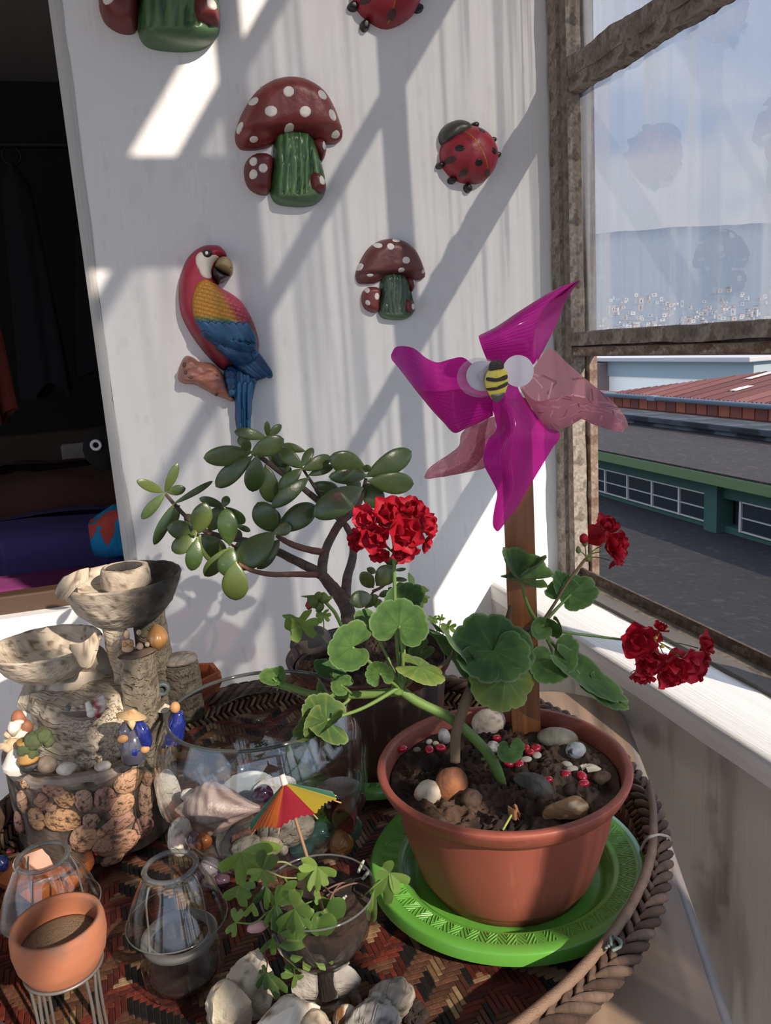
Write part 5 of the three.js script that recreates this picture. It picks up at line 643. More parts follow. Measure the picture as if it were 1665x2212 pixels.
// ---- seedlings, stone and a budding geranium sprig in the brown pot
{
  const p = onY(672, 1398, 0.889), st = rock(p.clone().add(V(0, 0.006, 0)), [0.026, 0.021, 0.016], 51, 0.06, 1.2, 4, 0, [0, 0, 0.1], 0.01); colorize(st, mottle('#5a504a', '#6d635a', 60)); single('stone', 'large grey-brown smooth stone at the left of the brown pot', 'stone', st, vmat(0.75, { bumpMap: grain, bumpScale: 0.0006 }));
  const sp = thing('geranium_sprig', 'drooping budding sprig rising from the left of the brown pot', 'plant', onY(740, 1360, 0.886)), zs = -0.83;
  stalk(sp, [[742, 1362, zs], [722, 1322, zs], [702, 1300, zs]], [0.0022, 0.002, 0.0018]);
  for (const [x, y, r, sd] of [[676, 1300, 14, 3], [690, 1310, 12, 5], [700, 1292, 12, 7], [668, 1308, 9, 9], [688, 1288, 10, 11]]) part(sp, 'bud', rock(at3([x, y, zs + .004]), [r * .00045, r * .0005, r * .0004], sd, 0.35, 2, 3), sd === 9 ? mat('#8a2a2c', 0.6) : mat('#56682f', 0.7));
  for (const [a, b] of [[[700, 1300], [650, 1288]], [[700, 1296], [684, 1282]], [[706, 1300], [720, 1290]]]) stalk(sp, [[...a, zs], [(a[0] + b[0]) / 2, (a[1] + b[1]) / 2 - 4, zs], [...b, zs]], [0.0016, 0.0024, 0.0004], stemM, 'sepal', 8);
  const clover = (label, pos, leaves) => { const t = thing('oxalis_seedling', label, 'plant', pos); for (const [from, c, r, tilt] of leaves) { stalk(t, [from, [(from[0] + c[0]) / 2, (from[1] + c[1]) / 2 - 6, (from[2] + c[2]) / 2], c], [0.0006, 0.0006, 0.0005]); for (let k = 0; k < 3; k++) { const a = k / 3 * 2 * Math.PI + tilt; heart(t, c, [c[0] + Math.cos(a) * r, c[1] + Math.sin(a) * r * 0.7, c[2] + Math.sin(a) * r * 0.0005], r * 1.1, { seed: k + r }); } } return t; };
  globalThis.clover = clover;
}
// heart-shaped leaflet folded along its midrib
function heart(parent, b, tip, wpx, { fold = 0.35, seed = 1, col = 0, name = 'leaflet', mt } = {}) {
  const B = at3(b), T = at3(tip), d = T.clone().sub(B), L = d.length() * 1.0, dn = d.clone().normalize(), view = EYE.clone().sub(B).normalize(), w = V(0, 0, 0).crossVectors(dn, view).normalize(), n = V(0, 0, 0).crossVectors(w, dn).normalize(), mpp = L / Math.max(8, Math.hypot(tip[0] - b[0], tip[1] - b[1])), W = wpx * mpp / 2, rows = [], R = rng(seed * 13 + 7), tw = (R() - 0.5) * 0.5;
  for (let j = 0; j <= 12; j++) { const q = j / 12, row = []; for (let i = 0; i <= 14; i++) { const s = i / 14 * 2 - 1, hw = W * Math.pow(Math.sin(Math.PI * clamp(q * 0.62 + 0.02, 0, 1)), 0.9) * (q > 0.85 ? lerp(1, 0.86, (q - 0.85) / 0.15) : 1), tipDip = q * L * (1 - 0.30 * q * q * Math.exp(-s * s * 7) - (q > 0.8 ? 0.5 * (q - 0.8) * s ** 4 : 0)); row.push(B.clone().addScaledVector(dn, tipDip).addScaledVector(w, s * hw).addScaledVector(n, -Math.abs(s) * hw * fold * -1 - q * q * L * 0.12 + s * hw * tw)); } rows.push(row); }
  const A = mixc(lin('#5d7f30'), lin('#86a04a'), R()), D = lin('#3a5a2a'); return part(parent, name, gridGeo(rows, false).clone ? (() => { const g = gridGeo(rows); return colorize(g, (x, y, z, u, v) => mixc(mixc(A, D, col + (1 - Math.abs(u - 0.5) * 2) * 0.15), lin('#8a9a55'), Math.exp(-((u - 0.5) ** 2) * 900) * 0.5)); })() : null, mt ?? oxM);
}
const oxM = leafMat(0, { roughness: 0.6, transmission: 0.35 });
clover('bright oxalis leaf leaning over the left rim of the brown pot', onY(700, 1375, 0.886), [[[712, 1392, -0.83], [650, 1350, -0.82], 40, 2.4], [[700, 1370, -0.83], [698, 1330, -0.825], 18, 0.4]]);
clover('pale oxalis seedling behind the big geranium leaf in the brown pot', onY(900, 1350, 0.886), [[[880, 1340, -0.87], [888, 1278, -0.86], 36, 5.2], [[895, 1350, -0.87], [905, 1295, -0.85], 22, 0.9]]);
clover('tiny oxalis seedling by the right rim of the brown pot', onY(945, 1370, 0.886), [[[945, 1372, -0.84], [936, 1338, -0.84], 12, 0.4], [[948, 1372, -0.84], [952, 1335, -0.84], 9, 1.4], [[955, 1375, -0.84], [968, 1355, -0.83], 18, 0.2]]);
// ================================================================ PINWHEEL ON ITS WOODEN STAKE
{
  const p0 = soilAt(865, 300, 0.868), SZ = p0.z, t = thing('pinwheel', 'large magenta and pink pinwheel with a paper bee at its hub, on a wooden stake', 'pinwheel', V(p0.x, 0.84, SZ));
  const woodM = mat(new THREE.Color().setRGB(0.46, 0.17, 0.055), 0.45, { map: tex(256, 256, tile((u, v) => 0.52 + fbm(u * 22 + 20, v * 1.6 + 20, 4, 4) * 0.45), true, [14, 2.2]), phys: true, clearcoat: 0.25, clearcoatRoughness: 0.3 });
  const a = onZ(1136, 1560, SZ), b = onZ(1112, 860, SZ), st = rbox(-0.0138, 0.0138, -0.03, a.distanceTo(b), -0.004, 0.004, 0.0012); st.rotateZ(Math.atan2(a.x - b.x, b.y - a.y)).rotateY(-0.35).translate(a.x, a.y, a.z); part(t, 'stake', boxUV(st), woodM);
  const c5 = (q, dz = 0) => onZ(820 + q[0] / 2.973, 580 + q[1] / 2.973, SZ + 0.03 + dz);
  const ribs = tex(256, 64, (u) => 0.5 + 0.5 * Math.sin(u * 2 * Math.PI * 24), false);
  const mag = mat(new THREE.Color().setRGB(0.56, 0.010, 0.31), 0.22, { phys: true, transmission: 0.38, thickness: 0, roughness: 0.6, specularIntensity: 0.4, clearcoat: 0.35, clearcoatRoughness: 0.12, bumpMap: ribs, bumpScale: 0.0003 });
  const dash = (() => { const W = 512, cv = document.createElement('canvas'); cv.width = cv.height = W; const x = cv.getContext('2d'); x.fillStyle = '#808080'; x.fillRect(0, 0, W, W); const R = rng(3); for (let i = 0; i < 90; i++) { x.save(); x.translate(R() * W, R() * W); x.rotate(R() * 6.3); x.fillStyle = R() > 0.4 ? '#ffffff' : '#303030'; x.fillRect(-26, -3, 52, 6); x.restore(); } const q = new THREE.CanvasTexture(cv); q.wrapS = q.wrapT = THREE.RepeatWrapping; return q; })();
  const dashC = (() => { const W = 512, cv = document.createElement('canvas'); cv.width = cv.height = W; const x = cv.getContext('2d'); x.fillStyle = '#d9d0d2'; x.fillRect(0, 0, W, W); const R = rng(3); for (let i = 0; i < 90; i++) { x.save(); x.translate(R() * W, R() * W); x.rotate(R() * 6.3); x.fillStyle = R() > 0.4 ? '#ffffff' : '#b09aa0'; x.fillRect(-26, -3, 52, 6); x.restore(); } const q = new THREE.CanvasTexture(cv); q.wrapS = q.wrapT = THREE.RepeatWrapping; q.colorSpace = THREE.SRGBColorSpace; return q; })();
  const pink = mat(new THREE.Color().setRGB(0.92, 0.46, 0.56), 0.7, { phys: true, transmission: 0.66, thickness: 0, specularIntensity: 0.5, clearcoat: 0.4, clearcoatRoughness: 0.15, map: dashC, bumpMap: dash, bumpScale: 0.0004 });
  // blade from cross-sections, each a list of [x, y, dz] across the film; bulge is left to the spline
  const film = (secs, n = 40, m = 16) => { const K = secs[0].length, cols = []; for (let k = 0; k < K; k++) cols.push(catmull(secs.map((s) => c5(s[k], s[k][2] ?? 0)), n)); const rows = []; for (let i = 0; i <= n; i++) rows.push(catmull(cols.map((c) => c[i]), m)); return gridGeo(rows); };
  const L = (...r) => r;
  // left blade: back leaf, fold, front leaf
  part(t, 'blade', film([
    L([72, 555, -.012], [74, 575, -.006], [80, 590, 0]), L([100, 507, -.02], [118, 630, -.004], [140, 660, .006]), L([150, 498, -.026], [205, 748, 0], [222, 752, .012]), L([220, 513, -.03], [270, 830, .003], [270, 780, .018]),
    L([300, 575, -.032], [335, 910, .006], [330, 788, .022]), L([370, 603, -.032], [410, 990, .008], [390, 788, .024]), L([450, 583, -.03], [478, 1056, .01], [450, 780, .026]), L([530, 570, -.024], [560, 1025, .008], [520, 775, .024]), L([590, 610, -.018], [650, 985, .004], [600, 800, .02]), L([700, 710, -.006], [728, 945, 0], [720, 830, .01])], 44, 18), mag);
  // top blade: front panel over the ridge, free inner end at the right
  part(t, 'blade', film([
    L([690, 592, .0], [660, 520, .014], [640, 460, .014], [640, 428, 0], [700, 420, -.02]), L([780, 620, .0], [752, 500, .018], [735, 430, .02], [745, 375, .004], [800, 400, -.024]), L([880, 620, .0], [868, 480, .02], [870, 360, .022], [905, 268, .006], [930, 300, -.024]),
    L([980, 620, .0], [985, 450, .02], [1010, 300, .02], [1080, 160, .006], [1090, 230, -.02]), L([1006, 590, .002], [1000, 380, .016], [1060, 250, .016], [1180, 110, .006], [1180, 200, -.014]), L([1012, 560, .004], [1010, 350, .012], [1100, 215, .012], [1283, 74, .004], [1262, 110, -.006])], 40, 24), mag);
  part(t, 'blade_end', film([L([1012, 600, -.004], [1020, 585, -.006], [1026, 575, -.008]), L([1000, 450, .006], [1040, 470, -.004], [1080, 470, -.014]), L([1003, 355, .012], [1060, 350, -.002], [1130, 370, -.016]), L([1090, 222, .014], [1150, 230, 0], [1200, 200, -.014]), L([1180, 165, .010], [1215, 160, 0], [1245, 130, -.008]), L([1270, 82, .004], [1278, 80, 0], [1284, 76, -.002])], 30, 10), mag);
  // bottom blade
  part(t, 'blade', film([
    L([690, 760, .004], [760, 740, .01], [880, 690, .002]), L([712, 870, .006], [775, 830, .014], [890, 772, .004]), L([740, 960, .004], [830, 900, .022], [960, 880, .004]), L([745, 1040, .002], [860, 1000, .028], [1060, 1000, 0]), L([700, 1095, .004], [850, 1080, .03], [1160, 1066, -.006]), L([667, 1190, .004], [820, 1180, .028], [1105, 1160, -.004]), L([672, 1265, .004], [810, 1270, .024], [1045, 1260, -.002]), L([720, 1360, .002], [830, 1360, .018], [985, 1360, 0]), L([754, 1440, .002], [830, 1450, .012], [930, 1450, 0]), L([740, 1520, .002], [800, 1530, .01], [880, 1540, 0]), L([727, 1600, .002], [770, 1610, .008], [825, 1608, 0]), L([728, 1655, .002], [750, 1660, .004], [790, 1655, 0]), L([745, 1683, 0], [757, 1688, .001], [770, 1680, 0])], 50, 16), mag);
  // right pink blade
  part(t, 'blade', film([
    L([985, 640, -.008], [900, 765, 0], [915, 775, .006]), L([1094, 515, -.02], [935, 830, .002], [975, 835, .012]), L([1200, 603, -.026], [990, 920, .004], [1040, 852, .018]), L([1300, 690, -.028], [1060, 1005, .006], [1110, 830, .02]), L([1390, 765, -.028], [1125, 1035, .008], [1180, 820, .02]), L([1460, 822, -.026], [1190, 1015, .008], [1260, 822, .018]), L([1520, 880, -.02], [1265, 957, .006], [1330, 838, .014]), L([1565, 935, -.014], [1380, 1003, .003], [1430, 885, .006]), L([1590, 985, -.008], [1500, 1040, .001], [1520, 960, 0]), L([1594, 1010, -.004], [1555, 1050, 0], [1575, 1040, 0])], 44, 18), pink);
  // lower left pink blade, behind
  part(t, 'blade', film([
    L([745, 950, -.02], [745, 1000, -.012], [748, 1050, -.02]), L([640, 975, -.032], [690, 1050, -.012], [700, 1100, -.02]), L([560, 1020, -.038], [625, 1110, -.012], [668, 1190, -.022]), L([520, 1070, -.04], [590, 1160, -.012], [668, 1240, -.022]), L([510, 1135, -.04], [560, 1215, -.012], [682, 1276, -.024]), L([440, 1195, -.036], [490, 1260, -.014], [590, 1303, -.024]), L([370, 1240, -.032], [410, 1300, -.016], [480, 1325, -.024]), L([310, 1290, -.028], [335, 1325, -.02], [390, 1340, -.024]), L([285, 1340, -.024], [295, 1350, -.022], [318, 1352, -.022])], 40, 14), pink);
  part(t, 'blade_end', film([L([602, 985, -.006], [640, 1000, -.008], [700, 960, -.012]), L([560, 1080, -.008], [600, 1090, -.01], [680, 1060, -.014]), L([510, 1165, -.012], [560, 1190, -.012], [660, 1210, -.018]), L([430, 1290, -.016], [460, 1300, -.016], [560, 1300, -.02]), L([396, 1338, -.02], [405, 1340, -.02], [430, 1335, -.022])], 24, 10), pink);
  // clear disc, wings, bee
  const flat = (pts, dz, th = 0.0006) => { const poly = smoothPoly(pts, 48), P = poly.map((q) => c5(q, dz)), c = P.reduce((s, p) => s.add(p), V(0, 0, 0)).divideScalar(P.length), up = V(0, 0, th); return gridGeo([P.map(() => c.clone()), P, P.map((p) => p.clone().sub(up)), P.map(() => c.clone().sub(up))], true); };
  part(t, 'clear_disc', flat(oval(640, 700, 143, 128), 0.034), mat(new THREE.Color().setRGB(0.93, 0.90, 0.94), 0.22, { phys: true, transmission: 0.93, thickness: 0, ior: 1.4 }));
  const wingM = mat(new THREE.Color().setRGB(0.72, 0.70, 0.78), 0.6, { phys: true, transmission: 0.30, thickness: 0 });
  part(t, 'wing', flat(oval(658, 690, 102, 97, 0.2), 0.040), wingM); part(t, 'wing', flat(oval(890, 658, 100, 102), 0.041), wingM);
  part(t, 'clear_disc', flat(oval(668, 690, 34, 30), 0.043), mat(new THREE.Color().setRGB(0.8, 0.78, 0.84), 0.3, { phys: true, transmission: 0.7, thickness: 0 }));
  const beePts = [[755, 588], [785, 595], [795, 640], [815, 660], [824, 710], [818, 760], [800, 810], [770, 850], [748, 857], [725, 840], [690, 780], [678, 720], [690, 670], [706, 645], [712, 605]];
  const bee = part(t, 'bee', flat(beePts, 0.047, 0.002), mat(new THREE.Color().setRGB(0.62, 0.52, 0.06), 0.4, { phys: true, clearcoat: 0.5, bumpMap: grain, bumpScale: 0.0005 })), bk = mat('#2b1f1a', 0.5, { bumpMap: grain, bumpScale: 0.0006 });
  part(bee, 'head', flat([[755, 586], [787, 594], [796, 640], [760, 648], [704, 654], [711, 605]], 0.0482), bk);
  part(bee, 'stripe', flat([[689, 700], [740, 706], [790, 696], [818, 682], [820, 706], [780, 722], [730, 727], [686, 716]], 0.0482), bk); part(bee, 'stripe', flat([[683, 772], [740, 765], [800, 738], [822, 728], [820, 748], [780, 770], [730, 783], [692, 782]], 0.0482), bk); part(bee, 'tail_tip', flat([[718, 812], [760, 808], [803, 797], [795, 818], [770, 850], [748, 858], [726, 840]], 0.0482), mat('#4a4642', 0.4));
  const pinA = c5([752, 740], 0.045), pinB = onZ(1112, 835, SZ); part(t, 'axle', tube([pinA, pinA.clone().lerp(pinB, 0.5), pinB], [0.0015], 6, 8), mat('#d8d4cc', 0.4));
}
// ================================================================ THE TABLETOP FOUNTAIN AND ITS FIGURES
const pitBump = repTex(pits, 3, 3);
{
  const A = V(-0.098, 0, -0.845), t = thing('tabletop_fountain', 'grey and cream clay tabletop fountain with two spouted bowls and a stone-studded round base', 'fountain', V(A.x, FLOOR, A.z));
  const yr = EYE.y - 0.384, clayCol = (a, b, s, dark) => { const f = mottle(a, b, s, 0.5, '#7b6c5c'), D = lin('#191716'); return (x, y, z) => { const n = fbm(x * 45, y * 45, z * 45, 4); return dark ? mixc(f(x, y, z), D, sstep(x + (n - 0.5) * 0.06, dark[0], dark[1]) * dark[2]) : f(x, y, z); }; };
  const clay = vmat(0.95, { bumpMap: repTex(grain, 2, 2), bumpScale: 0.002 }), pitted = vmat(0.95, { bumpMap: pitBump, bumpScale: 0.0025 });
  const lump = (g, amp, f, seed) => { const p = g.attributes.position, n = g.attributes.normal; for (let i = 0; i < p.count; i++) { const k = (fbm(p.getX(i) * f + seed, p.getY(i) * f, p.getZ(i) * f, 4) - 0.5) * amp; p.setXYZ(i, p.getX(i) + n.getX(i) * k, p.getY(i) + n.getY(i) * k, p.getZ(i) + n.getZ(i) * k); } g.computeVertexNormals(); return g; };
  const setUV = (g, s = 10) => { const p = g.attributes.position, uv = new Float32Array(p.count * 2); for (let i = 0; i < p.count; i++) uv.set([(p.getX(i) - p.getZ(i)) * s, (p.getY(i) + p.getZ(i) * 0.3) * s], i * 2); g.setAttribute('uv', new THREE.BufferAttribute(uv, 2)); return g; };
  const dense = (prof, n = 8) => { const o = []; prof.forEach((p, i) => { if (i) for (let k = 1; k <= n; k++) o.push([lerp(prof[i - 1][0], p[0], k / n), lerp(prof[i - 1][1], p[1], k / n)]); else o.push(p); }); return o; };
  const body = (name, prof, c, col, m = clay, amp = 0.004, f = 60, n = 6, seg = 96) => { const g = setUV(lump(lathe(dense(prof, n), c, seg), amp, f, c.x * 31)); colorize(g, col); return part(t, name, g, m); };
  // round base: wall, rim and the floor inside
  body('base_wall', [[0, FLOOR + 0.0035], [0.076, FLOOR + 0.0035], [0.081, FLOOR + 0.006], [0.083, yr - 0.02], [0.0843, yr - 0.004]], A.clone(), clayCol('#3d342e', '#62564c', 110), clay, 0.006, 50, 8);
  body('rim', [[0.0832, yr - 0.012], [0.0862, yr - 0.005], [0.0857, yr], [0.080, yr + 0.001], [0.0715, yr - 0.002], [0.070, yr - 0.016], [0, yr - 0.018]], A.clone(), clayCol('#8f8478', '#a79b8d', 60), clay, 0.004, 60, 6);
  const tan = ['#b08a6c', '#a27a62', '#b98f68', '#a88672', '#997263'], pitCol = (c, s) => { const a = lin(c), d = lin('#3a2c25'); return (x, y, z) => mixc(d, a, sstep(fbm(x * 420 + s, y * 420, z * 420, 2), 0.30, 0.40)); };
  const onBase = (px, py) => { const d = ray(px, py), ox = EYE.x - A.x, oz = EYE.z - A.z, R = 0.0838, a = d.x * d.x + d.z * d.z, b = 2 * (ox * d.x + oz * d.z), c = ox * ox + oz * oz - R * R, s = (-b - Math.sqrt(Math.max(0, b * b - 4 * a * c))) / (2 * a); return d.multiplyScalar(s).add(EYE); };
  [[1150, 785, 112, 82, -0.35], [480, 860, 85, 52, 0.35], [585, 945, 78, 62, 0.5], [755, 960, 66, 84, 0], [940, 945, 82, 95, 0.1], [1090, 990, 100, 74, -0.15], [375, 965, 60, 66, 0.3], [560, 1130, 140, 92, 0.05], [815, 1140, 60, 58, 0], [1062, 1158, 122, 66, -0.12], [748, 1300, 102, 96, 0.1], [1045, 1345, 160, 92, 0.1], [335, 1120, 78, 80, 0], [1310, 940, 70, 130, 0.1], [1290, 1190, 90, 90, 0], [460, 1010, 46, 40, 0], [1010, 1480, 90, 40, -0.1], [900, 1250, 40, 36, 0], [200, 960, 50, 90, 0.1], [170, 1150, 56, 90, 0.1], [230, 800, 44, 40, 0], [1330, 760, 60, 60, 0]].forEach(([x, y, a, b, r], i) => {
    const p = onBase(x / 4.1625, 1500 + y / 4.1625), n = V(p.x - A.x, 0, p.z - A.z).normalize(), k = 0.00048 / 4.1625 * 1.02, g = rock(V(0, 0, 0), [a * k * 1.12, b * k * 1.2, 0.0046], 200 + i, 0.22, 1.3, 4, 0, [0, 0, -r], 0.03); g.rotateY(Math.atan2(n.x, n.z)).translate(p.x, p.y, p.z); colorize(g, pitCol(tan[i % 5], i)); part(t, 'stone', g, vmat(0.7, { bumpMap: pitBump, bumpScale: 0.0015 }));
  });
  // stepped rock inside the basin
  const inner = clayCol('#b9aa94', '#d6c8b1', 120);
  body('rock_drum', [[0.060, yr - 0.02], [0.0605, yr + 0.012], [0.0575, yr + 0.030], [0.0595, yr + 0.046], [0.054, yr + 0.058], [0, yr + 0.060]], V(A.x + 0.006, 0, A.z - 0.002), inner, vmat(0.95, { bumpMap: pitBump, bumpScale: 0.003 }), 0.012, 45, 10);
  { const p = onZ(140, 1478, -0.862), g = rock(V(p.x, p.y - 0.012, p.z), [0.046, 0.038, 0.034], 77, 0.12, 1.8, 5, 6, [0.1, 0.2, 0], 0.05); colorize(g, clayCol('#a99d8f', '#cabda9', 80)); part(t, 'rock_block', g, clay); }
  { const p = onZ(200, 1470, -0.872), g = rock(V(p.x, p.y, p.z), [0.024, 0.044, 0.02], 79, 0.12, 1.8, 4, 5, [0, 0, 0], 0.05); colorize(g, clayCol('#9a8d7f', '#b9ab98', 80)); part(t, 'rock_block', g, clay); }
  // columns
  const col = (p0, p1, r0, r1, z, dark, name = 'column', cap = false) => { const a = onZ(...p0, z), b = onZ(...p1, z), mid = a.clone().lerp(b, 0.5), g = setUV(lump(tube([a, a.clone().lerp(b, 0.33), a.clone().lerp(b, 0.66), b], [r0, (r0 + r1) / 2, r1], 26, 26), 0.004, 90, z), 9); colorize(g, clayCol('#bba990', '#d6c5ab', 130, dark)); return part(t, name, g, pitted); };
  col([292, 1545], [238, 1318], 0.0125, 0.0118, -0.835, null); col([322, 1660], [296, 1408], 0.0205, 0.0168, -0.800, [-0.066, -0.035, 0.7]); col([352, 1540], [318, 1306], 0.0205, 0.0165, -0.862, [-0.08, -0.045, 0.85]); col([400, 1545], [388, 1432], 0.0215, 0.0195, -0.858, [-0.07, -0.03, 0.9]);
  { const p = onZ(387, 1424, -0.858), g = rock(p, [0.020, 0.0055, 0.0185], 83, 0.06, 1.5, 4); colorize(g, clayCol('#4d4a49', '#6b6763', 80)); part(t, 'column_top', g, clay); const w = onZ(350, 1486, -0.835); part(t, 'washer', new THREE.TorusGeometry(0.0055, 0.0024, 10, 24).translate(w.x, w.y, w.z + 0.004), mat('#4a5252', 0.6)); part(t, 'washer_disc', new THREE.CylinderGeometry(0.0085, 0.0085, 0.003, 20).rotateX(Math.PI / 2).translate(w.x, w.y, w.z), mat('#3b4243', 0.7)); }
  // bowls with folded spouts
  const bowl = (c, r, h, label, dark, ring) => {
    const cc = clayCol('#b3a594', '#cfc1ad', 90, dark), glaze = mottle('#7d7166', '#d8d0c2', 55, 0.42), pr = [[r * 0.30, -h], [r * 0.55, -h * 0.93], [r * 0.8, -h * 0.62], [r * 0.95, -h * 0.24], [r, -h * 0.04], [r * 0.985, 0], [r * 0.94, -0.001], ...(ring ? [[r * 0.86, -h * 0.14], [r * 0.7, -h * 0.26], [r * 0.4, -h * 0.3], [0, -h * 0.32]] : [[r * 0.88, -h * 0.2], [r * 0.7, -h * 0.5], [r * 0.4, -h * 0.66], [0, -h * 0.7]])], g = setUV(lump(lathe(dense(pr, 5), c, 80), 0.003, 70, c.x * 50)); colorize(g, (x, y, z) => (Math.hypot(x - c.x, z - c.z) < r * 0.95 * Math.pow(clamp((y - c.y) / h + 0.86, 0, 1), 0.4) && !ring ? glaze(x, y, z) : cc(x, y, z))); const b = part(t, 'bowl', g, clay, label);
    if (ring) { const q = onZ(268, 1222, -0.852), k = setUV(lump(lathe(dense([[0.0255, -0.02], [0.0252, -0.008], [0.0235, -0.001], [0.0205, 0], [0.0175, -0.0015], [0.0165, -0.006], [0, -0.007]], 4), q, 48), 0.002, 90, 3)); colorize(k, clayCol('#a89b8b', '#bdae9b', 70)); part(b, 'ring', k, clay); part(b, 'water', new THREE.CircleGeometry(0.0182, 32).rotateX(-Math.PI / 2).translate(q.x, q.y - 0.0004, q.z), mat('#1e2122', 0.1, { bumpMap: repTex(grain, 3, 3), bumpScale: 0.002 })); }
    return b;
  };
  const tb = onZ(262, 1243, -0.850), lb = onZ(98, 1388, -0.842);
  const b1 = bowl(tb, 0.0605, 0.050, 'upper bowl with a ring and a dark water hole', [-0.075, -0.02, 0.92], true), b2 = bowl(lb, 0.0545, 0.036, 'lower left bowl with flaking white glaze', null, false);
  const spout = (b, secs, z) => { const rows = secs.map((s) => catmull(s.map(([x, y, d]) => onZ(x, y, z + d)), 12)); const th = rows.map((r) => r.map((p) => p.clone().add(V(0.002, -0.002, -0.003)))); const all = rows.map((r, i) => [...r, ...th[i].slice().reverse()]), g = setUV(gridGeo(all, true)); colorize(g, clayCol('#b3a48f', '#c9baa4', 70)); part(b, 'spout', g, clay); };
  spout(b1, [[[150, 1240, .03], [168, 1232, .022], [190, 1226, .012]], [[136, 1246, .034], [156, 1252, .03], [186, 1252, .022]], [[124, 1262, .034], [142, 1270, .036], [160, 1268, .03]], [[117, 1280, .034], [126, 1294, .036], [142, 1290, .03]]], -0.835);
  spout(b2, [[[150, 1392, .014], [172, 1390, .014], [190, 1380, .012], [204, 1366, .008]], [[150, 1402, .02], [170, 1414, .022], [186, 1412, .022], [206, 1372, .012]], [[158, 1414, .024], [172, 1432, .027], [188, 1430, .027], [210, 1384, .014]], [[166, 1428, .026], [176, 1441, .029], [190, 1440, .028], [206, 1404, .02]]], -0.815);
  const shellM = mat('#9a6f3c', 0.35, { phys: true, clearcoat: 0.5 }); { const p = onZ(340, 1377, -0.795), rows = []; for (let j = 0; j <= 16; j++) { const q = j / 16, row = []; for (let i = 0; i <= 24; i++) { const a = i / 24 * Math.PI * 1.5 - 0.6, r = 0.0135 * Math.sin(q * Math.PI * 0.92 + 0.12) * (1 + 0.06 * Math.sin(i * 2.2)); row.push(V(p.x + Math.cos(a) * r * 0.75, p.y + (q - 0.5) * 0.028, p.z + Math.sin(a) * r)); } rows.push(row); } part(t, 'shell', gridGeo(rows), shellM, 'glossy amber shell glued to the column'); }
  for (const [x, y, r] of [[358, 1533, 1], [362, 1585, 0.8]]) { const p = onZ(x, y, -0.79), rows = []; for (let j = 0; j <= 8; j++) { const q = j / 8, row = []; for (let i = 0; i <= 20; i++) { const a = i / 20 * 2 * Math.PI; row.push(V(p.x + Math.cos(a) * q * 0.0085 * r * (1 + 0.08 * Math.sin(a * 9)), p.y + (1 - q) * 0.007 * r, p.z + Math.sin(a) * q * 0.007 * r)); } rows.push(row); } part(t, 'limpet', gridGeo(rows), mat('#b9b1a2', 0.8)); part(t, 'limpet_foot', new THREE.CylinderGeometry(0.003 * r, 0.0045 * r, 0.016 * r, 10).translate(p.x, p.y - 0.008 * r, p.z), mat('#a69d8d', 0.9)); }
}
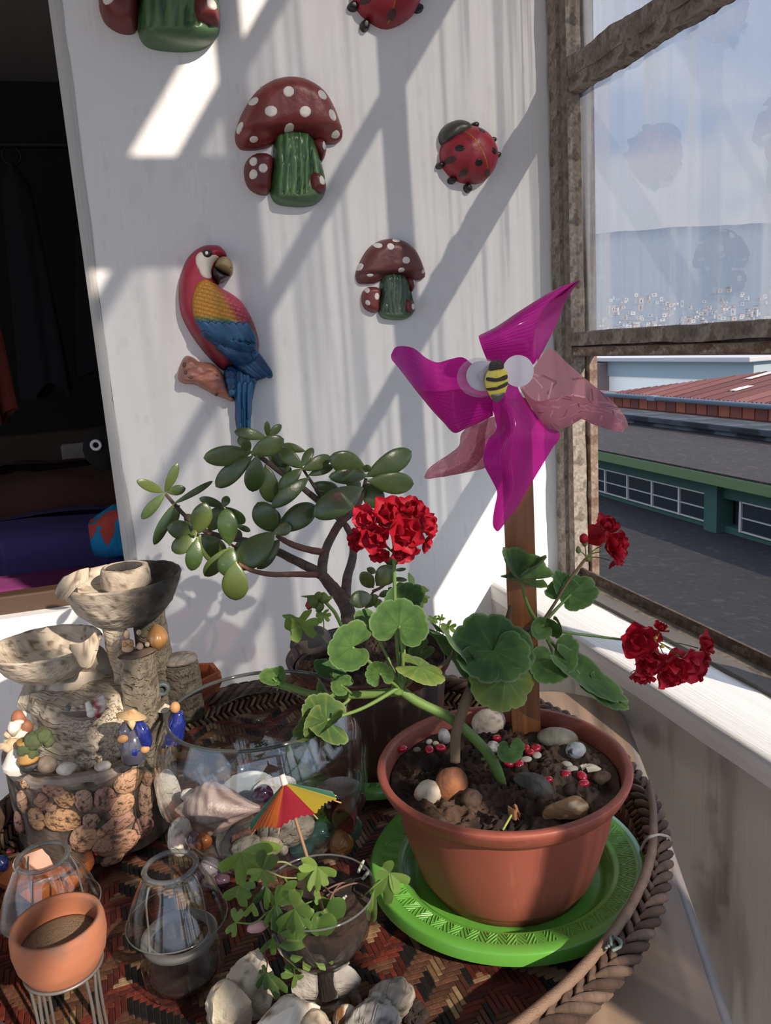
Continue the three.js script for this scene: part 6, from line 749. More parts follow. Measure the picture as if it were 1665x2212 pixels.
// small ceramic figures standing on the fountain; k = pixels to metres there
const K = 0.00047;
function ball(p, s, m, parent, name, turn = [0, 0, 0], seed = 1, rough = 0.06) { return part(parent, name, rock(p, s, seed, rough, 1.4, 3, 0, turn), m); }
function limb(parent, name, pts, r, m, z) { return part(parent, name, tube(pts.map(([x, y, d]) => onZ(x, y, z + (d ?? 0))), r, 12, 10), m); }
{
  const cobalt = mat(new THREE.Color().setRGB(0.012, 0.02, 0.16), 0.12, { phys: true, clearcoat: 1 }), slate = mat('#4a4a58', 0.2, { phys: true, clearcoat: 0.8 }), skin = mat('#b98a5c', 0.55), strawM = mat('#b59a70', 0.7), beard = mat('#cdb58c', 0.8), white = mat('#d9d4c8', 0.4, { phys: true, clearcoat: 0.3 }), cream = mat('#cfc6a4', 0.5), green = mat('#4d5638', 0.9, { bumpMap: grain, bumpScale: 0.003 }), pale = mat('#c9ac8e', 0.6);
  { const z = -0.745, f = thing('figurine', 'bearded fisherman figurine in a glossy cobalt robe and straw hat, leaning on the basin rim', 'figurine', onZ(292, 1640, z));
    limb(f, 'robe', [[284, 1570], [286, 1592, .002], [288, 1615, .004], [290, 1640, .002]], [0.006, 0.0105, 0.0125, 0.0115], slate, z); limb(f, 'skirt', [[290, 1606, .008], [291, 1622, .010], [289, 1636, .008]], [0.0055, 0.0065, 0.004], cobalt, z);
    limb(f, 'sleeve', [[296, 1558, .004], [308, 1580, .007], [316, 1605, .008], [318, 1614, .008]], [0.005, 0.0068, 0.006, 0.0035], cobalt, z); limb(f, 'sleeve', [[274, 1562, .003], [268, 1580, .006], [268, 1598, .008]], [0.004, 0.0065, 0.0045], slate, z);
    ball(onZ(313, 1618, z + .011), [.0045, .004, .004], skin, f, 'hand'); ball(onZ(265, 1596, z + .012), [.005, .004, .0035], skin, f, 'hand');
    ball(onZ(282, 1551, z + .004), [.006, .0068, .006], skin, f, 'head'); limb(f, 'beard', [[284, 1554, .009], [285, 1566, .010], [286, 1576, .009]], [.0045, .0032, .0008], beard, z);
    const h = onZ(283, 1545, z + .002), rows = []; for (let j = 0; j <= 6; j++) { const q = j / 6, row = []; for (let i = 0; i < 28; i++) { const a = i / 28 * 2 * Math.PI; row.push(V(h.x + Math.cos(a) * q * 0.0135 + 0.003 * (1 - q), h.y + (1 - q) * 0.006 - q * 0.001 + Math.cos(a) * q * -0.004, h.z + Math.sin(a) * q * 0.011)); } rows.push(row); } part(f, 'hat', gridGeo(rows, true), strawM); }
  { const z = -0.765, f = thing('figurine', 'second cobalt-blue robed figurine half hidden behind the glass bowl', 'figurine', onZ(382, 1600, z)); limb(f, 'robe', [[386, 1535], [382, 1560], [376, 1590], [374, 1604]], [.004, .009, .010, .009], cobalt, z); limb(f, 'sash', [[370, 1592, .006], [376, 1596, .008], [384, 1590, .006]], [.003, .004, .003], cobalt, z); ball(onZ(378, 1528, z + .002), [.005, .0058, .005], skin, f, 'head'); }
  { const z = -0.80, f = thing('figurine', 'old man figurine with white beard in a cream robe at the left of the basin', 'figurine', onZ(34, 1606, z)); limb(f, 'robe', [[36, 1570], [34, 1585], [30, 1602], [28, 1612]], [.007, .009, .010, .009], cream, z); ball(onZ(40, 1552, z), [.0068, .0085, .0065], mat('#9a6244', 0.6), f, 'head'); limb(f, 'beard', [[34, 1560, .007], [30, 1575, .010], [31, 1588, .009]], [.006, .006, .002], white, z); ball(onZ(38, 1561, z + .007), [.006, .0026, .003], white, f, 'moustache'); limb(f, 'arm', [[26, 1578, .004], [16, 1588, .008], [12, 1592, .009]], [.0042, .004, .0032], pale, z); ball(onZ(50, 1544, z - .002), [.0035, .004, .004], white, f, 'hair'); }
  { const z = -0.775, f = thing('figurine', 'seated white-robed figurine at the far left of the basin rim', 'figurine', onZ(33, 1655, z)); limb(f, 'robe', [[34, 1618], [34, 1634, .003], [35, 1652, .004], [34, 1660, .003]], [.006, .0088, .0125, .0115], white, z); limb(f, 'robe_fold', [[50, 1628, .006], [44, 1640, .009], [34, 1652, .010]], [.003, .0045, .0045], white, z); ball(onZ(28, 1608, z), [.0068, .006, .006], pale, f, 'head'); limb(f, 'arm', [[20, 1618, .002], [8, 1612, .004], [2, 1612, .006]], [.004, .0035, .003], pale, z); }
  { const z = -0.805, f = thing('figurine', 'figurine with a brown face and pale beard behind the green bush', 'figurine', onZ(54, 1600, z)); limb(f, 'robe', [[52, 1574], [50, 1590], [50, 1605]], [.006, .0085, .009], cream, z); ball(onZ(55, 1570, z + .004), [.0068, .0075, .006], mat('#8a5a40', 0.6), f, 'head'); limb(f, 'beard', [[50, 1578, .008], [45, 1590, .010], [42, 1600, .009]], [.005, .0045, .0015], white, z); }
  { const z = -0.758, f = thing('bonsai_figurine', 'miniature tan vase on a black foot with a green clay bush', 'figurine', onZ(64, 1662, z)), b = onZ(65, 1662, z); part(f, 'foot', rock(b.clone().add(V(0, 0.004, 0)), [.0098, .0065, .008], 5, 0.12, 1.5, 3, 4), mat('#2b2a2d', 0.6)); part(f, 'vase', lathe([[0, .008], [.0088, .008], [.0096, .0115], [.0075, .0155], [.0062, .022], [.0074, .027], [.0075, .030], [0, .030]], b, 32), mat('#a87f45', 0.6)); const u = onZ(72, 1598, z); for (const [dx, dy, r, s] of [[0, 0, .0088, 3], [.009, .003, .0075, 5], [-.008, -.006, .007, 7], [-.003, -.012, .006, 9], [.013, -.003, .006, 11]]) part(f, 'foliage', rock(u.clone().add(V(dx, dy, 0.002)), [r, r, r], s, 0.25, 3, 3, 0, [0, 0, 0], 0.2), green); }
  { const z = -0.772, f = thing('figurine', 'small reclining figurine with red-stained robe in a grey boat on the rock', 'figurine', onZ(185, 1552, z)), rows = []; for (let j = 0; j <= 14; j++) { const q = j / 14, w = Math.sin(Math.PI * clamp(q, 0.03, 0.97)), c = [lerp(127, 236, q), lerp(1542, 1532, q) + 10 * w], row = []; for (let i = 0; i <= 8; i++) { const a = i / 8 * Math.PI; row.push(onZ(c[0], c[1], z).add(V(0, -Math.sin(a) * .006 * w + .002, Math.cos(a) * .008 * w))); } rows.push(row); } part(f, 'boat', gridGeo(rows), mat('#8f8379', 0.8, { bumpMap: grain, bumpScale: 0.001 }));
    const redw = vmat(0.4); const g = tube([onZ(206, 1546, z + .006), onZ(214, 1528, z + .006), onZ(217, 1510, z + .004), onZ(218, 1500, z + .003)], [.005, .0062, .0055, .002], 14, 12); colorize(g, mottle('#d8cfc4', '#8a1f2c', 260, 0.47)); part(f, 'robe', g, redw); limb(f, 'body', [[206, 1540, .006], [196, 1534, .006], [188, 1516, .004]], [.0045, .0042, .0022], white, z); ball(onZ(197, 1541, z + .009), [.0042, .0042, .004], white, f, 'head'); limb(f, 'arm', [[146, 1534, .003], [148, 1526, .003]], [.002, .0028], mat('#6d6a70', 0.6), z); }
  { const z = -0.79, f = thing('figurine', 'tan seated figurine with raised hands on a dark ledge halfway up the column', 'figurine', onZ(276, 1405, z)); limb(f, 'body', [[276, 1402], [276, 1390, .002], [275, 1382, .001]], [.006, .0052, .004], pale, z); ball(onZ(274, 1371, z), [.003, .0045, .003], pale, f, 'head'); limb(f, 'arm', [[268, 1384, .003], [268, 1394, .006], [274, 1390, .007]], [.0022, .0022, .0018], skin, z); limb(f, 'arm', [[283, 1384, .003], [284, 1394, .006], [278, 1391, .007]], [.0022, .0022, .0018], skin, z); const l = onZ(296, 1412, z), g = rock(l, [.0195, .0042, .010], 61, 0.15, 1.6, 4, 3, [0, 0, 0.12]); colorize(g, mottle('#4a3a30', '#6d5a50', 90)); part(f, 'ledge', g, vmat(0.6)); for (const [x, y, r] of [[300, 1366, 2.6], [302, 1396, 3.4], [318, 1392, 2.4]]) ball(onZ(x, y, z + .004), [r * .001, r * .0011, r * .001], mat('#b39c84', 0.5), f, 'bead'); }
  const peb = (label, x, y, z, s, seed, a, b) => { const p = onZ(x, y, z), g = rock(p, s, seed, 0.12, 1.3, 4); colorize(g, mottle(a, b, 150)); single('pebble', label, 'pebble', g, vmat(0.7, { bumpMap: grain, bumpScale: 0.0008 })); };
  peb('grey-brown ridged snail-like pebble on the basin rim beside the tan vase', 102, 1652, -0.757, [.0092, .0085, .008], 5, '#8a7a6d', '#75665a'); peb('white angular pebble on the front of the basin rim', 143, 1660, -0.752, [.0088, .006, .007], 8, '#d6cec2', '#b9aea0'); peb('white flat pebble lying in the basin left of the cobalt fisherman', 222, 1655, -0.762, [.0078, .0042, .006], 11, '#dad2c5', '#b5a999');
}
// orange clay box behind the fountain and the glazed orange dish in front of it
{
  const z = -1.08, m = mat('#a04f2c', 0.8, { bumpMap: grain, bumpScale: 0.0015 }), t = thing('clay_planter', 'small six-sided orange clay planter behind the fountain at the edge of the tray', 'planter', onZ(425, 1540, z)), c = onZ(418, 1480, z), hexa = (r, y, k = 1) => [...Array(6).keys()].map((i) => V(c.x + Math.cos(i / 6 * 2 * Math.PI + 0.35) * r * k, y, c.z + Math.sin(i / 6 * 2 * Math.PI + 0.35) * r)), y0 = c.y;
  part(t, 'body', toCreasedNormals(gridGeo([hexa(0.001, y0 - 0.035), hexa(0.030, y0 - 0.035), hexa(0.036, y0 - 0.002), hexa(0.030, y0 - 0.002), hexa(0.026, y0 - 0.028), hexa(0.001, y0 - 0.028)], true), 0.4), m); part(t, 'rim', toCreasedNormals(gridGeo([hexa(0.0355, y0 - 0.006), hexa(0.041, y0 + 0.004), hexa(0.040, y0 + 0.018), hexa(0.033, y0 + 0.018), hexa(0.032, y0 - 0.004)], true), 0.4), m);
}
// ================================================================ GLASS, SHELLS AND STONES ON THE TRAY
const clearG = mat(new THREE.Color().setRGB(0.93, 0.94, 0.935), 0.015, { phys: true, transmission: 1, thickness: 0, ior: 1.6 });
const thickG = mat(new THREE.Color().setRGB(0.66, 0.68, 0.67), 0.08, { phys: true, transmission: 0.9, thickness: 0, ior: 1.5 });
const frostG = mat(new THREE.Color().setRGB(0.50, 0.50, 0.48), 0.5, { phys: true, transmission: 0.85, thickness: 0, ior: 1.5 });
const c3 = (x, y) => [320 + x / 3.202, 1420 + y / 3.202];
{
  const B = V(0.069, FLOOR + 0.0006, -0.741), t = thing('fish_bowl', 'round clear glass fish bowl holding shells, coral and coloured glass', 'bowl', B), prof = (o) => { const p = []; for (let i = 0; i <= 26; i++) { const a = lerp(-1.03, 0.58, i / 26); p.push([Math.cos(a) * (0.105 - o) + (i > 24 ? (i - 24) * 0.0004 : 0), 0.0905 + Math.sin(a) * (0.105 - o)]); } return p; };
  lpart(t, 'outer_wall', lathe([[0, 0.0005], [0.05, 0.0005], ...prof(0)], V(0, 0, 0), 96), clearG); lpart(t, 'inner_wall', lathe([[0, 0.004], [0.05, 0.004], ...prof(0.0028)], V(0, 0, 0), 96), clearG);
  lpart(t, 'rim', new THREE.TorusGeometry(0.0868, 0.0019, 10, 96).rotateX(Math.PI / 2).translate(0, 0.1478, 0), mat(new THREE.Color().setRGB(0.30, 0.32, 0.31), 0.06, { phys: true, transmission: 0.85, thickness: 0 }));
}
const inBowl = (label, cat, name, x, y, z, s, seed, col, o = {}) => { const p = c3(x, y), q = onZ(p[0], p[1], z); const lo = FLOOR + 0.0055; const g = rock(V(q.x, Math.max(q.y, lo + s[1] * 0.9), q.z), s, seed, o.rough ?? 0.15, o.freq ?? 1.4, 4, o.facets ?? 0, o.turn ?? [0, 0, 0], o.fine ?? 0.02); if (typeof col === 'function') colorize(g, col); return single(name, label, cat, g, typeof col === 'function' ? vmat(o.gloss ?? 0.8, { bumpMap: repTex(pits, 2, 2), bumpScale: o.bump ?? 0.001 }) : col); };
const gemM = (r, g, b) => mat(new THREE.Color().setRGB(r, g, b), 0.06, { phys: true, transmission: 0.72, thickness: 0, ior: 1.6, clearcoat: 0.6 });
{
  // big whelk: turned body with whorls, spire to the left
  const a = onZ(...c3(185, 1045), -0.728), b = onZ(...c3(775, 1045), -0.700), ax = b.clone().sub(a), Ln = ax.length(), t = thing('whelk_shell', 'large pinkish-grey striped whelk shell lying in the glass bowl, spire to the left', 'shell', a.clone().lerp(b, 0.5).add(V(0, -0.024, 0)));
  const d = ax.clone().normalize(), n = V(0, 1, 0), w = V(0, 0, 0).crossVectors(d, n).normalize(); n.crossVectors(w, d); const R = (q) => { const prof = [[0, 0], [0.05, 0.05], [0.09, 0.085], [0.12, 0.10], [0.18, 0.20], [0.24, 0.235], [0.34, 0.29], [0.45, 0.295], [0.6, 0.24], [0.75, 0.14], [0.9, 0.07], [1, 0.03]]; let i = 1; while (prof[i][0] < q) i++; const f = (q - prof[i - 1][0]) / (prof[i][0] - prof[i - 1][0]); return lerp(prof[i - 1][1], prof[i][1], f) * Ln; };
  const rows = []; for (let j = 0; j <= 60; j++) { const q = Math.min(1, j / 60), row = []; for (let i = 0; i < 48; i++) { const an = i / 48 * 2 * Math.PI, qq = clamp(q + (an / 2 / Math.PI - 0.5) * 0.06 * (1 - q), 0, 1), r = R(qq) * (1 + 0.03 * Math.sin(qq * 60) * (1 - qq) + (fbm(an * 2, q * 8, 3, 3) - 0.5) * 0.06); row.push(a.clone().addScaledVector(ax, q).addScaledVector(n, Math.sin(an) * r).addScaledVector(w, Math.cos(an) * r)); } rows.push(row); }
  const g = gridGeo(rows, true, (x, y, z, u, v) => mixc(mixc(lin('#b09a95'), lin('#655052'), sstep(Math.sin(u * 38 + v * 16 + fbm(u * 5, v * 5, 2) * 5), -0.2, 0.9) * 0.7), lin('#d6cabf'), sstep(0.3 - v, 0, 0.3) * 0.6)); part(t, 'body_whorl', g, vmat(0.4, { bumpMap: repTex(grain, 4, 4), bumpScale: 0.0006 }));
  const lip = []; for (let j = 0; j <= 12; j++) { const q = lerp(0.4, 0.98, j / 12), row = []; for (let i = 0; i <= 6; i++) { const an = -0.5 + i / 6 * 0.8, r = R(q) * (1.02 + i / 6 * 0.25 * Math.sin(Math.PI * j / 12)); row.push(a.clone().addScaledVector(ax, q).addScaledVector(n, Math.sin(an) * r).addScaledVector(w, -Math.cos(an) * r)); } lip.push(row); } part(t, 'lip', gridGeo(lip), mat('#b6a2a8', 0.35));
}
inBowl('white porous coral lump at the left inside the glass bowl', 'coral', 'coral', 222, 1240, -0.700, [.0115, .0185, .011], 3, mottle('#c9c2b6', '#ded8cc', 160, 0.5, '#8a8278'), { fine: 0.1, turn: [0, 0, -0.15] });
inBowl('small cream cone shell resting on the spire of the whelk', 'shell', 'cone_shell', 282, 950, -0.742, [.0085, .006, .006], 5, mottle('#c5b8ac', '#d9cfc4', 200), { fine: 0.08 });
inBowl('tall white scallop shell leaning on the left wall of the bowl', 'shell', 'scallop_shell', 145, 960, -0.765, [.012, .030, .003], 7, mottle('#b3aca4', '#c9c3ba', 90), { fine: 0.02, rough: 0.06 });
inBowl('broad grey porous coral chunk at the front of the glass bowl', 'coral', 'coral', 965, 1185, -0.672, [.0265, .0175, .013], 9, mottle('#6f6862', '#8f877f', 200, 0.5, '#3f3a37'), { fine: 0.12, bump: 0.002 });
inBowl('white flat shell fragment behind the paper umbrella in the bowl', 'shell', 'shell_fragment', 1300, 930, -0.740, [.026, .016, .004], 11, mottle('#a5a09c', '#c4bfba', 120), { facets: 7, fine: 0.04 });
inBowl('pale curled shell fragment at the back of the glass bowl', 'shell', 'shell_fragment', 870, 900, -0.790, [.024, .014, .005], 13, mottle('#a8a6aa', '#c0bec0', 120), { facets: 7 });
inBowl('bluish-white sea glass sheet at the back of the bowl', 'glass', 'sea_glass', 660, 880, -0.800, [.030, .014, .005], 15, mat('#a9aeb5', 0.4, { phys: true, transmission: 0.4, thickness: 0 }), { facets: 6 });
inBowl('deep purple glass nugget behind the whelk tail', 'glass', 'glass_nugget', 790, 945, -0.755, [.0115, .009, .009], 17, gemM(0.10, 0.02, 0.09)); inBowl('dark wine-red glass nugget beside the red-brown shell', 'glass', 'glass_nugget', 1235, 1050, -0.700, [.0155, .018, .011], 19, gemM(0.13, 0.02, 0.035)); inBowl('large teal-green glass nugget at the front right of the bowl', 'glass', 'glass_nugget', 1185, 1225, -0.680, [.0165, .0135, .011], 21, gemM(0.10, 0.24, 0.22), { rough: 0.1 }); inBowl('flat teal glass nugget half behind the oxalis cup', 'glass', 'glass_nugget', 1065, 1325, -0.672, [.012, .0075, .009], 23, gemM(0.12, 0.24, 0.25)); inBowl('pale green glass nugget against the right wall of the bowl', 'glass', 'glass_nugget', 1415, 1180, -0.690, [.009, .014, .008], 25, gemM(0.25, 0.42, 0.36)); inBowl('small mauve glass nugget right of the white coral lump', 'glass', 'glass_nugget', 318, 1262, -0.683, [.0068, .0085, .007], 27, gemM(0.35, 0.22, 0.27));
inBowl('round amber stone at the bottom right of the bowl', 'stone', 'stone', 1330, 1285, -0.675, [.0125, .0135, .010], 29, mottle('#7a5430', '#94683c', 90), { gloss: 0.3 }); inBowl('small orange stone under the whelk shell', 'stone', 'stone', 385, 1275, -0.678, [.0075, .008, .007], 31, mottle('#9a5a2c', '#7c4524', 120), { gloss: 0.35 }); inBowl('beige rounded pebble above the oxalis leaves in the bowl', 'pebble', 'pebble', 845, 1295, -0.665, [.0125, .0105, .009], 33, mottle('#8f8072', '#a39384', 80), { rough: 0.06, gloss: 0.5 }); inBowl('grey barnacled stone left of the beige pebble in the bowl', 'stone', 'stone', 690, 1310, -0.668, [.0165, .009, .010], 35, mottle('#6d6864', '#8a847e', 200, 0.5, '#3f3b38'), { fine: 0.1 }); inBowl('brown shard under the whelk in the bowl', 'stone', 'stone', 660, 1245, -0.680, [.0135, .0085, .008], 37, mottle('#4a302a', '#6d4840', 120), { facets: 8 }); inBowl('tiny grey snail shell below the coral chunk', 'shell', 'snail_shell', 935, 1325, -0.664, [.0045, .006, .0045], 39, mottle('#7d746c', '#9a9188', 300));
{
  const c = c3(1395, 1080), z = -0.690, t = thing('cup_shell', 'red-brown hollow cup-shaped shell at the right inside the bowl', 'shell', onZ(c[0], c[1] + 24, z)), p = onZ(c[0], c[1], z), rows = []; for (let j = 0; j <= 18; j++) { const q = j / 18, out = q < 0.6, k = out ? q / 0.6 : 1 - (q - 0.6) / 0.4, r = (out ? 0.0125 : 0.0105) * Math.pow(Math.sin(k * 1.45), 0.6), row = []; for (let i = 0; i < 36; i++) { const a = i / 36 * 2 * Math.PI; row.push(V(p.x - 0.010 + k * 0.0 + Math.cos(a) * r * 0.8 + (1 - k) * 0.016, p.y + Math.sin(a) * r * 1.15 + (1 - k) * 0.010, p.z + 0.012 - (1 - k) * 0.022 + Math.cos(a) * r * 0.6)); } rows.push(row); } part(t, 'cup', gridGeo(rows, true), mat('#7d3f36', 0.4, { bumpMap: grain, bumpScale: 0.0006 })); const q = c3(1440, 1000); part(t, 'spire', rock(onZ(q[0], q[1], z - .012), [.009, .012, .007], 4, 0.12, 1.6, 3, 0, [0, 0, -0.6]), mat('#5a3a35', 0.4));
}
// ---- two glass candle lamps with clear shades
function candleLamp(P, label) {
  const t = thing('candle_lamp', label, 'candle lamp', P); const h = 0.047;
  lpart(t, 'cup', lathe([[0, 0.0015], [0.020, 0.0005], [0.0275, 0.006], [0.0312, 0.017], [0.0318, 0.028], [0.0302, 0.039], [0.0283, h]], V(0, 0, 0), 64), clearG); lpart(t, 'cup_lining', lathe([[0, 0.006], [0.017, 0.0062], [0.0245, 0.011], [0.0276, 0.02], [0.0274, 0.03], [0.0255, 0.039], [0.0225, h]], V(0, 0, 0), 64), clearG);
  lpart(t, 'cup_rim', lathe([[0.0283, h - 0.004], [0.0292, h], [0.0262, h + 0.002], [0.0222, h], [0.0226, h - 0.004]], V(0, 0, 0), 64), frostG);
  const s = 0.062, e = 0.107, sh = lpart(t, 'shade', lathe([[0.0385, s], [0.0382, s + 0.001], [0.0312, 0.083], [0.0222, 0.1005], [0.0212, 0.103], [0.0216, e - 0.001], [0.0205, e]], V(0, 0, 0), 72), clearG); lpart(sh, 'shade_lining', lathe([[0.0372, s + 0.0005], [0.0302, 0.083], [0.0208, 0.1005], [0.0178, 0.103], [0.0175, e]], V(0, 0, 0), 72), clearG); lpart(sh, 'shade_rim', new THREE.TorusGeometry(0.0192, 0.0021, 10, 60).rotateX(Math.PI / 2).translate(0, e - 0.001, 0), thickG); lpart(sh, 'shade_edge', new THREE.TorusGeometry(0.0384, 0.0006, 8, 80).rotateX(Math.PI / 2).translate(0, s, 0), thickG);
  for (let k = 0; k < 3; k++) { const a = k / 3 * 2 * Math.PI + 0.5, f = (r, y) => V(Math.cos(a) * r, y, Math.sin(a) * r); lpart(t, 'wire', tube([f(0.0198, 0.1), f(0.0235, 0.088), f(0.0245, 0.07), f(0.0262, h + 0.002)], [0.0008], 12, 6), mat('#b9b4ac', 0.3, { metalness: 0.7 })); }
  lpart(t, 'wax', lathe([[0, 0.0065], [0.022, 0.0065], [0.026, 0.014], [0.0255, 0.016], [0, 0.0165]], V(0, 0, 0), 40), mat(new THREE.Color().setRGB(0.035, 0.02, 0.02), 0.12)); return t;
}
const lampA = candleLamp(V(-0.0245, FLOOR + 0.0005, -0.5785), 'clear glass candle lamp with a shade, standing free in front of the fish bowl');
{ const l = lampA.clone(); l.name = numbered('candle_lamp'); l.position.set(-0.1215, FLOOR + 0.0005, -0.6305); l.rotation.y = 0.7; scene.add(l); tag(l, 'clear glass candle lamp half behind the terracotta bowl, in front of the fountain'); }
// ---- terracotta bowl of ash on a bent-wire stand
{
  const C = V(-0.101, 0, -0.5345), t = thing('incense_bowl', 'small terracotta bowl of brown sand, sitting on a bent wire stand', 'bowl', V(C.x, 0.8365, C.z)), col = (x, y, z) => mixc(lin('#a9694a'), lin('#7d6658'), sstep(fbm(x * 60, y * 60, z * 60, 4) + (y - 0.873) * 18, 0.55, 0.85) * 0.8);
  const g = lathe([[0, 0.8365], [0.0158, 0.836], [0.0237, 0.842], [0.0293, 0.8532], [0.0312, 0.8643], [0.0309, 0.8736], [0.0296, 0.8783], [0.027, 0.8788], [0.0259, 0.8755], [0.0265, 0.866], [0.0251, 0.855], [0, 0.8475]], C, 72); colorize(g, col); part(t, 'bowl', g, vmat(0.85, { bumpMap: grain, bumpScale: 0.001 }));
  single('sand', 'brown sand and ash filling the small terracotta bowl', 'sand', lathe([[0, 0.8660], [0.011, 0.8666], [0.0205, 0.8648], [0.0262, 0.8625], [0.0255, 0.859]], C, 60), mat('#8a7058', 1, { bumpMap: repTex(grain, 6, 6), bumpScale: 0.002 }), null, 'stuff');
  const s = thing('wire_stand', 'bent grey wire stand with splayed legs under the terracotta bowl', 'stand', V(C.x, FLOOR, C.z)), m = mat('#7a736d', 0.45, { metalness: 0.5 }); part(s, 'ring', new THREE.TorusGeometry(0.0252, 0.0013, 8, 60).rotateX(Math.PI / 2).translate(C.x, 0.8425, C.z), m);
  for (let k = 0; k < 4; k++) for (const e of [-1, 1]) { const a = k / 4 * 2 * Math.PI + 0.75 + e * 0.09, f = (r, y, b = a) => V(C.x + Math.cos(b) * r, y, C.z + Math.sin(b) * r); part(s, 'leg', tube([f(0.0252, 0.8425, a + e * 0.06), f(0.0248, 0.82, a), f(0.0245, 0.79), f(0.0255, FLOOR + 0.0015)], [0.0012], 14, 7), m); }
}
// ---- orange glazed dish behind the left lamp, marbles beside the bowl
{
  const c = onY(112, 1912, FLOOR + 0.001), t = thing('glazed_dish', 'orange glazed many-sided clay dish with red beads, behind the left candle lamp', 'dish', c), pg = (r, y) => [...Array(7).keys()].map((i) => V(c.x + Math.cos(i / 7 * 2 * Math.PI + 0.3) * r * (i % 2 ? 1.05 : 0.95), FLOOR + y, c.z + Math.sin(i / 7 * 2 * Math.PI + 0.3) * r * 0.8)), m = mat('#b3683a', 0.25, { phys: true, clearcoat: 0.7, clearcoatRoughness: 0.15 });
  part(t, 'dish', toCreasedNormals(gridGeo([pg(.001, .001), pg(.032, .001), pg(.046, .020), pg(.0465, .024), pg(.041, .024), pg(.030, .007), pg(.001, .006)], true), 0.5), m); const bead = mat('#8a1426', 0.15, { phys: true, clearcoat: 1 }); for (const [x, y] of [[207, 1846], [196, 1875], [20, 1840]]) { const p = onZ(x, y, c.z - 0.002); part(t, 'bead', new THREE.SphereGeometry(0.0026, 16, 12).translate(p.x, p.y, p.z), bead); } const b = onZ(4, 1866, c.z); part(t, 'blue_ornament', rock(b, [.007, .008, .006], 6, 0.2, 1.6, 3), mat(new THREE.Color().setRGB(0.02, 0.04, 0.16), 0.2));
  [[452, 1852, 10, [0.55, 0.5, 0.55], 'clear glass marble topmost of the heap beside the fish bowl'], [436, 1886, 10, [0.3, 0.18, 0.26], 'mauve glass marble left in the heap beside the fish bowl'], [462, 1885, 10, [0.42, 0.36, 0.44], 'lilac glass marble right in the heap beside the fish bowl'], [478, 1868, 9, [0.3, 0.2, 0.27], 'purple glass marble rear right in the heap, next to the oxalis'], [450, 1908, 8, [0.4, 0.3, 0.33], 'small pale purple marble lowest in the heap beside the fish bowl'], [480, 1900, 8, [0.25, 0.14, 0.2], 'dark purple marble at the oxalis side of the heap']].forEach(([x, y, r, cc, label], i) => { const s = r * 0.00092, p = i ? onY(x, y, FLOOR + s) : onY(x, y + 20, FLOOR + 0.024); single('glass_marble', label, 'marble', rock(p, [s, s * 0.95, s], 60 + i, 0.07, 1.3, 4), gemM(...cc), 'glass marbles heaped beside the fish bowl'); });
}
// ---- oxalis in a stemmed glass, paper umbrella stuck in it
{
  const G = V(0.0775, FLOOR + 0.0006, -0.520), t = thing('stemmed_glass', 'small stemmed glass filled with dark soil, used as a planter for the oxalis', 'glass', G);
  lpart(t, 'bowl', lathe([[0.0085, 0.036], [0.014, 0.040], [0.027, 0.050], [0.036, 0.066], [0.0405, 0.085], [0.0417, 0.0985]], V(0, 0, 0), 72), clearG); lpart(t, 'rim', new THREE.TorusGeometry(0.0417, 0.0008, 8, 72).rotateX(Math.PI / 2).translate(0, 0.0985, 0), thickG); lpart(t, 'stem', lathe([[0.0095, 0.004], [0.0088, 0.01], [0.0085, 0.036]], V(0, 0, 0), 32), clearG); lpart(t, 'foot', lathe([[0, 0.0005], [0.025, 0.0005], [0.0252, 0.002], [0.012, 0.0045], [0.0095, 0.007]], V(0, 0, 0), 48), clearG);
  const g = lathe([[0, 0.009], [0.0076, 0.0095], [0.0076, 0.036], [0.0125, 0.041], [0.0255, 0.051], [0.0345, 0.0665], [0.039, 0.084], [0.0385, 0.0875], [0.03, 0.0885], [0.018, 0.0895], [0.008, 0.090], [0, 0.0905]], G, 90); const p = g.attributes.position; for (let i = 0; i < p.count; i++) if (p.getY(i) > G.y + 0.086) p.setY(i, p.getY(i) + (fbm(p.getX(i) * 160, p.getZ(i) * 160, 3, 4) - 0.5) * 0.006); g.computeVertexNormals(); colorize(g, mottle('#1d1411', '#3a2a22', 150)); single('soil', 'dark soil packed into the stemmed glass', 'soil', g, vmat(1, { bumpMap: repTex(grain, 3, 3), bumpScale: 0.002 }), null, 'stuff');
  const root = thing('dry_roots', 'tangle of dry reddish stems lying on the soil of the stemmed glass', 'twigs', onY(745, 1905, 0.8545)); for (const l of [[[698, 1925], [725, 1912], [755, 1903], [790, 1893]], [[705, 1935], [735, 1918], [770, 1908], [800, 1918]], [[712, 1945], [722, 1925], [742, 1905], [760, 1898]], [[700, 1915], [716, 1928], [730, 1922]]]) part(root, 'stem', tube(l.map(([x, y], i) => onY(x, y, 0.8555 + (i % 2) * 0.003)), [0.0007], 16, 6, 0.2), mat('#6d5048', 0.8)); for (const l of [[[773, 1885], [782, 1865], [786, 1858]], [[782, 1900], [792, 1888], [796, 1880]], [[736, 1962], [742, 1940], [748, 1935]]]) part(root, 'fibre', tube(l.map(([x, y], i) => onY(x, y, 0.857 + i * 0.002)), [0.0011, 0.0014, 0.0008], 8, 6), mat('#a3a597', 0.8));
}
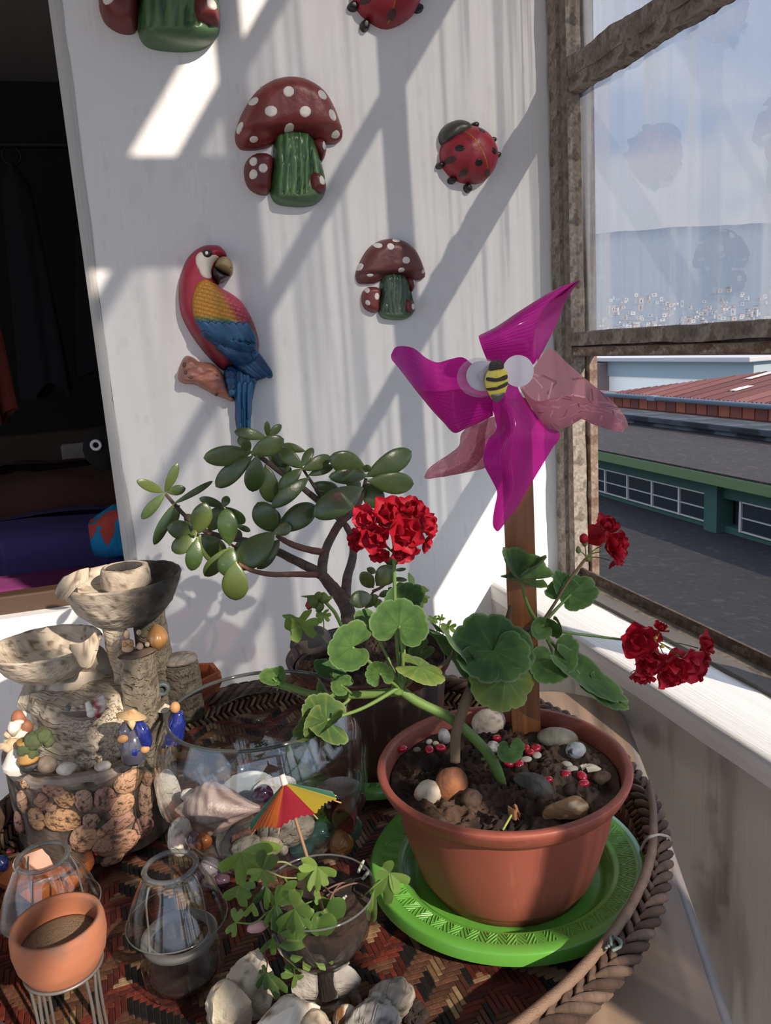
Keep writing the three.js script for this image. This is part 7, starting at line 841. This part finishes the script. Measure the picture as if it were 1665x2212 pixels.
{
  const c5o = (x, y) => [440 + x / 3.469, 1780 + y / 3.469], t = thing('oxalis', 'oxalis with limp heart-shaped leaflets hanging over the edge of the stemmed glass', 'plant', V(0.075, 0.853, -0.52)), Z = -0.505;
  const H = (c, list, dz = 0) => list.forEach(([x, y, w, f, col], i) => { const a = c5o(...c), b = c5o(x, y); heart(t, [a[0], a[1], Z + dz], [a[0] + (b[0] - a[0]) * 1.06, a[1] + (b[1] - a[1]) * 1.06, Z + dz + (i - 1) * 0.006 + 0.004], w / 3.469 * 1.12, { fold: f ?? 0.3, seed: x + y, col: col ?? 0 }); });
  H([285, 212], [[190, 395, 190, 0.1], [352, 452, 170, 0.2], [505, 240, 150, 0.25, .1]], .01); H([430, 130], [[545, 245, 110, 0.2, .2]], -.01); H([442, 340], [[330, 400, 84, .3], [505, 462, 80, .3], [482, 225, 84, .3, .8]], .022); H([268, 462], [[225, 600, 160, .2, .45], [372, 505, 110, .3, .5]], -.004); H([850, 322], [[728, 455, 132, .15], [962, 425, 125, .2, .15], [820, 505, 100, .25, .2], [745, 300, 40, .3]], .0); H([542, 600], [[622, 485, 135, .2], [482, 785, 92, .35], [575, 805, 110, .3, .8], [700, 480, 90, .3, .1]], .008); H([684, 640], [[588, 855, 165, .12, .1], [805, 728, 132, .15, .3], [745, 575, 110, .2, .1], [770, 800, 100, .3, .3]], .02); H([470, 470], [[430, 610, 115, .3, .9], [505, 640, 86, .3, .2]], .0); H([872, 540], [[905, 640, 112, .2], [830, 555, 60, .2]], .0); H([802, 880], [[632, 965, 155, .2, .1], [832, 1098, 150, .25, .2], [938, 1075, 112, .2, .3], [855, 690, 145, .2, .4], [610, 870, 60, .3, .5]], .012); H([982, 790], [[876, 905, 130, .25, .8], [1128, 925, 155, .2, .2], [892, 965, 105, .2, .2], [905, 640, 130, .3, .7]], .006); H([240, 738], [[255, 635, 92, .3], [192, 835, 92, .3]], .0); H([368, 590], [[350, 695, 84, .4]], .004); H([520, 850], [[475, 975, 95, .4, .1]], -.004); H([1392, 368], [[1312, 588, 150, .15, .5], [1505, 480, 140, .2, .35], [1335, 330, 56, .3, .5]], .004); H([1282, 490], [[1248, 745, 66, .4, .2]], .008); H([468, 1110], [[425, 1080, 60, .3, .7], [430, 1240, 100, .3, .8], [600, 1290, 110, .3, .6]], -.01); H([680, 1130], [[720, 1200, 80, .2, .6], [600, 1100, 60, .2, .6]], -.012);
  const S = (l, r = 0.0006, m = stemM) => part(t, 'stalk', tube(l.map(([x, y, d]) => { const c = c5o(x, y); return at3([c[0], c[1], Z + (d ?? 0)]); }), [r], 16, 6), m), pale = mat('#8d8a5c', 0.6); S([[880, 400, -.015], [720, 340, -.01], [600, 285, 0], [530, 290, .004], [430, 330, .01], [290, 215, .01]], .0007, pale); S([[720, 405, -.01], [600, 400, 0], [520, 370, .005], [446, 340, .02]], .0006, pale); S([[860, 480, -.01], [855, 400, 0], [850, 325, 0]]); S([[860, 560, -.01], [760, 600, .01], [684, 642, .02]]); S([[850, 580, -.01], [840, 740, .006], [804, 878, .012]]); S([[970, 540, -.005], [975, 660, .004], [982, 788, .006]]); S([[640, 470, -.006], [610, 410, 0], [598, 395, 0]]); S([[1180, 560, -.01], [1250, 490, .002], [1330, 420, .004], [1390, 370, .004]]); S([[620, 600, -.004], [480, 660, .004], [380, 740, .004], [242, 738, .002]]); S([[430, 780, .0], [470, 900, 0], [455, 980, 0], [475, 1040, -.006], [468, 1110, -.01]], .0005, mat('#5a3b35', 0.7)); S([[672, 980, .0], [675, 1060, -.006], [680, 1130, -.012]]); part(t, 'withered_petal', rock(at3([...c5o(405, 770), Z + .002]), [.0075, .004, .003], 3, 0.3, 2, 2), mat('#b98a8c', 0.7));
}
{
  const z = -0.527, c = at3([634, 1756, z]), ap = at3([620, 1690, z - 0.006]), foot = onY(704, 1985, 0.8525), up = c.clone().sub(foot).normalize(), t = thing('paper_umbrella', 'striped paper cocktail umbrella stuck in the soil of the stemmed glass', 'umbrella', foot), Hh = c.distanceTo(ap), R = at3([732, 1722, z]).distanceTo(c) * 1.0, e1 = V(0, 0, 0).crossVectors(up, EYE.clone().sub(c)).normalize(), e2 = V(0, 0, 0).crossVectors(e1, up).normalize(), top = c.clone().addScaledVector(up, Hh);
  const cols = ['#b01626', '#c8601c', '#177a58', '#b8a020', '#a5122c', '#c8601c', '#177a58', '#b8a020'].map((q) => mat(q, 0.7, { phys: true, transmission: 0.35, thickness: 0 })), N = 8; // panels run round from the front to the right
  for (let k = 0; k < N; k++) { const rows = []; for (let j = 0; j <= 8; j++) { const q = j / 8, row = []; for (let i = 0; i <= 12; i++) { const s = i / 12, a = (k + s) / N * 2 * Math.PI + 4.31, pl = Math.abs(((s * 6) % 1) - 0.5) * 0.003 * q, r = q * R * (1 - 0.09 * Math.sin(s * Math.PI) * q), y = -q * Hh * (1 - 0.1 * Math.sin(s * Math.PI)); row.push(top.clone().addScaledVector(e1, Math.cos(a) * r).addScaledVector(e2, Math.sin(a) * r).addScaledVector(up, y + pl)); } rows.push(row); } part(t, 'panel', gridGeo(rows), cols[k]); const a = k / N * 2 * Math.PI + 4.31; part(t, 'rib', tube([top.clone().addScaledVector(up, -0.001), top.clone().addScaledVector(e1, Math.cos(a) * R * 1.06).addScaledVector(e2, Math.sin(a) * R * 1.06).addScaledVector(up, -Hh * 1.06 - 0.001)], [0.0005], 4, 5), mat('#b79a72', 0.7)); }
  part(t, 'stick', tube([top.clone().addScaledVector(up, 0.004), c, foot], [0.0012], 10, 8), mat('#8a6a4f', 0.7)); part(t, 'tip', tube([top.clone().addScaledVector(up, -0.0015), top.clone().addScaledVector(up, 0.006)], [0.0026, 0.0021], 4, 12), mat('#c9bfb5', 0.7));
}
// ---- rough stones and coral at the front of the tray
{
  const R = (label, cat, name, px, py, y, s, seed, col, o = {}) => { const p = onY(px, py, FLOOR + s[1] * 0.8 + (y ?? 0)), g = rock(p, s, seed, o.rough ?? 0.22, o.freq ?? 1.6, 5, o.facets ?? 0, o.turn ?? [0, 0, 0], o.fine ?? 0.07); colorize(g, col); return single(name, label, cat, g, vmat(o.gloss ?? 0.9, { bumpMap: repTex(o.pit ? pits : grain, 2, 2), bumpScale: o.bump ?? 0.002 })); };
  const wh = mottle('#b9b0a0', '#d2cabb', 90, 0.5, '#8f8474');
  R('tall jagged white rock left of the stemmed glass', 'rock', 'rock', 548, 2118, 0, [.0225, .031, .015], 3, wh, { facets: 12, turn: [0, 0.3, 0.25], fine: 0.1 }); R('cream jagged rock at the bottom edge, left of the other white rocks', 'rock', 'rock', 500, 2190, 0, [.0185, .027, .013], 6, mottle('#b5a88f', '#cdc1a9', 90), { facets: 7, turn: [0, -0.2, 0.1], fine: 0.1 }); R('broad white rock with brown crust in front of the stemmed glass', 'rock', 'rock', 612, 2240, 0, [.030, .030, .016], 9, mottle('#c2b8a8', '#d8cfc0', 70, 0.55, '#7d6855'), { facets: 6, turn: [0, 0.2, 0.1], fine: 0.09 });
  R('crusty brown-white shell lump in front of the stem of the glass', 'shell', 'oyster_shell', 672, 2250, 0, [.0165, .022, .011], 12, mottle('#7d6a58', '#b5a894', 120, 0.5, '#d2c8ba'), { fine: 0.16 }); R('flat grey-white slab leaning behind the stem of the glass', 'stone', 'stone_slab', 692, 2128, 0, [.0285, .023, .006], 15, mottle('#8f8983', '#a8a29a', 90), { facets: 8, fine: 0.03, turn: [0.15, -0.1, -0.06] });
  R('brown porous pumice lump right of the stemmed glass', 'stone', 'pumice', 846, 2158, 0, [.0175, .0155, .014], 18, mottle('#7d7468', '#9a9184', 180, 0.5, '#4a4239'), { pit: 1, fine: 0.12 }); R('grey coral lump with a knob in front of the pumice', 'coral', 'coral', 806, 2205, 0, [.0205, .0145, .013], 21, mottle('#8a8782', '#a5a19a', 160, 0.5, '#5b5853'), { pit: 1, fine: 0.08 }); R('small grey coral knob leaning on the pumice', 'coral', 'coral', 820, 2172, 0.004, [.0092, .0115, .009], 24, mottle('#8f8c87', '#a8a49d', 160, 0.5, '#5f5c57'), { pit: 1, fine: 0.08 });
  R('brown and white banded pebble in front of the glass foot', 'pebble', 'pebble', 746, 2200, 0, [.0092, .0105, .008], 27, (x, y, z) => mixc(lin('#7d5a3c'), lin('#c9bcab'), sstep(Math.sin(x * 420 + y * 90 + 1), -0.3, 0.5)), { rough: 0.06, fine: 0, gloss: 0.4 });
  [[900, 2178, .006, 31], [885, 2200, .005, 33], [915, 2192, .0042, 35], [902, 2208, .0048, 37]].forEach(([x, y, s, sd], i) => R(['dark crumbly clod right of the pumice', 'dark clod beside the grey coral lump', 'small dark clod furthest right on the tray front', 'dark clod lowest at the front right of the tray'][i], 'clod', 'clod', x, y, 0, [s, s * 0.8, s], sd, mottle('#231a16', '#3a2c24', 200), { fine: 0.2 }));
}
renderer.render(scene, camera);
